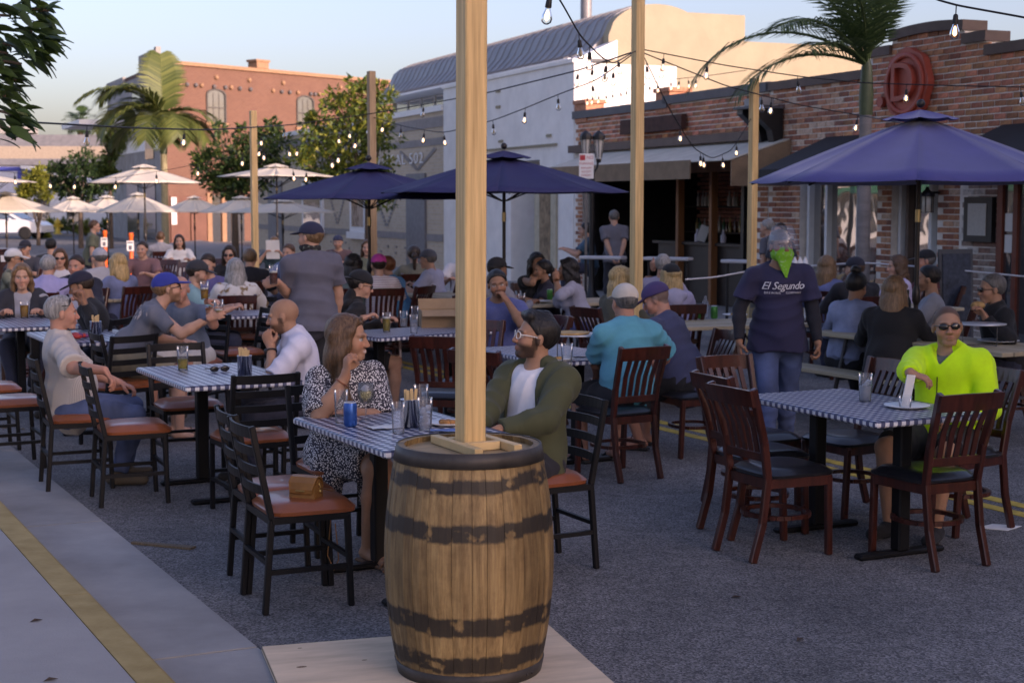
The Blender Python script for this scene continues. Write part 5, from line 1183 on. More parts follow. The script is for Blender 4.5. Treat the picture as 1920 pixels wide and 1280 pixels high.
g = MB(); g.box((0, 0, 1.115), (.56, .46, .03), bev=.005); g.build('top', M_mahog, wb)
# railings and ropes in front of the bar
M_alu = mat('aluminium_tube', (.55,.56,.58), .35, metal=.5, var=.05, bump=0)
for i, (xa, xb, y, Y) in enumerate(((1092, 1170, 482, 22.5), (1210, 1295, 484, 21.8), (1360, 1412, 489, 20.6))):
    a_ = AT(xa, y, Y); b_ = AT(xb, y+2, Y-.3); o = thing('drink_rail', ['drink rail at the left in front of the bartender', 'drink rail in the middle in front of the bar counter', 'drink rail right of the counter beside the fir post'][i], 'rail', group='aluminium drink rails')
    g = MB(); g.box((a_+b_)/2, ((b_-a_).length, .25, .045), Matrix.Rotation(math.atan2((b_-a_).y, (b_-a_).x), 3, 'Z'), bev=.01); g.build('rail_top', M_alu, o)
    for q in (a_.lerp(b_, .08), a_.lerp(b_, .92)):
        g = MB(); g.tube([(q.x, q.y, 0.12), (q.x, q.y, q.z-.02)], .02, 6); g.build('leg', M_black, o)
def rope(label, pts, r_=.012, m=None):
    g_ = MB(); P = [AT(*p) for p in pts]; Q = []
    for i in range(len(P)-1):
        for k in range(6): Q.append(P[i].lerp(P[i+1], k/6))
    Q.append(P[-1]); 
    for _ in range(2): Q = [Q[0]]+[(Q[i-1]+Q[i]*2+Q[i+1])/4 for i in range(1, len(Q)-1)]+[Q[-1]]
    g_.tube(Q, r_, 6); return tag(g_.build('barrier_rope', m or M_alu), label, 'rope', 'white barrier ropes')
rope('white barrier rope behind the waiter running to the left', [(1285, 524, 18.5), (1340, 520, 18.6), (1405, 508, 18.8)])
rope('white barrier rope across the shop window behind the diners', [(1500, 500, 18.4), (1620, 492, 18), (1760, 503, 17.6), (1940, 520, 17.2)])
rope('white barrier rope behind the blue jacket', [(690, 512, 22), (780, 518, 22), (850, 524, 22)])
cb = AT(1795, 540, 17.4); o = thing('chalkboard', 'grey framed chalkboard standing against the whitewashed brick', 'board', (cb.x, 17.45, 0), R(20))
g = MB(); g.box((0, 0, .72), (.46, .03, 1.2), Matrix.Rotation(-.06, 3, 'X')); g.build('frame', M_grey, o); g = MB(); g.box((0, -.022, .74), (.38, .012, 1.06), Matrix.Rotation(-.06, 3, 'X')); g.build('slate', mat('slate', (.045,.055,.075), .7, var=.5, scale=18), o)
# ================================================================= PEOPLE: bodies grown as smooth implicit surfaces
NP = np.array
def nrm(v): v = np.asarray(v, float); return v/(np.linalg.norm(v)+1e-12)
class Prim: pass
def Cap(a, b, ra, rb, n=None, kf=1.0, cut=0, inf=0.0):
    p = Prim(); a = np.asarray(a, float); b = np.asarray(b, float); ra += inf; rb += inf; m = max(ra, rb)
    p.lo = np.minimum(a, b)-m; p.hi = np.maximum(a, b)+m
    def d(X, Y, Z):
        dx = X-a[0]; dy = Y-a[1]; dz = Z-a[2]; e = b-a
        if n is not None:
            pn = dx*n[0]+dy*n[1]+dz*n[2]; c = 1/kf-1; dx = dx+n[0]*pn*c; dy = dy+n[1]*pn*c; dz = dz+n[2]*pn*c; e2 = e+n*(e@n)*c
        else: e2 = e
        L2 = e2@e2+1e-12; t = (dx*e2[0]+dy*e2[1]+dz*e2[2])/L2; tc = np.clip(t, 0, 1)
        q = np.sqrt((dx-tc*e2[0])**2+(dy-tc*e2[1])**2+(dz-tc*e2[2])**2)-(ra+(rb-ra)*tc)
        L = math.sqrt(L2)
        if cut & 2: q = np.maximum(q, (t-1)*L)
        if cut & 1: q = np.maximum(q, -t*L)
        return q
    p.d = d; return p
def Ell(c, r, M=None, inf=0.0):
    p = Prim(); c = np.asarray(c, float); r = np.asarray(r, float)+inf; m = r.max() if M is not None else r; p.lo = c-m; p.hi = c+m
    def d(X, Y, Z):
        dx = X-c[0]; dy = Y-c[1]; dz = Z-c[2]
        if M is not None: dx, dy, dz = (dx*M[0,0]+dy*M[1,0]+dz*M[2,0], dx*M[0,1]+dy*M[1,1]+dz*M[2,1], dx*M[0,2]+dy*M[1,2]+dz*M[2,2])
        k = np.sqrt((dx/r[0])**2+(dy/r[1])**2+(dz/r[2])**2); return (k-1)*r.min()*(.5+.5*(r.mean()/r.min()))
    p.d = d; return p
def Half(p0, n):
    p = Prim(); p0 = np.asarray(p0, float); n = nrm(n); p.lo = NP([-9.]*3); p.hi = NP([9.]*3)
    p.d = lambda X, Y, Z: -((X-p0[0])*n[0]+(Y-p0[1])*n[1]+(Z-p0[2])*n[2])      # solid on the side n points to
    return p
class Grid:
    def __init__(s, lo, hi, h):
        s.h = h; s.lo = np.asarray(lo)-3*h; s.n = np.ceil((np.asarray(hi)+3*h-s.lo)/h).astype(int)+1; s.v = np.full(s.n, .2, np.float32)
    def _sl(s, lo, hi, m):
        a = np.maximum(0, np.floor((lo-m-s.lo)/s.h).astype(int)); b = np.minimum(s.n, np.ceil((hi+m-s.lo)/s.h).astype(int)+1)
        if np.any(b <= a): return None
        g = [(s.lo[i]+s.h*np.arange(a[i], b[i])).astype(np.float32) for i in range(3)]
        return (slice(a[0], b[0]), slice(a[1], b[1]), slice(a[2], b[2])), g[0][:, None, None], g[1][None, :, None], g[2][None, None, :]
    def add(s, prims, k=.02):
        for p in prims:
            q = s._sl(p.lo, p.hi, k+2*s.h)
            if q is None: continue
            sl, X, Y, Z = q; d = p.d(X, Y, Z); o = s.v[sl]
            if k > 0:
                hh = np.clip(.5+.5*(o-d)/k, 0, 1); s.v[sl] = o+(d-o)*hh-k*hh*(1-hh)
            else: s.v[sl] = np.minimum(o, d)
        return s
    def cut(s, prims, k=.006):
        for p in prims:
            q = s._sl(p.lo, p.hi, k+2*s.h)
            if q is None: continue
            sl, X, Y, Z = q; d = -p.d(X, Y, Z); o = s.v[sl]; hh = np.clip(.5-.5*(o-d)/k, 0, 1); s.v[sl] = o+(d-o)*hh+k*hh*(1-hh)
        return s
    def fold(s, amp, seed, f=22.0):
        r_ = np.random.RandomState(seed); X, Y, Z = [(s.lo[i]+s.h*np.arange(s.n[i])).astype(np.float32) for i in range(3)]
        X = X[:, None, None]; Y = Y[None, :, None]; Z = Z[None, None, :]
        for j in range(2):
            k1 = nrm(r_.randn(3)*NP([1, 1, .55]))*f*(1+.7*j); k2 = nrm(r_.randn(3))*f*.5; ph = r_.rand(2)*6.28
            w_ = np.sin(k1[0]*X+k1[1]*Y+k1[2]*Z+ph[0]+2.2*np.sin(k2[0]*X+k2[1]*Y+k2[2]*Z+ph[1])); s.v += ((amp*.8)*w_ if j == 0 else amp*1.15*(np.abs(w_)-.62)).astype(np.float32)
        return s
    def mesh(s):
        v = s.v; ins = v < 0; c = np.zeros(s.n-1, np.uint8)
        for i in (0, 1):
            for j in (0, 1):
                for k in (0, 1): c += ins[i:s.n[0]-1+i, j:s.n[1]-1+j, k:s.n[2]-1+k]
        act = (c > 0) & (c < 8); idx = np.argwhere(act); N = len(idx)
        if N == 0: return np.zeros((0, 3)), np.zeros((0, 4), int)
        num = np.full(s.n-1, -1, np.int32); num[act] = np.arange(N)
        cor = [(i, j, k) for i in (0, 1) for j in (0, 1) for k in (0, 1)]
        cv = [v[idx[:, 0]+i, idx[:, 1]+j, idx[:, 2]+k] for i, j, k in cor]; acc = np.zeros((N, 3)); cnt = np.zeros(N)
        for a in range(8):
            for b in range(a+1, 8):
                df = [cor[b][i]-cor[a][i] for i in range(3)]
                if sum(map(abs, df)) != 1: continue
                x = (cv[a] < 0) != (cv[b] < 0); t = np.where(x, cv[a]/(cv[a]-cv[b]+1e-20), 0)
                for i in range(3): acc[:, i] += np.where(x, cor[a][i]+t*df[i], 0)
                cnt += x
        P = (idx+acc/cnt[:, None])*s.h+s.lo; F = []
        for ax in range(3):
            o1, o2 = [(1, 2), (2, 0), (0, 1)][ax]; sa = [slice(None)]*3; sb = [slice(None)]*3
            sa[ax] = slice(0, -1); sb[ax] = slice(1, None)
            for o in (o1, o2): sa[o] = slice(1, -1); sb[o] = slice(1, -1)
            A_, B_ = ins[tuple(sa)], ins[tuple(sb)]; ch = np.argwhere(A_ != B_)
            if len(ch) == 0: continue
            fl = A_[ch[:, 0], ch[:, 1], ch[:, 2]]; base = ch.copy(); base[:, o1] += 1; base[:, o2] += 1
            def at(d1, d2): q = base.copy(); q[:, o1] += d1; q[:, o2] += d2; return num[q[:, 0], q[:, 1], q[:, 2]]
            q = np.stack([at(-1, -1), at(0, -1), at(0, 0), at(-1, 0)], 1); q[~fl] = q[~fl][:, ::-1]; F.append(q)
        return P, np.concatenate(F)
def mesh_np(name, P, F, mats, col=None):
    me = bpy.data.meshes.new(name); me.vertices.add(len(P)); me.vertices.foreach_set('co', np.asarray(P, np.float32).ravel())
    me.loops.add(F.size); me.loops.foreach_set('vertex_index', F.astype(np.int32).ravel()); me.polygons.add(len(F))
    me.polygons.foreach_set('loop_start', np.arange(0, F.size, 4, dtype=np.int32)); me.polygons.foreach_set('loop_total', np.full(len(F), 4, np.int32))
    me.polygons.foreach_set('use_smooth', np.ones(len(F), bool)); me.update(calc_edges=True); me.validate()
    for m in (mats if isinstance(mats, list) else [mats]): me.materials.append(m)
    if col is not None:
        ca = me.color_attributes.new('Col', 'FLOAT_COLOR', 'POINT'); ca.data.foreach_set('color', np.concatenate([col, np.ones((len(col), 1))], 1).astype(np.float32).ravel())
    return me
def skin_mat():
    m, n, l, p = _new('skin'); at_ = n.new('ShaderNodeAttribute'); at_.attribute_name = 'Col'
    tc = n.new('ShaderNodeTexCoord'); no = n.new('ShaderNodeTexNoise'); no.inputs['Scale'].default_value = 28; no.inputs['Detail'].default_value = 5; l.new(tc.outputs['Object'], no.inputs[0])
    rp = n.new('ShaderNodeValToRGB'); rp.color_ramp.elements[0].color = (.86,.80,.78,1); rp.color_ramp.elements[1].color = (1.1,1.1,1.1,1); l.new(no.outputs[0], rp.inputs[0])
    mx = n.new('ShaderNodeMix'); mx.data_type = 'RGBA'; mx.blend_type = 'MULTIPLY'; mx.inputs[0].default_value = .9; l.new(at_.outputs['Color'], mx.inputs[6]); l.new(rp.outputs[0], mx.inputs[7])
    l.new(mx.outputs[2], p.inputs['Base Color']); p.inputs['Roughness'].default_value = .58; p.inputs['Specular IOR Level'].default_value = .3
    n2 = n.new('ShaderNodeTexNoise'); n2.inputs['Scale'].default_value = 240; n2.inputs['Detail'].default_value = 3; l.new(tc.outputs['Object'], n2.inputs[0]); bp = n.new('ShaderNodeBump'); bp.inputs['Strength'].default_value = .35; bp.inputs['Distance'].default_value = .002; l.new(n2.outputs[0], bp.inputs['Height']); l.new(bp.outputs[0], p.inputs['Normal'])
    p.inputs['Subsurface Weight'].default_value = .05; p.inputs['Subsurface Radius'].default_value = (.02,.008,.004); p.inputs['Subsurface Scale'].default_value = .4; return m
M_skin = skin_mat()
def hair_mat(c):
    k = 'hair_%.3f_%.3f_%.3f' % tuple(c)
    if k in MATS: return MATS[k]
    return mat(k, c, .42, var=.45, scale=5, bump=.9, bscale=10, stretch=(16, 16, 1.6), col2=tuple(min(1, x*1.75+.004) for x in c), spec=.4, bdist=.006)
def cloth(c, pat=None, rough=.85):
    k = 'cloth_%.3f_%.3f_%.3f_%s' % (*c, pat)
    if k in MATS: return MATS[k]
    if pat is None: return mat(k, c, rough, var=.12, scale=7, bump=.2, bscale=420, bdist=.0012, sheen=.06)
    m, n, l, p = _new(k); tc = n.new('ShaderNodeTexCoord'); p.inputs['Roughness'].default_value = rough
    rp = n.new('ShaderNodeValToRGB'); rp.color_ramp.interpolation = 'LINEAR'; e = rp.color_ramp.elements
    if pat == 'speckle':
        vo = n.new('ShaderNodeTexVoronoi'); vo.inputs['Scale'].default_value = 105; l.new(tc.outputs['Object'], vo.inputs[0]); e[0].position = .36; e[0].color = (.66,.64,.63,1); e[1].position = .47; e[1].color = (*c, 1); l.new(vo.outputs['Distance'], rp.inputs[0])
    elif pat in ('stripe', 'hstripe'):
        sp = n.new('ShaderNodeSeparateXYZ'); l.new(tc.outputs['Object'], sp.inputs[0])
        f_ = math_node(n, 'MULTIPLY', b=115 if pat == 'stripe' else 40)
        if pat == 'stripe':
            ad = n.new('ShaderNodeMath'); ad.operation = 'ADD'; l.new(sp.outputs[0], ad.inputs[0]); l.new(sp.outputs[1], ad.inputs[1]); l.new(ad.outputs[0], f_.inputs[0])
        else: l.new(sp.outputs[2], f_.inputs[0])
        fr = math_node(n, 'FRACT'); l.new(f_.outputs[0], fr.inputs[0]); l.new(fr.outputs[0], rp.inputs[0]); d_ = (.30,.27,.25) if pat == 'stripe' else (.36,.15,.2)
        e[0].position = .16; e[0].color = (*d_, 1); e[1].position = .34; e[1].color = (*c, 1)
    elif pat in ('floral', 'camo', 'denim', 'print'):
        no = n.new('ShaderNodeTexNoise'); no.inputs['Scale'].default_value = {'floral': 11, 'camo': 12, 'denim': 5, 'print': 45}[pat]; no.inputs['Detail'].default_value = 4; l.new(tc.outputs['Object'], no.inputs[0]); l.new(no.outputs[0], rp.inputs[0])
        if pat == 'floral': e[0].position = .38; e[0].color = (.20,.13,.06,1); e[1].position = .46; e[1].color = (*c, 1)
        elif pat == 'denim': e[0].position = .3; e[0].color = tuple(x*.55 for x in c)+(1,); e[1].position = .75; e[1].color = tuple(min(1, x*1.5) for x in c)+(1,)
        elif pat == 'camo': e[0].position = .45; e[0].color = tuple(x*.4 for x in c)+(1,); e[1].position = .55; e[1].color = (*c, 1)
        else: e[0].position = .58; e[0].color = (*c, 1); e[1].position = .66; e[1].color = (c[0]*.6+.16, c[1]*.6+.2, c[2]*.6+.15, 1)
    l.new(rp.outputs[0], p.inputs['Base Color'])
    nb_ = n.new('ShaderNodeTexNoise'); nb_.inputs['Scale'].default_value = 420; l.new(tc.outputs['Object'], nb_.inputs[0]); bp = n.new('ShaderNodeBump'); bp.inputs['Strength'].default_value = .2; bp.inputs['Distance'].default_value = .0012; l.new(nb_.outputs[0], bp.inputs['Height']); l.new(bp.outputs[0], p.inputs['Normal'])
    MATS[k] = m; return m
M_lens = mat('dark_lens', (.012,.010,.010), .12, var=0, bump=0, spec=.7); M_frame_d = mat('dark_frame', (.02,.015,.012), .4, var=0, bump=0); M_frame_w = mat('clear_frame', (.65,.63,.60), .3, var=0, bump=0)

def rotx(a): c, s = math.cos(a), math.sin(a); return NP([[1,0,0],[0,c,-s],[0,s,c]])
def roty(a): c, s = math.cos(a), math.sin(a); return NP([[c,0,s],[0,1,0],[-s,0,c]])
def rotz(a): c, s = math.cos(a), math.sin(a); return NP([[c,-s,0],[s,c,0],[0,0,1]])
def ik(a, t, l1, l2, pole):
    a = np.asarray(a, float); t = np.asarray(t, float); d = t-a; D = np.linalg.norm(d); D2 = min(D, (l1+l2)*.995); dn = d/(D+1e-9); t = a+dn*D2
    x = (l1*l1-l2*l2+D2*D2)/(2*D2); h = math.sqrt(max(1e-8, l1*l1-x*x)); pl = np.asarray(pole, float); pl = pl-dn*(pl@dn); pl = nrm(pl)
    return a+dn*x+pl*h, t
SKIN = {'light': (.50,.285,.20), 'tan': (.40,.215,.135), 'red': (.47,.235,.165), 'med': (.31,.16,.095), 'brown': (.20,.10,.06)}
HAIRC = {'black': (.012,.010,.009), 'dark': (.028,.017,.011), 'brown': (.075,.038,.019), 'brown2': (.105,.055,.028), 'lbrown': (.15,.085,.042), 'blond': (.36,.235,.10), 'grey': (.22,.215,.205), 'dgrey': (.09,.085,.08), 'red': (.16,.055,.02)}
PN = [0]
def person(label, X, Y, heading, q=2, sit=True, lean=6, side=0, twist=0, yaw=0, pitch=4, roll=0, female=False, bulk=1.0, belly=0.0, s=1.0, seat=.450, z0=0.0,
           skin='light', hair='short', hairc='brown', top=(.1,.1,.1), tpat=None, sleeve='short', bottom=(.03,.035,.06), bpat=None, legs='long', shoe=(.03,.025,.02), shoes='shoe',
           cap=None, capback=False, glasses=None, stubble=0.0, jacket=None, collar=False, hood=None, rh=None, lh=None, rpole=None, lpole=None, rpalm=None, lpalm=None, rdir=None, ldir=None, curl=(.55, .55),
           feet=None, knees=None, smile=False, bandana=None, shield=False, dress=False, lower=True, group='people at the outdoor tables', tilt=0.0, browc=None, headoff=None, spread=None, undersl=None, scarf=False):
    PN[0] += 1; seed = PN[0]*17+3
    HB = (.0105, .0155, .021)[q]; HH = (.0046, .0078, .0115)[q]; HN = (.0046, .0075, .0125)[q]; HC = (.0098, .0145, .019)[q]
    o = thing('person', label, 'person', (X, Y, z0), R(heading), group=group); o.scale = (s, s, s)
    sw = (.158 if female else .182)*(.5+.5*bulk); hw = .092
    pel = NP([0, 0, seat+.085 if sit else .925]); u = rotz(R(twist*.3)) @ rotx(-R(lean)) @ roty(R(side)) @ NP([0, 0, 1.]); tw = rotz(R(twist)); r = tw @ NP([1., 0, 0]); r = nrm(r-u*(r@u)); f = np.cross(u, r)
    TL = .455 if female else .475; nb_ = pel+u*TL; sho = {1: nb_+r*sw-u*.045, -1: nb_-r*sw-u*.045}
    nd = nrm(u*.55+NP([0, 0, .6])+f*.12); hc = nb_+nd*.158+f*.012
    if headoff is not None: hc = hc+NP(headoff)
    Rh = rotz(R(yaw+twist)) @ rotx(-R(pitch)) @ roty(R(roll)); H = lambda x, y, z: hc+Rh @ NP([x, y, z])
    # arms
    dz_ = 0 if sit else 0
    defr = NP([.17, .40, .82]) if sit else NP([.27, .06, .82]); defl = NP([-.17, .40, .82]) if sit else NP([-.27, .06, .82])
    ht = {1: NP(rh) if rh is not None else defr, -1: NP(lh) if lh is not None else defl}; pol = {1: rpole if rpole is not None else (.6, -.4, -.7), -1: lpole if lpole is not None else (-.6, -.4, -.7)}
    el, wr = {}, {}
    for sd in (1, -1): el[sd], wr[sd] = ik(sho[sd], ht[sd], .275, .245, pol[sd])
    # legs
    hip = {1: pel+NP([hw, 0, -.015]), -1: pel+NP([-hw, 0, -.015])}; sp_ = spread if spread is not None else (.13 if not female else .08)
    ft = feet or ({1: (sp_, .44, 0), -1: (-sp_, .42, 0)} if sit else {1: (.11, .02, 0), -1: (-.11, -.02, 0)})
    kn, an = {}, {}
    for sd in (1, -1):
        fx = NP(ft[sd], dtype=float)+NP([0, 0, .078]); kp = (knees or {}).get(sd, (sd*.25, .6, 1.0) if sit else (0, 1, .1)); kn[sd], an[sd] = ik(hip[sd], fx, .425, .425, kp)
    b = bulk; fk = .70+.10*(b-1)
    def torso(inf):
        P = [Cap(pel-u*.02, pel+u*.17, .150*b+inf, .138*b+inf, f, fk+.06), Cap(pel+u*.17, nb_-u*.13, .138*b+inf, .152*b+inf, f, fk), Cap(sho[1]-r*.035-u*.03, sho[-1]+r*.035-u*.03, .066+inf, .066+inf), Cap(nb_-u*.10, nb_+nd*.02, .10+inf*.6, .062+inf*.4, f, .85)]+[Cap(nb_+nd*.012, sho[sg]-r*sg*.02+u*.012, .046+inf*.5, .044+inf*.6, f, .9) for sg in (1, -1)]
        if belly: P.append(Ell(pel+u*.13+f*(.05+.35*belly), NP([.15*b, .115+belly*.4, .16])+inf, np.stack([r, f, u], 1)))
        if female: P += [Ell(nb_-u*.19+f*.085+r*sg*.072, NP([.068, .062, .07])+inf) for sg in (1, -1)]
        return P
    hipsP = lambda inf: [Cap(hip[1]*.93+hip[-1]*.07, hip[-1]*.93+hip[1]*.07, .106*b+inf, .106*b+inf)]
    def thigh(sd, inf, t0=0., t1=1., cut=0): a, c = hip[sd], kn[sd]; return Cap(a+(c-a)*t0, a+(c-a)*t1, (.088*b)-.026*t0+inf, .088*b-(.088*b-.058)*t1+inf, cut=cut)
    def shin(sd, inf, t1=1., cut=0): a, c = kn[sd], an[sd]; return [Cap(a, a+(c-a)*.35, .055+inf, .054+inf), Cap(a+(c-a)*.35, a+(c-a)*t1, .054+inf, .054-(.054-.036)*(t1-.35)/.65+inf, cut=cut)]
    def uarm(sd, inf, t1=1., cut=0): a, c = sho[sd], el[sd]; return Cap(a, a+(c-a)*t1, .052*(.6+.4*b)+inf, .052*(.6+.4*b)-.012*t1+inf, cut=cut)
    def farm(sd, inf, t1=1., cut=0): a, c = el[sd], wr[sd]; return [Cap(a, a+(c-a)*min(.3, t1), .040+inf, .042+inf), Cap(a+(c-a)*.3, a+(c-a)*t1, .042+inf, .042-.015*(t1-.3)/.7+inf, cut=cut)] if t1 > .3 else [Cap(a, a+(c-a)*t1, .04+inf, .042+inf, cut=cut)]
    def foot(sd):
        a = an[sd]; k = kn[sd]; d = NP([(k-a)[0]*.3, 1, 0]) if sit else NP([0, 1, 0]); d = nrm(NP([sd*.18, 1, 0])); g_ = a*NP([1, 1, 0]); return d, g_
    # ---------------- head
    fw = .93 if female else 1.0
    headP = [Ell(H(0,-.014,.032), (.0745,.096,.086), Rh), Ell(H(0,.026,-.035), (.060*fw,.064,.075), Rh), Cap(H(-.018*fw,.066,-.092), H(.018*fw,.066,-.092), .020, .020)]
    headP += [Ell(H(sg*.040,.052,-.028), (.026,.030,.030), Rh) for sg in (1, -1)]
    noseP = [Cap(H(0,.088,.010), H(0,.1055,-.026), .0085, .0118), Ell(H(.011,.100,-.031), (.009,.011,.008), Rh), Ell(H(-.011,.100,-.031), (.009,.011,.008), Rh)]
    browP = [Cap(H(sg*.012,.086,.022), H(sg*.046,.074,.022), .010, .008) for sg in (1, -1)]
    lipP = [Cap(H(-.022,.081,-.060), H(.022,.081,-.060), .0075, .0075), Cap(H(-.010,.090,-.0555), H(.010,.090,-.0555), .0065, .0065), Cap(H(-.013,.088,-.067), H(.013,.088,-.067), .0075, .0075)]
    earP = [Ell(H(sg*.078,-.006,-.004), (.011,.019,.032), Rh) for sg in (1, -1)]
    neckP = [Cap(nb_-u*.05-f*.01, H(0,-.022,-.055), .060 if not female else .050, .054 if not female else .046)]
    eyeS = [Ell(H(sg*.031,.096,.004), (.019,.016,.0115), Rh) for sg in (1, -1)]; eyeB = [Ell(H(sg*.031,.0755,.003), (.0128,.0118,.0105), Rh) for sg in (1, -1)]
    # ---------------- hands
    def hand(sd):
        w_ = wr[sd]; fd = nrm(wr[sd]-el[sd]); gd = (rdir if sd > 0 else ldir); hd = nrm(gd) if gd is not None else fd
        pm = rpalm if sd > 0 else lpalm; pm = NP(pm, dtype=float) if pm is not None else (NP([0, 0, -1.]) if sit else NP([-sd, 0., 0.])); pm = nrm(pm-hd*(pm@hd)); th = np.cross(hd, pm)*sd; cu = curl[0 if sd > 0 else 1]
        P = [Cap(w_-fd*.02, w_+hd*.02, .029, .030, pm, .72), Cap(w_+hd*.022, w_+hd*.070, .036, .040, pm, .36)]
        for i, L in enumerate((.070, .078, .073, .056)):
            c = w_+hd*(.086-.004*abs(i-1))+th*(.030-.0195*i); ang = .10+cu*.75; d = hd
            for j, fr in enumerate((.45, .31, .24)):
                d = hd*math.cos(ang)+pm*math.sin(ang); e = c+nrm(d+th*(.10-.07*i)*.5)*L*fr; P.append(Cap(c, e, .0092-.0010*j, .0084-.0010*j)); c = e; ang += .15+cu*1.05
        c = w_+hd*.024+th*.028; d = nrm(hd*.62+th*.62+pm*(.25+.35*cu)); e = c+d*.042; P.append(Cap(c, e, .0135, .0112)); d2 = nrm(hd*(.85-.3*cu)+th*(.25-.45*cu)+pm*(.2+.4*cu)); P.append(Cap(e, e+d2*.034, .0108, .0088)); return P
    armP = []; handP = {1: hand(1), -1: hand(-1)}
    for sd in (1, -1): armP += [uarm(sd, 0)]+farm(sd, 0)
    legP = []
    for sd in (1, -1):
        legP += [thigh(sd, 0)]+shin(sd, 0); d, g_ = foot(sd); legP += [Cap(an[sd]-NP([0, 0, .03])-d*.03, g_+d*.15+NP([0, 0, .028]), .036, .026, NP([0, 0, 1.]), .85)]
    showlegs = lower and (legs in ('short', 'bare') or dress)
    sk = NP(SKIN[skin]); hcol = NP(HAIRC[hairc]); PP, FF, CC = [], [], []; off = 0
    def put(P, F, C):
        nonlocal off
        PP.append(P); FF.append(F+off); CC.append(C); off += len(P)
    # coarse body
    allP = torso(-.012)+neckP+armP+(legP if showlegs else [thigh(sd, -.01, 0, .5) for sd in (1, -1)]); lo = np.min([p.lo for p in allP], 0); hi = np.max([p.hi for p in allP], 0)
    G_ = Grid(lo, hi, HB).add(allP, .022); P, F = G_.mesh(); fc = P[F].mean(1)
    keep = np.ones(len(F), bool)
    for sd in (1, -1): keep &= ~(((fc-wr[sd]) @ nrm(wr[sd]-el[sd]) > -.004) & (np.linalg.norm(fc-wr[sd], axis=1) < .08))
    keep &= ~(((fc-hc) @ nrm(hc-nb_)) > -.085)
    put(P, F[keep], np.tile(sk*.97, (len(P), 1)))
    # head
    hp = headP+neckP; lo = hc-.155; hi = hc+.155; G_ = Grid(lo, hi, HH).add(headP, .026).add(browP, .014).add(noseP, .012).add(earP, .008).add(neckP, .022).cut(eyeS, .012).add(eyeB, .003).add(lipP, .005); P, F = G_.mesh()
    fc = P[F].mean(1); F = F[((fc-hc) @ nrm(hc-nb_)) > -.093]
    L = (P-hc) @ Rh; C = np.tile(sk, (len(P), 1)); x, y, z = L.T
    ch = np.exp(-(((np.abs(x)-.042)/.022)**2+((z+.025)/.022)**2))*(y > .02); C = C*(1+ch[:, None]*NP([.08, -.10, -.12])*1.2)
    nz = np.exp(-((x/.018)**2+((z+.025)/.022)**2))*(y > .085); C = C*(1+nz[:, None]*NP([.06, -.08, -.10]))
    if stubble > 0:
        m_ = np.clip((-.030-z)/.02, 0, 1)*np.clip((y+.01)/.02, 0, 1)*(1-np.exp(-((x/.026)**2+((z+.061)/.010)**2)*.8)*(y > .07)); m_ = np.maximum(m_, np.exp(-((x/.03)**2+((z+.045)/.0075)**2))*(y > .07)); m_ = np.maximum(m_, (np.abs(x) > .052)*(z < .0)*(z > -.06)*(y > -.005)*(y < .03)*.9)
        C = C*(1-m_[:, None]*stubble)+hcol*m_[:, None]*stubble
    if hair in ('buzz', 'bald'):
        m_ = np.clip(((-.75*(y-.062)+.66*(z-.068)))/.012, 0, 1)*(.80 if hair == 'buzz' else .10)*(z > -.06); C = C*(1-m_[:, None])+hcol*m_[:, None]
    bw = np.exp(-(((np.abs(x)-.031)/.019)**4+((z-.0235+.10*(np.abs(x)-.03)*(np.abs(x) > .03))/.0052)**2))*(y > .05); bc = NP(HAIRC[browc]) if browc else hcol; C = C*(1-.8*bw[:, None])+bc*.8*bw[:, None]
    lm_ = np.exp(-((x/.021)**4+((z+.0605)/.0105)**2))*(y > .07); lc = sk*NP([.98, .62, .62]); C = C*(1-.75*lm_[:, None])+lc*.75*lm_[:, None]
    if smile:
        tm = np.exp(-((x/.019)**4+((z+.0608+.0)/.0058)**2))*(y > .07); C = C*(1-.95*tm[:, None])+NP([.75, .72, .68])*.95*tm[:, None]
    else:
        tm = np.exp(-((x/.021)**4+((z+.0612)/.0022)**2))*(y > .07); C = C*(1-.7*tm[:, None])
    for sg in (1, -1):
        eb = NP([sg*.031, .0755, .003]); de = np.linalg.norm((L-eb)/NP([.0155, .0145, .0098]), axis=1); wv = np.clip((1.12-de)/.10, 0, 1)*(y > .072); C = C*(1-wv[:, None])+NP([.40, .37, .35])*wv[:, None]
        lash = np.exp(-(((x-eb[0])/.015)**4+((z-.0118)/.0036)**2))*(y > .06); C = C*(1-.75*lash[:, None])
        ir = np.clip(1.5-np.hypot(x-eb[0], z-eb[2])/.0052, 0, 1)*(y > .078); C = C*(1-ir[:, None])+NP([.025, .017, .012])*ir[:, None]
    put(P, F, np.clip(C, 0, 1))
    # hands
    for sd in (1, -1):
        P_ = handP[sd]+farm(sd, 0); lo = np.min([p.lo for p in handP[sd]], 0); hi = np.max([p.hi for p in handP[sd]], 0); G_ = Grid(lo, hi, HN).add(P_, .007); P, F = G_.mesh(); fc = P[F].mean(1)
        if len(F): F = F[((fc-wr[sd]) @ nrm(wr[sd]-el[sd])) > -.012]; put(P, F, np.tile(sk*NP([1.02, .95, .93]), (len(P), 1)))
    body = link('body', mesh_np('body', np.concatenate(PP), np.concatenate(FF), M_skin, np.concatenate(CC)), o)
    def piece(name, prims, m, k=.02, h=HC, cuts=(), fold=0.0, ff=22.0, ck=.006, parent=None, bounds=None, late=()):
        lo = np.min([p.lo for p in list(prims)+list(late)], 0); hi = np.max([p.hi for p in list(prims)+list(late)], 0)
        if bounds: lo, hi = bounds
        G_ = Grid(lo, hi, h).add(prims, k)
        if late: G_.cut(cuts, ck).add(late, k)
        if fold: G_.fold(fold, seed, ff)
        if cuts and not late: G_.cut(cuts, ck)
        P, F = G_.mesh()
        return link(name, mesh_np(name, P, F, m), parent or o), P
    sinf = .014 if not jacket else .006
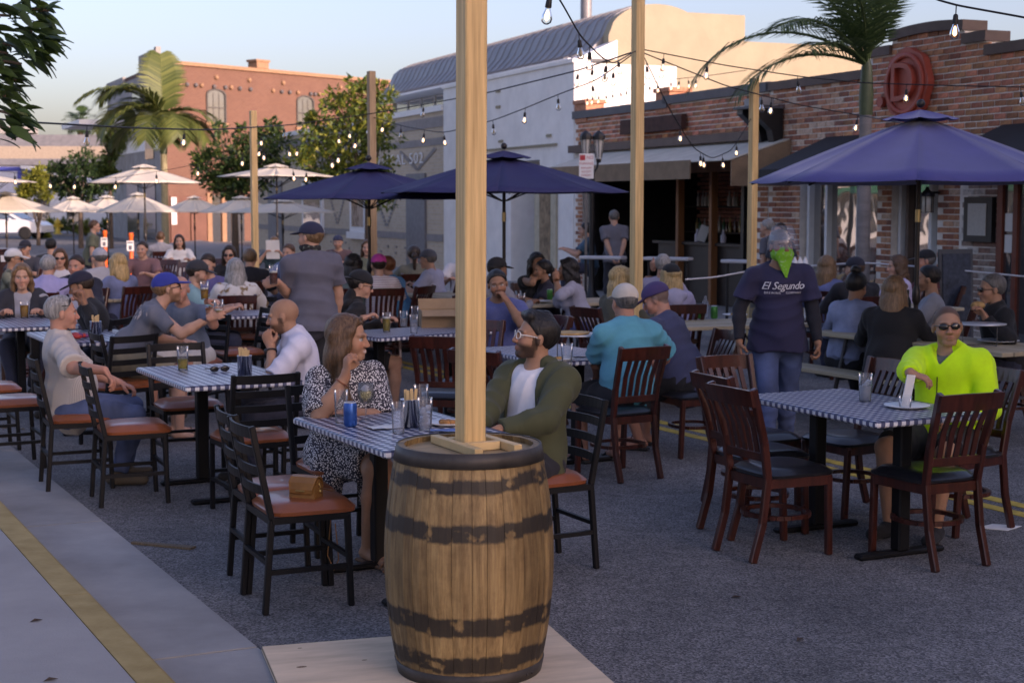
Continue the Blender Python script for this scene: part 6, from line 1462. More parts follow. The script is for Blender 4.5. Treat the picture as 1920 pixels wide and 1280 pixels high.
    sl = {'short': (.72, 0), 'half': (.95, 0), 'long': (1, .93), 'none': (.12, 0), 'tq': (1, .5)}[sleeve]
    tp_ = torso(sinf)
    def sleeves(inf, sl):
        P = []
        for sd in (1, -1):
            if sl[1] == 0: P.append(Cap(sho[sd]-u*.008, sho[sd]+(el[sd]-sho[sd])*sl[0], .053*(.6+.4*b)+inf+.003, .058*(.6+.4*b)+inf+.009, cut=2))
            else: P += [uarm(sd, inf)]+farm(sd, inf, sl[1], 2)
        return P
    hem = pel-u*.075
    tp_ += [Cap(pel+u*.10, pel-u*(.03 if sit else .125), .160*b+sinf, (.168 if sit else .192)*b+sinf, f, .86, cut=2)]
    topP = tp_+sleeves(sinf*.9, sl if not jacket else (.16, 0))
    if collar: topP += [Cap(nb_-u*.02, nb_+nd*.050+f*.0, .086, .072, cut=2)]
    cuts = [Half(nb_+nd*(.016 if not collar else .052)+f*.03, nd*1.0+f*(.55 if not collar else .35))] if not hood else []
    if dress:
        topP += hipsP(.02)+[thigh(1, .028, 0, .80, 2), thigh(-1, .028, 0, .80, 2)]+[Cap((hip[1]+hip[-1])/2, (hip[1]+hip[-1])/2+((kn[1]+kn[-1])/2-(hip[1]+hip[-1])/2)*.72, .115, .095, cut=2), Cap(hip[1]+NP([.03,.1,-.02]), hip[1]+NP([.03,.12,-.26]), .09, .07, cut=2), Cap(hip[-1]+NP([-.03,.1,-.02]), hip[-1]+NP([-.03,.12,-.26]), .09, .07, cut=2)]
    topo, topV = piece('dress' if dress else 'shirt', topP, cloth(top, tpat), .028, cuts=cuts, fold=(.0078, .0065, .0055)[q], ff=21)
    if jacket:
        jP = torso(.030)+[Cap(pel+u*.06, pel-u*.04, .182*b, .188*b, f, .84, cut=2), Cap(nb_-u*.03, nb_+nd*.045, .092, .086, cut=2)]
        fr_ = [Half(nb_+nd*.05+f*.03, nd+f*.5)]
        wdg = Prim(); wdg.lo = NP([-9.]*3); wdg.hi = NP([9.]*3); c0 = pel+f*.02; wa, wb = jacket.get('open', (.03, .075))
        def wd(X_, Y_, Z_):
            dx, dy, dz = X_-c0[0], Y_-c0[1], Z_-c0[2]; a = dx*r[0]+dy*r[1]+dz*r[2]; bb = dx*f[0]+dy*f[1]+dz*f[2]; c = dx*u[0]+dy*u[1]+dz*u[2]
            return np.maximum(np.abs(a)-(wa+(wb-wa)*np.clip(c/TL, 0, 1.2)), np.maximum(-bb+.02, bb-.215))
        wdg.d = wd
        jo, jv = piece('jacket', jP, cloth(jacket['col'], jacket.get('pat')), .026, cuts=fr_+([wdg] if jacket.get('open') else []), fold=.0085, ff=19, late=sleeves(.022, (1, .95))); topo, topV = jo, jv
    if undersl is not None:
        [piece('undersleeve', [Cap(sho[sd]+(el[sd]-sho[sd])*.5, el[sd], .048+.008, .041+.008, cut=1)]+farm(sd, .008, .96, 2), cloth(undersl), .02, fold=.003, ff=30) for sd in (1, -1)]
    if hood is not None:
        piece('hood', [Cap(nb_-f*.07-u*.03+r*.08, nb_-f*.07-u*.03-r*.08, .05, .05), Cap(nb_-f*.09-u*.08, nb_-f*.05+nd*.05, .075, .07, f, .7), Cap(nb_+r*.075+f*.0, nb_+f*.07-u*.03, .036, .026), Cap(nb_-r*.075+f*.0, nb_+f*.07-u*.03, .036, .026)], cloth(hood), .03)
    if lower and not dress:
        pc = cloth(bottom, bpat)
        if legs == 'long': bp_ = [thigh(sd, .014) for sd in (1, -1)]+sum([shin(sd, .016, .93, 2) for sd in (1, -1)], [])
        else: bp_ = [thigh(sd, .026, 0, .88 if legs == 'short' else .3, 2) for sd in (1, -1)]
        piece('trousers' if legs == 'long' else 'shorts', hipsP(.008)+[Cap(pel-u*.03, pel+u*.03, .152*b, .148*b, f, .80)]+bp_, pc, .03, fold=.0055, ff=24)
    if lower:
        sm_ = cloth(shoe)
        for sd in (1, -1):
            d, g_ = foot(sd); zz = NP([0, 0, 1.])
            if shoes == 'shoe': piece('shoe', [Cap(an[sd]-zz*.02-d*.02, g_+d*.02+zz*.05, .046, .044), Cap(g_-d*.045+zz*.042, g_+d*.16+zz*.036, .044, .040, zz, .9)], sm_, .02, h=max(.008, HC*.8), cuts=[Half(g_+zz*.0, -zz)])
            else:
                g2 = MB(); c_ = Vector(g_+d*.06); g2.box((c_.x, c_.y, .010), (.085, .26, .018), Matrix.Rotation(math.atan2(-d[0], d[1]), 3, 'Z'), bev=.006); q1 = Vector(g_+d*.12); sdv = Vector((d[1], -d[0], 0))
                g2.tube([q1+sdv*.045+Vector((0,0,.015)), q1+Vector((0,0,.058)), q1-sdv*.045+Vector((0,0,.015))], .009, 6); g2.build('sandal', sm_, o)
    # ---------------- hair, cap, glasses, coverings
    hm = hair_mat(HAIRC[hairc]); facecut = Half(H(0,.060,.070), Rh @ NP([0, .75, -.66]))
    if hair in ('short', 'crew', 'bob', 'long', 'bun', 'pony', 'curly', 'quiff') or hair == 'fringe':
        th = {'short': .008, 'crew': .0045, 'quiff': .010, 'fringe': .006}.get(hair, .013)
        base = [Ell(H(0,-.018,.034), NP([.0775,.099,.089])+th, Rh)]; bcut = [facecut, Half(H(0,0,-.072), Rh @ NP([0, .15, -1]))]+([Half(H(0,0,.046), Rh @ NP([0, 0, 1.]))] if cap is not None else [])
        if hair == 'quiff': base += [Cap(H(-.04,.055,.105), H(.04,.055,.105), .026, .026), Cap(H(0,.03,.115), H(0,-.04,.115), .03, .03)]
        if hair == 'fringe':   # ring of hair round a bald crown
            bcut.append(Ell(H(0,.03,.09), (.085,.10,.062), Rh))
        G2 = max(HH, .0055)
        piece('hair', base, hm, .02, h=G2, cuts=bcut, fold=.0024 if hair != 'curly' else .006, ff=85 if hair != 'curly' else 45, ck=.016)
        if hair in ('long', 'bob', 'pony', 'curly'):
            dn = NP([0, 0, -1.]); bk = nrm(Rh @ NP([0, -1., 0])*NP([1, 1, 0])); lat = nrm(Rh @ NP([1., 0, 0])*NP([1, 1, .0])); fwd_ = -bk; L_ = {'long': .34, 'bob': .13, 'pony': .05, 'curly': .24}[hair]; P = []
            if hair == 'pony': P = [Cap(H(0,-.11,.02), H(0,-.135,-.02), .028, .034), Cap(H(0,-.135,-.02), H(0,-.12,-.17)+dn*.04, .034, .02)]
            else:
                for sg in (1, -1):
                    a = H(sg*.072, -.005, .045); b1 = H(sg*.082, -.008, -.075); b2 = b1+dn*L_*.45+bk*.005+lat*sg*.012; b3 = b1+dn*L_*.8+fwd_*(.045 if hair == 'long' else .0)+lat*sg*.0
                    P += [Cap(H(sg*.030,.052,.104), H(sg*.068,.034,.045), .016, .021), Cap(H(sg*.068,.034,.045), H(sg*.078,.020,-.030), .019, .020), Cap(H(sg*.078,.020,-.030), b1, .019, .026), Cap(a, b1, .028, .030, lat, .7), Cap(H(sg*.06,-.05,.03), H(sg*.062,-.045,-.09), .036, .040), Cap(b1, b2, .028, .034, lat, .8)]+([Cap(b2, b3, .034, .024)] if hair != 'bob' else [])
                P += [Cap(H(0,-.08,.03), H(0,-.085,-.09), .062, .062, bk, .6), Cap(H(0,-.085,-.09), H(0,-.085,-.09)+dn*L_*.55+bk*.02, .070, .062, bk, .6), Cap(H(.05,-.06,-.08), H(.05,-.06,-.08)+dn*L_*.5+bk*.02, .04, .04), Cap(H(-.05,-.06,-.08), H(-.05,-.06,-.08)+dn*L_*.5+bk*.02, .04, .04)]
            piece('hair_length', P, hm, .03, h=max(HH*1.2, .006), fold=.003 if hair != 'curly' else .008, ff=75 if hair != 'curly' else 50)
        if hair == 'long' and q == 0:
            g2 = MB(); rr_ = np.random.RandomState(5)
            for i in range(150):
                sg = rr_.choice((1, -1)); th_ = rr_.uniform(.15, 1.45); a0 = H(sg*.086*math.sin(th_), .05-.13*th_/1.45, .118*math.cos(th_)+.012); a1 = H(sg*(.092+rr_.uniform(-.004, .008)), .03-.10*th_/1.45+rr_.uniform(-.02, .02), -.03); a2 = a1+NP([0, 0, -.12])+rr_.randn(3)*.010; a3 = a2+NP([0, 0, -.16])+rr_.randn(3)*.016; g2.tube([Vector(x_) for x_ in (a0, (a0+a1)/2+nrm(a0+a1-2*hc)*.012, a1, (a1+a2)/2+rr_.randn(3)*.003, a2, a3)], [.0011, .0013, .0013, .0012, .001, .0005], 3)
            tag(g2.build('loose_strands', hm, o), kind='stuff')
        if hair == 'bun': piece('hair_bun', [Ell(H(0,-.06,.135), (.045,.045,.04), Rh)], hm, h=HH, fold=.004, ff=80)
    if cap is not None:
        cc = cloth(cap); y_ = -1 if capback else 1
        cp, _ = piece('cap', [Ell(H(0,-.012,.040), (.090,.110,.094), Rh)], cc, .01, h=max(HH, .0055), cuts=[Half(H(0,0,.034), Rh @ NP([0, .10*y_, -1]))])
        if not scarf: piece('brim', [Ell(H(0,y_*.118-.012,.036), (.076,.088,.010), Rh @ rotx(-.16*y_))], cc, .01, h=max(HH, .005), cuts=[Half(H(0,y_*.062-.01,.03), Rh @ NP([0, -y_, 0]))], parent=cp)
    if glasses:
        g2 = MB(); Mh = Matrix([list(x_) for x_ in Rh]); hv = Vector(hc); up_ = glasses == 'up'; pt = lambda *a: hv+Mh @ (Vector(a)+(Vector((0, -.045, .085)) if up_ and a[1] > .05 else Vector((0, -.0, .05)) if up_ else Vector((0,0,0))))
        if glasses in ('sun', 'up'):
            for sg in (1, -1): g2.ball(pt(sg*.034, .096, .004), (.027, .006, .019), 12, 0, Mh @ Matrix.Rotation(-sg*.22, 3, 'Z'))
            g2.tube([pt(-.012,.103,.010), pt(.012,.103,.010)], .0028, 6, 1)
        else:
            for sg in (1, -1):
                ring_ = [pt(sg*.034+.026*math.cos(t)*(1 if True else 1), .099-.006*abs(math.cos(t)) if sg*math.cos(t) > 0 else .101, .003+.019*math.sin(t)) for t in [k*math.pi/8 for k in range(17)]]; g2.tube(ring_, .0027, 6, 1, caps=False)
            g2.tube([pt(-.009,.102,.007), pt(.009,.102,.007)], .0027, 6, 1)
        for sg in (1, -1): g2.tube([pt(sg*.059,.092,.009), pt(sg*.074,.04,.008), pt(sg*.083,-.01,.004)], .0028, 6, 1)
        g2.build('sunglasses' if glasses == 'sun' else 'glasses', [M_lens, M_frame_w if glasses == 'clear' else M_frame_d], o)
    if bandana is not None:
        bc_ = cloth(bandana[0], bandana[1]); P = [Ell(H(0,.012,-.05), (.076,.098,.062), Rh), Cap(H(0,.062,-.06), H(0,.085,-.215), .068, .016, Rh @ NP([0, 1., 0]), .55), Cap(H(0,-.03,-.05), H(0,-.085,-.055), .05, .025)]
        if len(bandana) > 2: P = [Ell(H(0,.0,-.085), (.078,.095,.048), Rh)]
        piece('bandana', P, bc_, .02, h=max(HH, .006), cuts=[Half(H(0,0,-.012), Rh @ NP([0, -.12, 1]))], fold=.003, ff=50)
    if shield:
        g2 = MB(); Mh = Matrix([list(x_) for x_ in Rh]); hv = Vector(hc); vs_ = []; N = 14
        for i in range(N+1):
            a_ = math.radians(-82+164*i/N)
            for z_, rr in ((.150, .092), (.065, .128), (-.022, .150)): vs_.append(hv+Mh @ Vector((rr*math.sin(a_)*.86, rr*math.cos(a_)+.012, z_)))
        g2.add(vs_, [(3*i+j, 3*i+3+j, 3*i+4+j, 3*i+1+j) for i in range(N) for j in range(2)], 0, True); sh_ = g2.build('face_shield', M_shield, o); sh_.modifiers.new('t', 'SOLIDIFY').thickness = .0012
        g2 = MB(); ring_ = [hv+Mh @ Vector((.094*math.sin(t), .112*math.cos(t)-.01, .062)) for t in [2*math.pi*k/20 for k in range(21)]]; 
        for a_, b_ in zip(ring_[:-1], ring_[1:]): g2.bar(a_, b_, .004, .03)
        g2.build('headband', cloth((.05,.05,.055)), o)
    Mw = Matrix.Translation((X, Y, z0)) @ Matrix.Rotation(R(heading), 4, 'Z') @ Matrix.Scale(s, 4)
    return dict(o=o, M=Mw, wr=wr, el=el, H=H, Rh=Rh, hc=hc, u=u, r=r, f=f, nb=nb_, pel=pel, top=topV, W=lambda p: Mw @ Vector(p), kn=kn, an=an, topo=topo, sho=sho)
def clear_plastic():
    m, n, l, p = _new('clear_plastic'); tr = n.new('ShaderNodeBsdfTransparent'); tr.inputs[0].default_value = (.93,.94,.97,1); gl = n.new('ShaderNodeBsdfGlossy'); gl.inputs['Roughness'].default_value = .12; df = n.new('ShaderNodeBsdfDiffuse'); df.inputs[0].default_value = (.75,.76,.80,1)
    a = n.new('ShaderNodeMixShader'); a.inputs[0].default_value = .5; l.new(gl.outputs[0], a.inputs[1]); l.new(df.outputs[0], a.inputs[2]); mx = n.new('ShaderNodeMixShader'); mx.inputs[0].default_value = .13
    l.new(tr.outputs[0], mx.inputs[1]); l.new(a.outputs[0], mx.inputs[2]); l.new(mx.outputs[0], n['Material Output'].inputs[0]); return m
M_shield = clear_plastic()
# ================================================================= THE PEOPLE
def WX(px, Y): return AT(px, 380, Y).x
def LW(px, py, Yh, X, Y, h, s=1.0, z0=0.0):
    v = AT(px, py, Yh); d = Vector((v.x-X, v.y-Y)); a = -R(h); return (( d.x*math.cos(a)-d.y*math.sin(a))/s, (d.x*math.sin(a)+d.y*math.cos(a))/s, (v.z-z0)/s)
PPL = {}
def P(key, label, px, Y, h, rw=None, lw=None, rd=None, ld=None, rp=None, lpm=None, **kw):
    X = kw.pop('X', None); X = WX(px, Y) if X is None else X; s = kw.get('s', 1.0)
    if rw: kw['rh'] = LW(*rw, X, Y, h, s, kw.get('z0', 0))
    if lw: kw['lh'] = LW(*lw, X, Y, h, s, kw.get('z0', 0))
    def loc(v): a = -R(h); return (v[0]*math.cos(a)-v[1]*math.sin(a), v[0]*math.sin(a)+v[1]*math.cos(a), v[2])
    if rd: kw['rdir'] = loc(rd)
    if ld: kw['ldir'] = loc(ld)
    if rp: kw['rpalm'] = loc(rp)
    if lpm: kw['lpalm'] = loc(lpm)
    PPL[key] = person(label, X, Y, h, **kw); return PPL[key]
JEANS = (.055,.085,.17)
# ---- near and middle figures
P('dress', 'smiling woman with long brown hair in a speckled dress at the table beside the barrel', 0, 8.02, 205, X=-.905, q=0, female=True, lean=8, yaw=48, pitch=2, twist=6, hair='long', hairc='brown2', skin='tan', top=(.03,.028,.042), tpat='speckle', sleeve='half', dress=True, smile=True,
  rw=(648,706,7.70), lw=(655,772,7.72), rd=(.10,-.05,.9), rp=(.75,.35,.25), ld=(-.95,.05,-.02), lpm=(0,0,-1), curl=(.8,.12), rpole=(.5,.2,-.9), lpole=(-.7,.1,-.8), feet={1: (-.08,.42,0), -1: (-.02,.34,0)}, knees={1: (-.25,.5,1.0), -1: (.05,.6,.8)}, shoe=(.16,.08,.045), shoes='sandal')
P('olive', 'bearded man with clear glasses in an olive jacket over a white tee', 0, 7.68, 138, X=.085, q=0, lean=-8, yaw=-34, pitch=-9, hair='quiff', hairc='black', skin='tan', stubble=.86, top=(.74,.72,.74), sleeve='short', jacket=dict(col=(.060,.065,.030), open=(.080,.100)), glasses='clear', bulk=1.08,
  lw=(935,806,7.32), rw=(895,806,7.38), rpole=(.7,-.2,-.6), lpole=(-.7,-.2,-.6), curl=(.5,.5), bottom=(.02,.02,.025))
P('grey', 'grey haired man in a pale striped shirt sitting by the kerb', 0, 9.90, -72, X=-2.90, q=0, lean=-7, yaw=4, pitch=1, hair='crew', hairc='grey', browc='dgrey', skin='red', glasses='up', top=(.50,.46,.42), tpat='stripe', sleeve='half', collar=True, bulk=1.08, belly=.04, bottom=JEANS, bpat='denim',
  rw=(196,694,9.42), rd=(.62,-.1,-.78), rp=(-.5,-.1,-.6), curl=(.45,.5), rpole=(.55,-.3,-.5), lh=(-.2,.34,.66), shoe=(.10,.075,.05), feet={1: (.12,.30,0), -1: (-.12,.36,0)}, s=.97, stubble=.12)
P('leaning', 'man in a blue cap and slate tee leaning forward with a beer', 0, 11.80, -76, X=-3.02, q=0, lean=34, seat=.56, pitch=-8, yaw=6, hair='short', hairc='lbrown', skin='light', stubble=.65, cap=(.018,.035,.24), top=(.115,.125,.155), sleeve='short', legs='short', bottom=(.24,.20,.13), bulk=1.06, glasses='thin',
  rw=(392,596,11.6), rd=(.6,-.1,.22), rp=(.2,.75,0), lw=(345,640,12.1), curl=(.55,.5), rpole=(.1,-.6,-.8), shoe=(.10,.065,.04), shoes='sandal', feet={1: (.14,.40,0), -1: (-.14,.38,0)})
P('bald', 'bald bearded man in a white shirt resting his chin on clasped hands', 0, 9.98, 104, X=-1.31, q=0, lean=16, yaw=-12, pitch=8, hair='bald', hairc='dark', skin='tan', stubble=.7, top=(.60,.59,.68), sleeve='half', collar=True, bulk=1.06, bottom=(.03,.035,.06),
  lw=(508,650,9.84), rw=(511,652,10.0), ld=(-.35,.15,.9), rd=(-.35,-.15,.9), lpm=(.3,.9,.1), rp=(.3,-.9,.1), curl=(.85,.85), lpole=(-.3,.5,-.9), rpole=(.3,.5,-.9), s=.985, headoff=(0,.02,-.02))
P('polo', 'man in a turquoise polo and cream cap seen from behind', 0, 10.42, 24, X=.80, q=0, lean=3, yaw=-3, pitch=3, hair='short', hairc='dgrey', skin='red', cap=(.52,.47,.40), top=(.045,.30,.39), sleeve='half', collar=True, bulk=1.14, bottom=(.012,.012,.015), legs='short',
  lw=(1120,706,10.75), rw=(1235,690,10.9), lpole=(-.9,-.3,-.2), rpole=(.8,-.3,-.5), shoe=(.02,.02,.02), shoes='sandal')
P('purple', 'heavy man in a navy tee and purple cap bowing over the table', 0, 11.25, 62, X=1.27, q=0, lean=20, yaw=12, pitch=26, hair='buzz', hairc='dgrey', skin='red', cap=(.055,.035,.115), top=(.040,.050,.105), sleeve='half', bulk=1.26, belly=.10, bottom=(.010,.010,.012), legs='short',
  lw=(1200,705,11.2), rh=(.16,.40,.82), shoe=(.012,.012,.013), shoes='sandal', feet={1: (.16,.36,0), -1: (-.10,.30,0)})
srv = P('waiter', 'waiter in a navy brewery tee, green bandana and clear face shield walking towards us', 0, 11.0, 186, X=1.93, q=0, sit=False, lean=2, yaw=8, pitch=-4, hair='short', hairc='dark', skin='med', top=(.018,.017,.050), sleeve='short', undersl=(.010,.010,.016), bulk=1.12, bottom=(.050,.080,.17), bpat='denim', bandana=((.12,.40,.02), 'print'), shield=True, s=.985,
  rw=(1386,640,10.86), lw=(1536,655,10.86), rpole=(.5,-.6,-.1), lpole=(-.5,-.6,-.1), rd=(.05,-.12,-1), ld=(.0,-.12,-1), curl=(.7,.7), feet={1: (.12,.20,0), -1: (-.11,-.16,0)}, shoe=(.03,.03,.035))
P('neon', 'man in a neon yellow jacket and sunglasses at the right table', 0, 8.60, 142, X=2.47, q=0, lean=-3, yaw=30, pitch=-2, roll=3, hair='buzz', hairc='dark', skin='tan', stubble=.22, glasses='sun', top=(.10,.11,.10), sleeve='short', jacket=dict(col=(.50,.86,.012), open=(-.30,.050)), bulk=1.10, legs='short', bottom=(.02,.02,.022),
  rw=(1704,704,8.16), rd=(.8,-.25,-.25), rp=(0,.2,-.9), lh=(-.17,.26,.68), rpole=(.5,.2,-1), lpole=(-.5,-.7,-.3), curl=(.42,.5), shoe=(.015,.015,.017), s=.985)
P('standing', 'standing man in a navy cap and grey tee with a patterned neck scarf', 0, 12.5, 28, X=-1.64, q=0, sit=False, lean=2, yaw=34, pitch=0, hair='short', hairc='lbrown', skin='light', cap=(.020,.022,.050), bandana=((.012,.011,.012), 'print', 1), top=(.105,.105,.135), sleeve='short', bulk=1.12, s=1.005,
  lw=(520,528,12.3), ld=(-.85,-.1,-.15), lpm=(0,.9,-.2), rh=(.25,.12,.85), lpole=(-.5,-.2,-.8), curl=(.5,.7), bottom=(.03,.03,.035))
P('hoodie', 'boy in a black hoodie with his cap on backwards at the small table', 640, 12.95, -72, q=1, lean=14, yaw=-8, pitch=14, hair='short', hairc='black', skin='light', cap=(.012,.012,.013), capback=True, glasses='sun', top=(.011,.011,.012), sleeve='long', hood=(.011,.011,.012), legs='short', bottom=(.020,.020,.024), rw=(682,596,12.75), shoe=(.05,.03,.02), shoes='sandal', feet={1: (.10,.42,0), -1: (-.10,.40,0)})
P('bluetee', 'man with black hair in a blue tee behind the near post', 940, 13.1, 165, q=1, lean=10, yaw=18, pitch=6, roll=8, hair='short', hairc='black', skin='med', stubble=.4, top=(.085,.105,.25), bulk=1.05, lh=(-.12,.25,1.02), lpole=(-.6,.3,-.8))
P('cheers', 'bald man in a slate tee raising his glass behind the leaning man', 358, 13.3, 158, q=1, lean=18, yaw=20, pitch=2, hair='bald', hairc='grey', skin='red', smile=True, top=(.11,.14,.19), legs='short', bottom=(.5,.48,.45), lw=(388,565,12.8), ld=(.8,-.2,.1), lpole=(-.5,.0,-.9), curl=(.5,.6), s=.97)
P('black_eat', 'man in a black sweater and navy cap eating with both hands at the left', 196, 13.2, 98, q=1, lean=20, pitch=18, hair='short', hairc='dark', skin='med', cap=(.014,.014,.030), top=(.009,.009,.010), sleeve='long', bulk=1.12, rw=(152,570,13.0), lw=(158,568,12.85), rd=(-.1,0,1), ld=(-.1,0,1), curl=(.8,.8))
P('girl', 'girl with long brown hair in a dark jacket eating at the left edge', 38, 14.7, 196, q=1, female=True, lean=8, hair='long', hairc='lbrown', skin='light', top=(.30,.30,.33), jacket=dict(col=(.020,.022,.030), open=(.05,.07)), pitch=6)
P('bench_denim', 'woman with a dark topknot in a pale denim jacket on the bench', 1594, 12.95, -38, q=1, female=True, lean=14, pitch=18, hair='bun', hairc='black', skin='med', top=(.20,.245,.36), tpat='denim', sleeve='long', bottom=(.012,.012,.014))
P('cardigan', 'woman with a blond bob in a black cardigan seen from behind', 1676, 12.05, -28, q=1, female=True, lean=6, hair='bob', hairc='lbrown', skin='light', top=(.009,.009,.010), sleeve='long', bulk=1.22, bottom=(.010,.010,.012))
P('greytee', 'dark haired man in a grey tee beside the umbrella pole', 1762, 13.7, 74, q=1, lean=6, hair='short', hairc='black', skin='tan', stubble=.35, top=(.22,.24,.28), pitch=4)
P('sandwich', 'man in black with sunglasses eating a sandwich at the right edge', 1892, 12.2, 92, q=1, lean=10, hair='short', hairc='dgrey', skin='tan', glasses='sun', top=(.010,.010,.011), sleeve='long', collar=True, bulk=1.12, rw=(1846,592,12.1), lw=(1848,596,11.9), rd=(-.5,0,.8), ld=(-.5,0,.8), curl=(.6,.6))
P('blonde', 'woman with long blonde hair in an olive top beside the tall fir post', 1148, 14.0, -52, q=1, female=True, lean=10, yaw=-18, hair='long', hairc='blond', skin='light', top=(.075,.068,.045), sleeve='long')
P('capblond', 'person in a black cap and pale hoodie with blond hair seen from behind', 1266, 14.5, 14, q=1, female=True, lean=8, hair='bob', hairc='blond', cap=(.012,.012,.012), top=(.32,.30,.42), sleeve='long', hood=(.36,.35,.46))
P('greyhood', 'woman with long dark curls in a grey hoodie on the bench', 1092, 16.4, 80, q=1, female=True, lean=14, hair='curly', hairc='black', skin='tan', top=(.33,.33,.40), sleeve='long', bottom=(.06,.085,.20), lw=(1042,525,16.2), rw=(1044,528,16.4), rd=(0,0,1), ld=(0,0,1), curl=(.8,.8))
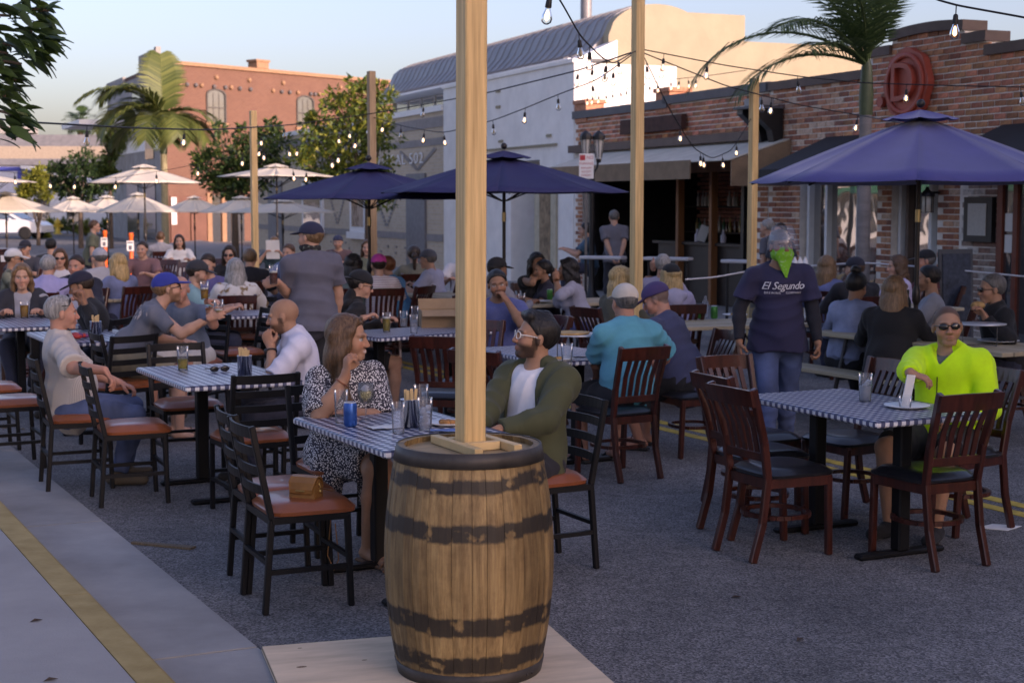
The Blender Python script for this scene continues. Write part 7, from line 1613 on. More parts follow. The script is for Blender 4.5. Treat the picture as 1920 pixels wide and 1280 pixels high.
# ---- crowd further back
F_ = [
 ('man in a lavender shirt with white hair seen from behind', 84, 16.4, 4, dict(hairc='grey', top=(.30,.29,.50), collar=True, sleeve='long', bulk=1.12)),
 ('laughing man in an open navy jacket left of the black sweater', 146, 16.6, 172, dict(hairc='dark', skin='red', top=(.5,.52,.6), jacket=dict(col=(.015,.017,.03), open=(.04,.07)), bulk=1.15)),
 ('man in a white cap and camouflage shirt at the left edge', 10, 18.6, -85, dict(hairc='dark', skin='tan', cap=(.55,.54,.52), top=(.17,.18,.13), tpat='camo', sleeve='long', glasses='sun')),
 ('woman with brown waves and sunglasses in a pale top', 110, 19.6, 195, dict(female=True, hair='long', hairc='brown', glasses='sun', top=(.55,.53,.55), sleeve='long')),
 ('person in a grey cap between the laughing man and the blonde', 190, 18.8, 40, dict(hairc='dgrey', cap=(.33,.34,.37), top=(.35,.35,.37), sleeve='long')),
 ('blonde woman in a denim jacket lit by the sun', 226, 17.5, 48, dict(female=True, hair='bob', hairc='blond', top=(.12,.15,.26), tpat='denim', sleeve='long')),
 ('man in an olive shirt standing behind the seated crowd', 168, 27.0, -78, dict(sit=False, hairc='brown', glasses='sun', top=(.10,.11,.07), s=.92, bulk=1.1)),
 ('young man in a black and grey cap and teal tee', 352, 14.9, -80, dict(q=1, hairc='dark', cap=(.03,.03,.035), top=(.17,.33,.35), stubble=.4, yaw=-6, pitch=10)),
 ('man in a purple shirt facing us behind the teal tee', 392, 17.0, 172, dict(hairc='dark', top=(.10,.09,.22), sleeve='long', pitch=14, stubble=.4)),
 ('grey haired woman in a white floral blouse seen from behind', 440, 15.9, 12, dict(q=1, female=True, hair='bob', hairc='grey', top=(.55,.54,.52), tpat='floral', sleeve='half', bulk=1.18)),
 ('woman in sunglasses facing us behind the floral blouse', 430, 20.8, 182, dict(female=True, hair='long', hairc='dark', glasses='sun', top=(.012,.012,.014))),
 ('man in a black tee with an orange back print', 466, 18.7, 4, dict(q=1, hairc='lbrown', top=(.010,.010,.013), bulk=1.15)),
 ('person reading a menu under the ivory umbrella', 514, 25.5, 184, dict(hairc='lbrown', top=(.06,.13,.15), tpat='camo', sleeve='long', rh=(.14,.34,1.0), lh=(-.14,.34,1.0))),
 ('man with grey hair, moustache and sunglasses facing us', 622, 17.6, 176, dict(hairc='grey', glasses='sun', stubble=.35, top=(.6,.6,.62), collar=True)),
 ('woman with dark curls behind the black hoodie', 655, 17.2, -24, dict(female=True, hair='curly', hairc='black', top=(.10,.14,.13))),
 ('man in a dark beanie far behind the black hoodie', 634, 26.5, 180, dict(hairc='dark', cap=(.03,.04,.08), scarf=True, stubble=.5, top=(.12,.07,.07))),
 ('child in a dark cap beside the standing man', 600, 15.6, 40, dict(hairc='dark', cap=(.012,.014,.03), top=(.2,.22,.27), s=.96)),
 ('woman in a pink headscarf and striped top', 712, 17.2, 18, dict(q=1, female=True, hairc='dark', cap=(.55,.05,.25), scarf=True, top=(.60,.57,.56), tpat='hstripe', sleeve='half')),
 ('red haired woman in a bright blue jacket', 752, 17.5, 62, dict(q=1, female=True, hair='short', hairc='red', top=(.03,.19,.36), sleeve='long', lean=20, bulk=1.1, legs='long')),
 ('woman with a brown ponytail seen from behind', 776, 20.6, 8, dict(female=True, hair='pony', hairc='dark', top=(.13,.13,.10))),
 ('man in a grey cap and pale blue tee right of the ponytail', 824, 18.8, 70, dict(q=1, hairc='dgrey', cap=(.09,.10,.13), top=(.34,.36,.48), lean=14)),
 ('man in a black cap and grey hoodie behind the blue tee', 920, 15.6, -55, dict(q=1, hairc='black', skin='brown', cap=(.011,.011,.012), top=(.21,.21,.24), sleeve='long', hood=(.23,.23,.26))),
 ('laughing woman with black curls covering her mouth', 1003, 17.7, 196, dict(q=1, female=True, hair='curly', hairc='black', skin='tan', top=(.012,.012,.013), sleeve='long', rh=(.02,.17,1.10), rdir=(0,.1,1), rpole=(.6,.2,-.8))),
 ('girl with tied dark hair in a striped top facing left', 1030, 17.5, 104, dict(q=1, female=True, hair='pony', hairc='black', skin='tan', top=(.03,.03,.05), s=.94)),
 ('man with hands behind his back standing at the bar', 1153, 24.6, 6, dict(sit=False, z0=.12, hairc='dgrey', top=(.11,.11,.13), rh=(.06,-.17,.86), lh=(-.06,-.17,.86), rpole=(.8,-.6,0), lpole=(-.8,-.6,0), bottom=(.02,.022,.03), s=.96)),
 ('person in a teal shirt sitting left of the man at the bar', 1107, 25.4, 80, dict(z0=.25, hair='pony', hairc='black', female=True, top=(.03,.09,.14))),
 ('person in grey raising a fist behind the black cap', 1240, 16.6, -24, dict(hairc='grey', top=(.30,.29,.40), sleeve='long', lh=(-.16,.22,1.12), ldir=(0,0,1), curl=(.9,.9), lpole=(-.5,.2,-.8))),
 ('man standing in the doorway behind the waiter', 1449, 20.2, 60, dict(sit=False, z0=.12, hairc='grey', top=(.10,.10,.12), s=.90)),
 ('woman with dark hair standing in the doorway behind the waiter', 1470, 19.8, 130, dict(sit=False, z0=.12, female=True, hair='short', hairc='dark', top=(.03,.03,.04), s=.885)),
 ('woman with long light hair in a denim shirt by the shop window', 1548, 16.7, -30, dict(q=1, female=True, hair='long', hairc='lbrown', top=(.10,.13,.27), tpat='denim', sleeve='long')),
 ('man in a navy cap and dark jacket seen from behind by the window', 1612, 15.7, 14, dict(q=1, yaw=20, hairc='brown', cap=(.014,.015,.026), top=(.012,.013,.018), sleeve='long', bulk=1.15)),
 ('woman in a lilac blouse with short brown hair by the window', 1698, 16.9, 94, dict(q=1, female=True, hair='bob', hairc='brown', top=(.48,.42,.58))),
 ('person with dark hair at the table behind the blonde woman', 268, 22.5, 175, dict(hairc='dark', top=(.2,.1,.1))),
 ('man in a grey shirt far behind the orange marker post', 300, 30.0, 20, dict(hairc='brown', top=(.25,.25,.27), collar=True)),
 ('woman in white far behind the blue capped man', 335, 28.0, 190, dict(female=True, hair='long', hairc='dark', top=(.6,.58,.55))),
 ('man in a dark cap at the far left behind the white cap', 48, 23.0, 178, dict(hairc='dark', cap=(.02,.02,.03), top=(.05,.05,.06))),
 ('person in a dark hat low behind the woman with sunglasses', 92, 24.0, 10, dict(hairc='black', cap=(.015,.015,.015), top=(.03,.03,.03))),
 ('man in blue between the sunlit post and the standing man', 545, 21.0, 160, dict(hairc='brown', top=(.10,.14,.25))),
 ('woman in olive far behind the pink headscarf', 690, 24.0, 175, dict(female=True, hair='bob', hairc='brown', top=(.14,.15,.10))),
 ('man in white behind the near post by the pale blue tee', 868, 21.0, 180, dict(hairc='grey', top=(.55,.55,.57), collar=True)),
 ('man in a black cap and red tee behind the umbrella pole', 1752, 17.4, 84, dict(q=1, hairc='dgrey', skin='red', cap=(.012,.012,.014), top=(.12,.018,.022), s=1.02)),
]
for lab, px, Y, h, kw in F_:
    PPL[lab[:24]] = P(lab, lab, px, Y, h, **kw)
# the chairs the crowd sits on
for lab, px, Y, h, kw in F_:
    if kw.get('sit', True) and not kw.get('z0'):
        W('dark slat chair under the '+' '.join(lab.split()[:11]), WX(px, Y), Y, h)
for px, Y, h, lab in ((38, 14.7, 196, 'girl at the left edge'), (940, 13.1, 165, 'man in the blue tee behind the near post'), (1148, 14.0, -52, 'blonde woman beside the tall fir post'), (1266, 14.5, 14, 'person in the black cap and pale hoodie'), (1762, 13.7, 74, 'dark haired man in the grey tee'), (1892, 12.2, 92, 'man eating a sandwich'), (640, 12.95, -72, 'boy in the black hoodie')):
    W('dark slat chair under the '+lab, WX(px, Y), Y, h)
C('metal chair under the bald man raising his glass', WX(358, 13.3), 13.3, 158)
# ================================================================= THINGS ON TABLES, CHAIRS AND GROUND
def glassy(name, tint, refl=1.45, body=0.0, bcol=(.8,.8,.8)):
    m, n, l, p = _new(name); tr = n.new('ShaderNodeBsdfTransparent'); tr.inputs[0].default_value = (*tint, 1); gl = n.new('ShaderNodeBsdfGlossy'); gl.inputs['Roughness'].default_value = .03
    fr = n.new('ShaderNodeFresnel'); fr.inputs[0].default_value = refl; mx = n.new('ShaderNodeMixShader'); l.new(fr.outputs[0], mx.inputs[0]); l.new(tr.outputs[0], mx.inputs[1]); l.new(gl.outputs[0], mx.inputs[2]); out = mx
    if body > 0:
        df = n.new('ShaderNodeBsdfTranslucent'); df.inputs[0].default_value = (*bcol, 1); d2 = n.new('ShaderNodeBsdfDiffuse'); d2.inputs[0].default_value = (*bcol, 1); ad = n.new('ShaderNodeMixShader'); ad.inputs[0].default_value = .5; l.new(df.outputs[0], ad.inputs[1]); l.new(d2.outputs[0], ad.inputs[2])
        m2 = n.new('ShaderNodeMixShader'); m2.inputs[0].default_value = body; l.new(mx.outputs[0], m2.inputs[1]); l.new(ad.outputs[0], m2.inputs[2]); out = m2
    l.new(out.outputs[0], n['Material Output'].inputs[0]); return m
M_gl = glassy('drinking_glass', (.96,.97,.98), 1.38, .07, (.85,.87,.9)); M_water = glassy('water', (.94,.95,.97), 1.15, .16, (.85,.87,.92)); M_wine = glassy('white_wine', (.85,.80,.50), 1.3, .25, (.62,.56,.28)); M_ice = glassy('ice', (.85,.87,.9), 1.35, .55, (.72,.74,.78))
M_beer = glassy('amber_beer', (.80,.55,.10), 1.3, .55, (.62,.36,.04)); M_beer2 = glassy('pale_beer', (.80,.72,.15), 1.3, .5, (.52,.42,.06)); M_beerr = glassy('red_beer', (.35,.07,.02), 1.3, .6, (.24,.05,.015)); M_foam = mat('foam', (.72,.70,.64), .8, var=.05)
def on_table(px, py, z=.763): return G(px, py, z)
def tumbler(label, loc, h=.15, r0=.028, r1=.038, liquid=None, lv=.6, foam=False, name='glass', ice=False, group='drinking glasses', M=None):
    o = thing(name, label, 'glass', loc, group=group); n_ = 24; t = .0022
    g_ = MB(); g_.lathe([(.001, .0), (r0, 0), (r0+.0004, .006), (r1, h-.002), (r1+.0006, h), (r1-.0012, h)], (0,0,0), n_, close=False); g_.build('glass_wall', M_gl, o)
    if liquid:
        k = lv; rr = r0+(r1-r0)*k-t*1.3; g_ = MB(); g_.lathe([(.001, .0085), (r0-t*1.3, .0085), (rr, h*k), (.001, h*k)], (0,0,0), n_, close=False); g_.build('drink', liquid, o)
        if foam: g_ = MB(); g_.lathe([(.001, h*k+.0005), (rr, h*k+.0005), (rr+.001, h*k+.012), (.001, h*k+.013)], (0,0,0), n_, close=False); g_.build('foam', M_foam, o)
    if ice:
        for i in range(9):
            g_ = MB(); z = .02+.011*i; a_ = rng.uniform(0, 6.28); q = (r0+(r1-r0)*z/h)*.45; g_.box((q*math.cos(a_), q*math.sin(a_), z), (.024,.024,.022), Matrix.Rotation(rng.uniform(0, 3), 3, rng.choice('XYZ')), bev=.004); g_.build('ice_cube', M_ice, o)
    if M is not None: o.matrix_world = M
    return o
tumbler('empty ribbed glass nearest the woman in the speckled dress', on_table(640, 792), .165, .030, .036)
tumbler('glass of water in front of the cutlery tin on the near table', on_table(747, 812), .150, .028, .034, M_water, .78)
tumbler('glass full of ice beside the near post', on_table(797, 806), .158, .031, .038, M_water, .5, ice=True)
tumbler('printed pint glass behind the cutlery tin on the near table', on_table(790, 770), .14, .030, .040, M_water, .1)
# stemmed glass
w0 = on_table(686, 788); o = thing('wine_glass', 'stemmed glass of white wine beside the blue can', 'glass', w0)
g = MB(); g.lathe([(.036, 0), (.034, .004), (.006, .012), (.004, .03), (.005, .075), (.02, .088), (.040, .115), (.043, .14), (.036, .19), (.0345, .19), (.041, .14), (.038, .117), (.018, .092), (.001, .088)], (0,0,0), 24, close=False); g.build('bowl', M_gl, o)
g = MB(); g.lathe([(.001, .0885), (.017, .0925), (.0372, .117), (.0405, .138), (.0395, .15), (.001, .15)], (0,0,0), 20, close=False); g.build('wine', M_wine, o)
for i in range(5):
    g = MB(); g.box((rng.uniform(-.016,.016), rng.uniform(-.016,.016), .15+i*.006), (.022,.022,.02), Matrix.Rotation(i, 3, 'XYZ'[i % 3]), bev=.004); g.build('ice_cube', M_ice, o)
# can
def can(label, loc, col, grp=None):
    o = thing('drink_can', label, 'can', loc, group=grp); g_ = MB(); g_.lathe([(.024, 0), (.033, .010), (.033, .104), (.028, .116)], (0,0,0), 24); g_.build('can_body', col, o); g_ = MB(); g_.lathe([(.0285, .1165), (.028, .120), (.026, .119), (.025, .1165)], (0,0,0), 24); g_.build('lid', M_alu, o); return o
can('blue drink can on the near gingham table', on_table(657, 799), mat('can_blue', (.015,.10,.36), .3, metal=.5, var=.25, scale=20, bump=0))
def cutlery_tin(label, loc, h=.135, r_=.045, n_=12):
    o = thing('cutlery_tin', label, 'cutlery holder', loc, group='steel cutlery tins'); g_ = MB(); g_.lathe([(.001, 0), (r_, 0), (r_, h), (r_+.002, h), (r_+.002, h+.002), (r_-.002, h), (r_-.002, .004), (.001, .004)], (0,0,0), 24, close=False); g_.build('tin', mat('polished_steel', (.62,.62,.63), .16, metal=1.0, var=0, bump=0), o)
    for i in range(n_):
        a_ = rng.uniform(0, 6.28); q = rng.uniform(.004, r_*.55); g_ = MB(); b_ = Vector((q*math.cos(a_), q*math.sin(a_), .006)); t_ = b_*1.55+Vector((0,0,h+rng.uniform(.02,.045)))
        g_.bar(b_, t_, .014, .005); g_.build('wooden_cutlery', M_batten, o)
    return o
cutlery_tin('steel tin of wooden cutlery on the table of the couple', on_table(768, 800))
cutlery_tin('steel tin of wooden cutlery on the left gingham table', on_table(459, 707))
cutlery_tin('steel tin of wooden cutlery beside the red bag', on_table(180, 634), n_=8)
def napkin(label, loc, sx, sy, rz, m=None, name='napkin', cat='napkin'):
    g_ = MB(); N = 6; vs_ = []
    for i in range(N+1):
        for j in range(N+1): vs_.append(((i/N-.5)*sx, (j/N-.5)*sy, .002+.004*math.sin(i*1.3+j)*math.sin(j*.9+.4)+.004))
    g_.add(vs_, [(a_*(N+1)+b_, (a_+1)*(N+1)+b_, (a_+1)*(N+1)+b_+1, a_*(N+1)+b_+1) for a_ in range(N) for b_ in range(N)], 0, True)
    o = g_.build(name, m or M_paper); o.location = loc; o.rotation_euler = (0, 0, rz); return tag(o, label, cat)
napkin('crumpled white napkin in front of the water glass', on_table(722, 802), .16, .11, .4); napkin('white napkin under the tin of the couple', on_table(765, 797), .15, .15, .9)
napkin('blue napkin beside the barrel edge of the near table', on_table(838, 808), .16, .07, .1, mat('blue_paper', (.10,.19,.42), .8))
def plate(label, px, py, r_, food=None, z=.763, m=None):
    o = thing('plate', label, 'plate', on_table(px, py, z)); g_ = MB(); g_.lathe([(.001, 0), (r_*.6, 0), (r_, .014), (r_, .017), (r_*.6, .005), (.001, .005)], (0,0,0), 28, close=False); g_.build('dish', m or M_white, o)
    if food:
        for i in range(food[1]):
            a_ = rng.uniform(0, 6.28); q = rng.uniform(0, r_*.5); g_ = MB(); g_.ball((q*math.cos(a_), q*math.sin(a_), .014), (rng.uniform(.015,.03), rng.uniform(.015,.03), .013), 8); g_.build('food', food[0], o)
    return o
M_food = mat('fried_food', (.36,.16,.05), .7, var=.5, scale=30, bump=.6); M_food2 = mat('crust', (.45,.26,.10), .7, var=.4, scale=25, bump=.5)
plate('white plate of fried food half hidden by the near post', 838, 796, .10, (M_food, 6)); plate('small plate with a sauce pot on the left gingham table', 470, 712, .10, (M_food2, 3)); plate('white plate on the table of the neon jacket', 1700, 764, .12)
plate('white plate on the table of the three women', 1012, 566, .13, (M_food2, 2)); plate('plate of food before the girl at the left edge', 62, 592, .14, (M_food, 7)); plate('pale plate among the green cans', 1378, 592, .12, (M_food2, 2)); plate('white plate in front of the turquoise polo', 1045, 675, .12, (M_food2, 2))
g = MB()
# beers
tumbler('half drunk beer on the left gingham table', on_table(343, 693), .155, .031, .039, M_beer2, .45)
tumbler('pint of pale beer beside the black hoodie', on_table(725, 622), .165, .030, .038, M_beer2, .68, True)
tumbler('goblet of orange beer behind the bald man', on_table(470, 572), .13, .030, .038, M_beer, .6, True)
tumbler('orange beer in front of the girl at the left edge', on_table(46, 596), .16, .034, .042, M_beer, .75)
tumbler('nearly empty pint on the table of the turquoise polo', on_table(1063, 690), .165, .030, .042, M_beer2, .15)
tumbler('clear glass beside the pint of pale beer', on_table(757, 612), .14, .030, .036, M_water, .5); tumbler('clear glass at the far end of the small table', on_table(778, 604), .15, .030, .036)
tumbler('tall glass with printed lines on the small table', on_table(776, 625), .16, .029, .036, M_water, .7)
tumbler('printed glass with a drink on the table of the neon jacket', on_table(1622, 752), .155, .031, .040, M_ice, .55, ice=True)
tumbler('clear glass on the table of the three women', on_table(978, 575), .14, .03, .037); tumbler('plastic cup beside the man in the grey tee', on_table(1786, 622), .12, .033, .045, M_water, .5); tumbler('glass holding the white card on the table of the neon jacket', on_table(1697, 766), .07, .030, .036)
def held(key, side, label, liquid, lv=.6, tilt=(0,0), h=.155, up=.0):
    p = PPL[key]; wv = p['wr'][side]; hd = nrm(p['wr'][side]-p['el'][side]); c = p['W'](wv+hd*.085+NP([0, 0, -.055+up])); tumbler(label, (c.x, c.y, c.z), h, .029, .038, liquid, lv, True, group='glasses held in hand').rotation_euler = (tilt[0], tilt[1], 0)
held('leaning', 1, 'glass of beer in the hand of the leaning man', M_beer2, .45); held('standing', -1, 'red beer in the hand of the standing man', M_beerr, .6); held('cheers', -1, 'beer raised by the bald man behind', M_beer, .55)
# standing white card, menus
g = MB(); g.box((0, 0, .085), (.05, .006, .17), Matrix.Rotation(.12, 3, 'X')); o = g.build('white_card', M_paper); o.location = on_table(1699, 764)+Vector((0,0,.008)); o.rotation_euler = (0, .12, .3); tag(o, 'tall white card standing in a glass before the neon jacket', 'card')
p = PPL['person reading a menu un']; g = MB(); g.box((0, .38, 1.08), (.22, .006, .32), Matrix.Rotation(-.25, 3, 'X')); o = g.build('menu_sheet', M_paper); o.matrix_world = p['M']; tag(o, 'white menu held up under the ivory umbrella', 'menu')
g = MB(); g.box((0,0,.14), (.16, .008, .28), Matrix.Rotation(.35, 3, 'Y')); o = g.build('counter_card', M_paper); u = tpx(1290); o.location = FB(u, -.3, 1.18); tag(o, 'slanted white card on the bar counter', 'card')
for px, lab in ((1275, 'clear bottle left of the card on the bar counter'), (1323, 'pink soap bottle on the bar counter')):
    u = tpx(px); g = MB(); g.lathe([(.05, 0), (.05, .12), (.02, .16), (.02, .22)], (0,0,0), 12); o = g.build('counter_bottle', mat('pale_plastic', (.5,.45,.5), .3, var=.1)); o.location = FB(u, -.35, 1.172); tag(o, lab, 'bottle')
# pizza stands
def pizza_stand(label, px, py, z, leg=True):
    c = on_table(px, py, z); o = thing('pizza_stand', label, 'pizza stand', c, group='pizza stands'); g_ = MB(); g_.lathe([(.001, 0), (.19, 0), (.195, .008), (.001, .006)], (0,0,0), 30, close=False); g_.build('tray', M_alu, o)
    if leg:
        g_ = MB(); g_.tube([(-.13, 0, -.001), (-.13, 0, .765-z)], .004, 5); g_.tube([(.13, 0, -.001), (.13, 0, .765-z)], .004, 5); g_.tube([(-.13, .0, .766-z), (-.10, .1, .766-z), (.10, .1, .766-z), (.13, 0, .766-z)], .004, 5); g_.build('wire_legs', M_grey, o)
    return o
pz = pizza_stand('pizza tray on a wire stand before the turquoise polo', 1080, 628, .93); g = MB(); g.lathe([(.001, .009), (.13, .009), (.14, .022), (.12, .018), (.001, .016)], (-.04,0,0), 20, close=False); g.build('pizza', M_food2, pz)
pizza_stand('steel tray on a wire stand beside the man eating', 1838, 608, .93); plate('steel tray on the plank table at the right', 1872, 641, .16, m=M_alu)
for px, lab in ((1310, 'green can left of the water bottle'), (1339, 'green can right of the water bottle'), (1031, 'green can on the table of the three women')):
    can(lab, on_table(px, 597 if px > 1100 else 562), mat('can_green', (.03,.22,.05), .3, metal=.4, var=.2, bump=0), 'green drink cans')
g = MB(); g.lathe([(.034, 0), (.034, .09), (.03, .1), (.034, .11), (.03, .15), (.012, .18), (.012, .21)], (0,0,0), 14); o = g.build('water_bottle', M_water); o.location = on_table(1322, 596); tag(o, 'clear plastic water bottle between two green cans', 'bottle')
wb_ = on_table(1187+518, 600); g = MB(); g.lathe([(.035, 0), (.035, .17), (.014, .22), (.014, .28)], (0,0,0), 12); o = g.build('dark_bottle', mat('dark_bottle', (.01,.012,.012), .2, var=0, bump=0)); o.location = (WX(1706, 14.2), 14.2, .76); tag(o, 'dark bottle beside the umbrella pole', 'bottle')
# sandwich
p = PPL['sandwich']; c = p['W']((p['wr'][1]+p['wr'][-1])/2+NP([0, .06, .09])); g = MB(); g.ball((0,0,0), (.06,.05,.035), 10); o = g.build('sandwich', M_food2); o.location = c; tag(o, 'sandwich held by the man in black', 'sandwich')
# red bag, black sunglasses, box, white caddy
g = MB()
for i in range(14):
    g.ball((rng.uniform(-.11,.11), rng.uniform(-.05,.05), .02+rng.uniform(0,.02)), (rng.uniform(.02,.05), rng.uniform(.02,.04), .02), 8, i % 2)
o = g.build('snack_bag', [mat('bag_red', (.40,.03,.02), .4, var=.3, scale=20), mat('bag_purple', (.12,.03,.12), .4, var=.3)]); o.location = on_table(137, 636); tag(o, 'crumpled red and purple snack bag on the gingham table', 'bag')
o = thing('folded_sunglasses', 'black folded sunglasses on the left gingham table', 'sunglasses', on_table(412, 697), .5); g = MB(); g.ball((-.035,0,.02), (.03,.008,.02), 10); g.ball((.035,0,.02), (.03,.008,.02), 10); g.build('lens', M_lens, o); g = MB(); g.tube([(-.065,0,.025), (-.06,.12,.012)], .004, 5); g.tube([(.065,0,.025), (.05,.12,.012)], .004, 5); g.tube([(-.01,0,.026), (.01,0,.026)], .003, 5); g.build('temple', M_frame_d, o)
g = MB(); c = AT(832, 596, 13.4); o = thing('cardboard_box', 'open brown cardboard box on the chair side table behind the near post', 'box', (c.x, 13.4, .762), .15); M_card = mat('cardboard', (.30,.19,.105), .8, var=.12)
for x, y, sx, sy in ((0,-.14,.42,.006), (0,.14,.42,.006), (-.207,0,.006,.27), (.207,0,.006,.27)): g.box((x, y, .075), (sx, sy, .15))
g.box((0,0,.003), (.41,.27,.005)); g.build('box_body', M_card, o); g = MB(); g.box((0, -.19, .13), (.42, .10, .005), Matrix.Rotation(.5, 3, 'X')); g.build('flap', M_card, o); g = MB(); g.box((0, .17, .19), (.42, .10, .005), Matrix.Rotation(1.1, 3, 'X')); g.build('flap', M_card, o)
o = thing('condiment_caddy', 'white condiment caddy on the rail behind the waiter', 'caddy', (WX(1502, 17.5), 17.5, 1.06)); g = MB(); g.box((0,0,.03), (.2,.12,.06), bev=.01); g.build('tray', M_white, o)
for x in (-.06, 0, .06): g = MB(); g.lathe([(.03,.061), (.03,.12), (.012,.15), (.012,.17)], (x,0,0), 10); g.build('pot', M_white, o)
g = MB(); g.tube([(WX(1502,17.5),17.5,.0), (WX(1502,17.5),17.5,1.058)], .03, 8); o2 = g.build('caddy_stand', M_black); tag(o2, 'thin black stand under the white condiment caddy', 'stand')
# watch, bracelet
for key, sd, lab, nm, cat_, m_ in (('bald', -1, 'black watch with a red strap on the bald man in white', 'wristwatch', 'watch', M_black), ('dress', 1, 'brown bracelet on the woman in the speckled dress', 'bracelet', 'bracelet', M_vinyl)):
    p = PPL[key]; a_ = p['W'](p['wr'][sd]-nrm(p['wr'][sd]-p['el'][sd])*.035); d = (p['W'](p['wr'][sd])-p['W'](p['el'][sd])).normalized(); x = d.cross(Vector((0,0,1))).normalized(); y = d.cross(x); g = MB(); g.tube([a_+(x*math.cos(t)+y*math.sin(t))*.034 for t in [k*math.pi/8 for k in range(17)]], .006 if nm == 'wristwatch' else .0035, 6, caps=False)
    if nm == 'wristwatch': g.ball(a_+x*(-.03)*(1 if x.y > 0 else -1), .019, 10)
    o = g.build(nm, m_); tag(o, lab, cat_)
# handbag on the near chair
hb = thing('handbag', 'small tan leather handbag lying on the nearest brown chair seat', 'handbag', G(574, 931, .497), R(-22)); hb.scale = (.70, .78, .86); M_lea = mat('tan_leather', (.27,.115,.030), .42, var=.22, scale=9, bump=.25, bscale=90)
g = MB(); pr = [(-.055,0), (.055,0), (.05,.05), (.02,.098), (-.01,.10), (-.05,.05)]
g.prism(pr, lambda y, z: Vector((-.095, y*.96, z)), lambda y, z: Vector((.095, y*.96, z))); g.build('bag_body', M_lea, hb)
g = MB(); N = 10; arc = [(.052-.002, .045), (.056,.07), (.04,.108), (.01,.118), (-.025,.112), (-.055,.085), (-.066,.05), (-.064,.03)]; vs_ = []
for i, (y, z) in enumerate(arc):
    w_ = .097 if i < 6 else .085
    vs_ += [(-w_, y, z), (w_, y, z), (w_, y*.94, z-.006), (-w_, y*.94, z-.006)]
g.add(vs_, [(4*i+j, 4*i+(j+1) % 4, 4*i+4+(j+1) % 4, 4*i+4+j) for i in range(len(arc)-1) for j in range(4)]+[(0,1,2,3), (4*7+3, 4*7+2, 4*7+1, 4*7)], 0, False); g.build('flap', M_lea, hb)
M_brass = mat('brass', (.6,.42,.16), .3, metal=.9, var=0, bump=0); g = MB(); g.tube([(-.035,-.068,.042), (.03,-.068,.042)], .004, 6); g.build('clasp', M_brass, hb)
for s in (-1, 1): g = MB(); g.ball((s*.099, .012, .035), .010, 8); g.tube([(s*.098, 0, .08), (s*.11, .0, .06), (s*.098, .0, .05)], .003, 6); g.build('stud', M_brass, hb)
g = MB(); b0 = Vector((0,0,0)); g.tube([(.096,.02,.05), (.12,.12,.02), (.05,.26,.0), (.0,.30,-.02), (-.01,.31,-.2), (-.03,.30,-.38), (.02,.30,-.46), (.05,.31,-.40), (.02,.32,-.2)], .0035, 6); g.build('strap', M_lea, hb)
# scraps on the ground
def scrap(name, label, cat_, P_, m, h=.004):
    g_ = MB(); g_.prism([(p.x, p.y) for p in P_], lambda x, y: Vector((x, y, .001+h)), lambda x, y: Vector((x, y, .001))); return tag(g_.build(name, m), label, cat_)
a_, b_ = G(248, 1019), G(362, 1029); d = (b_-a_).normalized(); n_ = Vector((-d.y, d.x, 0)); scrap('wood_strip', 'broken strip of wood lying on the asphalt by the gutter', 'wood strip', [a_-n_*.012, a_+n_*.018, b_+n_*.03, b_-n_*.025], mat('old_wood', (.13,.095,.06), .8, var=.3, scale=20, stretch=(8,1,1)), .012)
c = G(1872, 988); scrap('paper_sheet', 'white sheet of paper on the asphalt at the right', 'paper', [c+Vector(v) for v in ((-.13,-.02,0), (.02,-.10,0), (.14,.02,0), (-.01,.08,0))], M_paper, .003)
for i, (px, py) in enumerate(((10, 803), (42, 805), (68, 1164), (320, 900), (95, 1275), (600, 1215), (1380, 1120), (1500, 1200))):
    c = G(px, py, .0 if px > 200 or py < 900 else .127); a_ = rng.uniform(0, 6.28); L = .03; d = Vector((math.cos(a_), math.sin(a_), 0)); n_ = Vector((-d.y, d.x, 0)); z = .004 if c.z < .05 else .129
    g = MB(); g.add([Vector((c.x, c.y, z))+d*L, Vector((c.x, c.y, z+.006))+n_*L*.45, Vector((c.x, c.y, z))-d*L, Vector((c.x, c.y, z+.008))-n_*L*.45], [(0,1,2,3)]); o = g.build('fallen_leaf', mat('dry_leaf', (.22,.13,.04), .8) if i < 2 else mat('dark_leaf', (.05,.03,.02), .8)); tag(o, ['dry leaf beside the kerb at the left edge', 'second dry leaf beside the kerb at the left edge', 'dark leaf on the near pavement', 'leaf under the left table', 'curled leaf at the bottom of the pavement', 'leaf beside the plywood', 'leaf on the asphalt left of the right table', 'leaf on the open asphalt bottom right'][i], 'leaf')
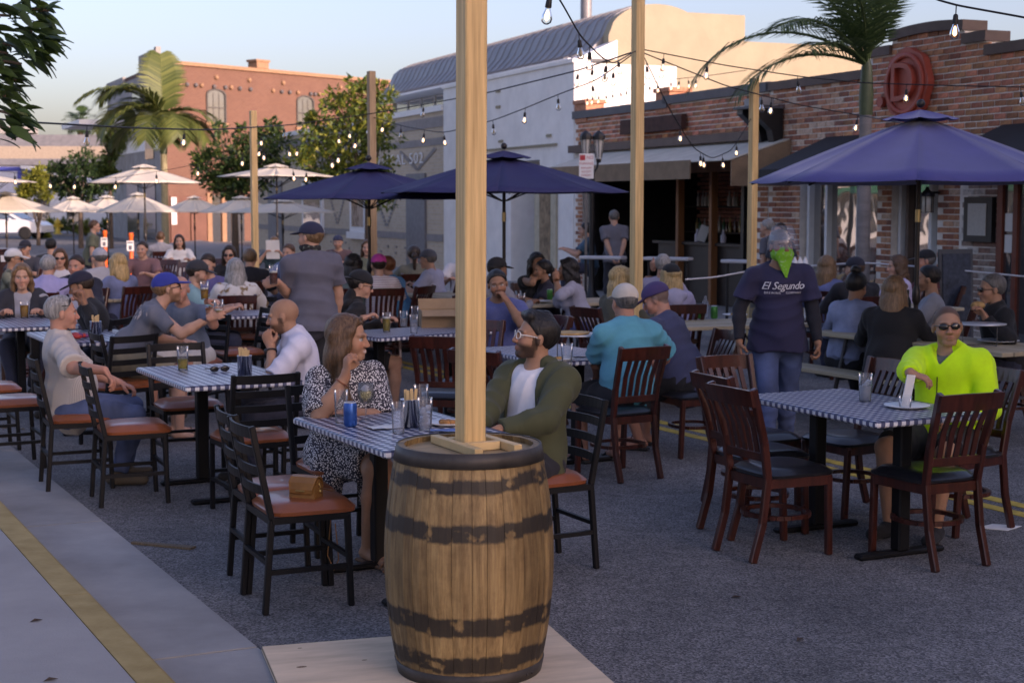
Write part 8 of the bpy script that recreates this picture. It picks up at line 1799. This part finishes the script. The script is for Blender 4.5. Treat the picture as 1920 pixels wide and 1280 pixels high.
# ================================================================= PRINTS ON SHIRTS, draped on the cloth
def drape(key, me_name, mesh, a0, c0, front=True, off=.004, m=None, rot=0.0, dmax=.4):
    p = PPL[key]; V = p['top']; r_, u_, f_ = p['r'], p['u'], p['f'] if front else -p['f']; base = p['pel']
    A = (V-base) @ r_; Cc = (V-base) @ u_; D = (V-base) @ f_; ok = (D > -.02) & (D < dmax); A, Cc, D = A[ok], Cc[ok], D[ok]
    for v in mesh.vertices:
        x, y = v.co.x, v.co.y; x, y = x*math.cos(rot)-y*math.sin(rot), x*math.sin(rot)+y*math.cos(rot); a = a0+(-x if front else x); c = c0+y      # seen from the front the wearer's right is on the left
        d2 = (A-a)**2+(Cc-c)**2; near = d2 < .013**2
        if near.sum() < 1: near = d2 < d2.min()+1e-4
        dd = D[near].max(); q = base+r_*a+u_*c+f_*(dd+off+v.co.z*.2); v.co = Vector(q)
    return link(me_name, mesh, p['o'])
def text_flat(txt, size, m, shear=0.0, space=1.0):
    o = text_mesh(txt, size, .0008, Matrix.Identity(4), m, 'tmp', None, shear, space, 2); me = o.data; bpy.data.objects.remove(o); return me
M_ink = mat('print_white', (.62,.62,.66), .8, var=0, bump=0)
drape('waiter', 'shirt_lettering', text_flat('El Segundo', .078, M_ink, .35, .92), .0, .355, m=M_ink)
drape('waiter', 'shirt_lettering', text_flat('BREWING    COMPANY', .022, M_ink, .0, 1.25), .0, .305, m=M_ink)
def patch(w_, h_, m, n=8):
    g_ = MB(); vs_ = [((i/n-.5)*w_, (j/n-.5)*h_, 0) for i in range(n+1) for j in range(n+1)]; g_.add(vs_, [(i*(n+1)+j, (i+1)*(n+1)+j, (i+1)*(n+1)+j+1, i*(n+1)+j+1) for i in range(n) for j in range(n)], 0, True); return g_.mesh('patch', m)
def blotch(w_, h_, m, n=40):
    g_ = MB()
    for i in range(n):
        x, y = rng.gauss(0, w_*.26), rng.gauss(0, h_*.26); L = rng.uniform(.012, .03); a_ = rng.uniform(0, 6.28); g_.add([(x+L*math.cos(a_), y+L*math.sin(a_), 0), (x-L*.35*math.sin(a_), y+L*.35*math.cos(a_), 0), (x-L*math.cos(a_), y-L*math.sin(a_), 0), (x+L*.35*math.sin(a_), y-L*.35*math.cos(a_), 0)], [(0,1,2,3)])
    return g_.mesh('patch', m)
drape('leaning', 'back_print', blotch(.24, .14, mat('print_pale', (.42,.36,.33), .8, var=.4, scale=30, bump=0)), .02, .36, False)
drape('man in a black tee with ', 'back_print', patch(.20, .09, mat('print_orange', (.30,.10,.04), .8, var=.3, scale=20, bump=0)), 0, .30, False)
g_ = MB(); zs = patch(.006, .15, mat('zip_black', (.015,.015,.015), .5, var=0, bump=0), 6); drape('neon', 'zip', zs, 0, .27, True, .003, dmax=.185)
g_ = MB(); drape('olive', 'sleeve_zip', patch(.008, .07, M_alu, 4), -.13, .30, True, .004)
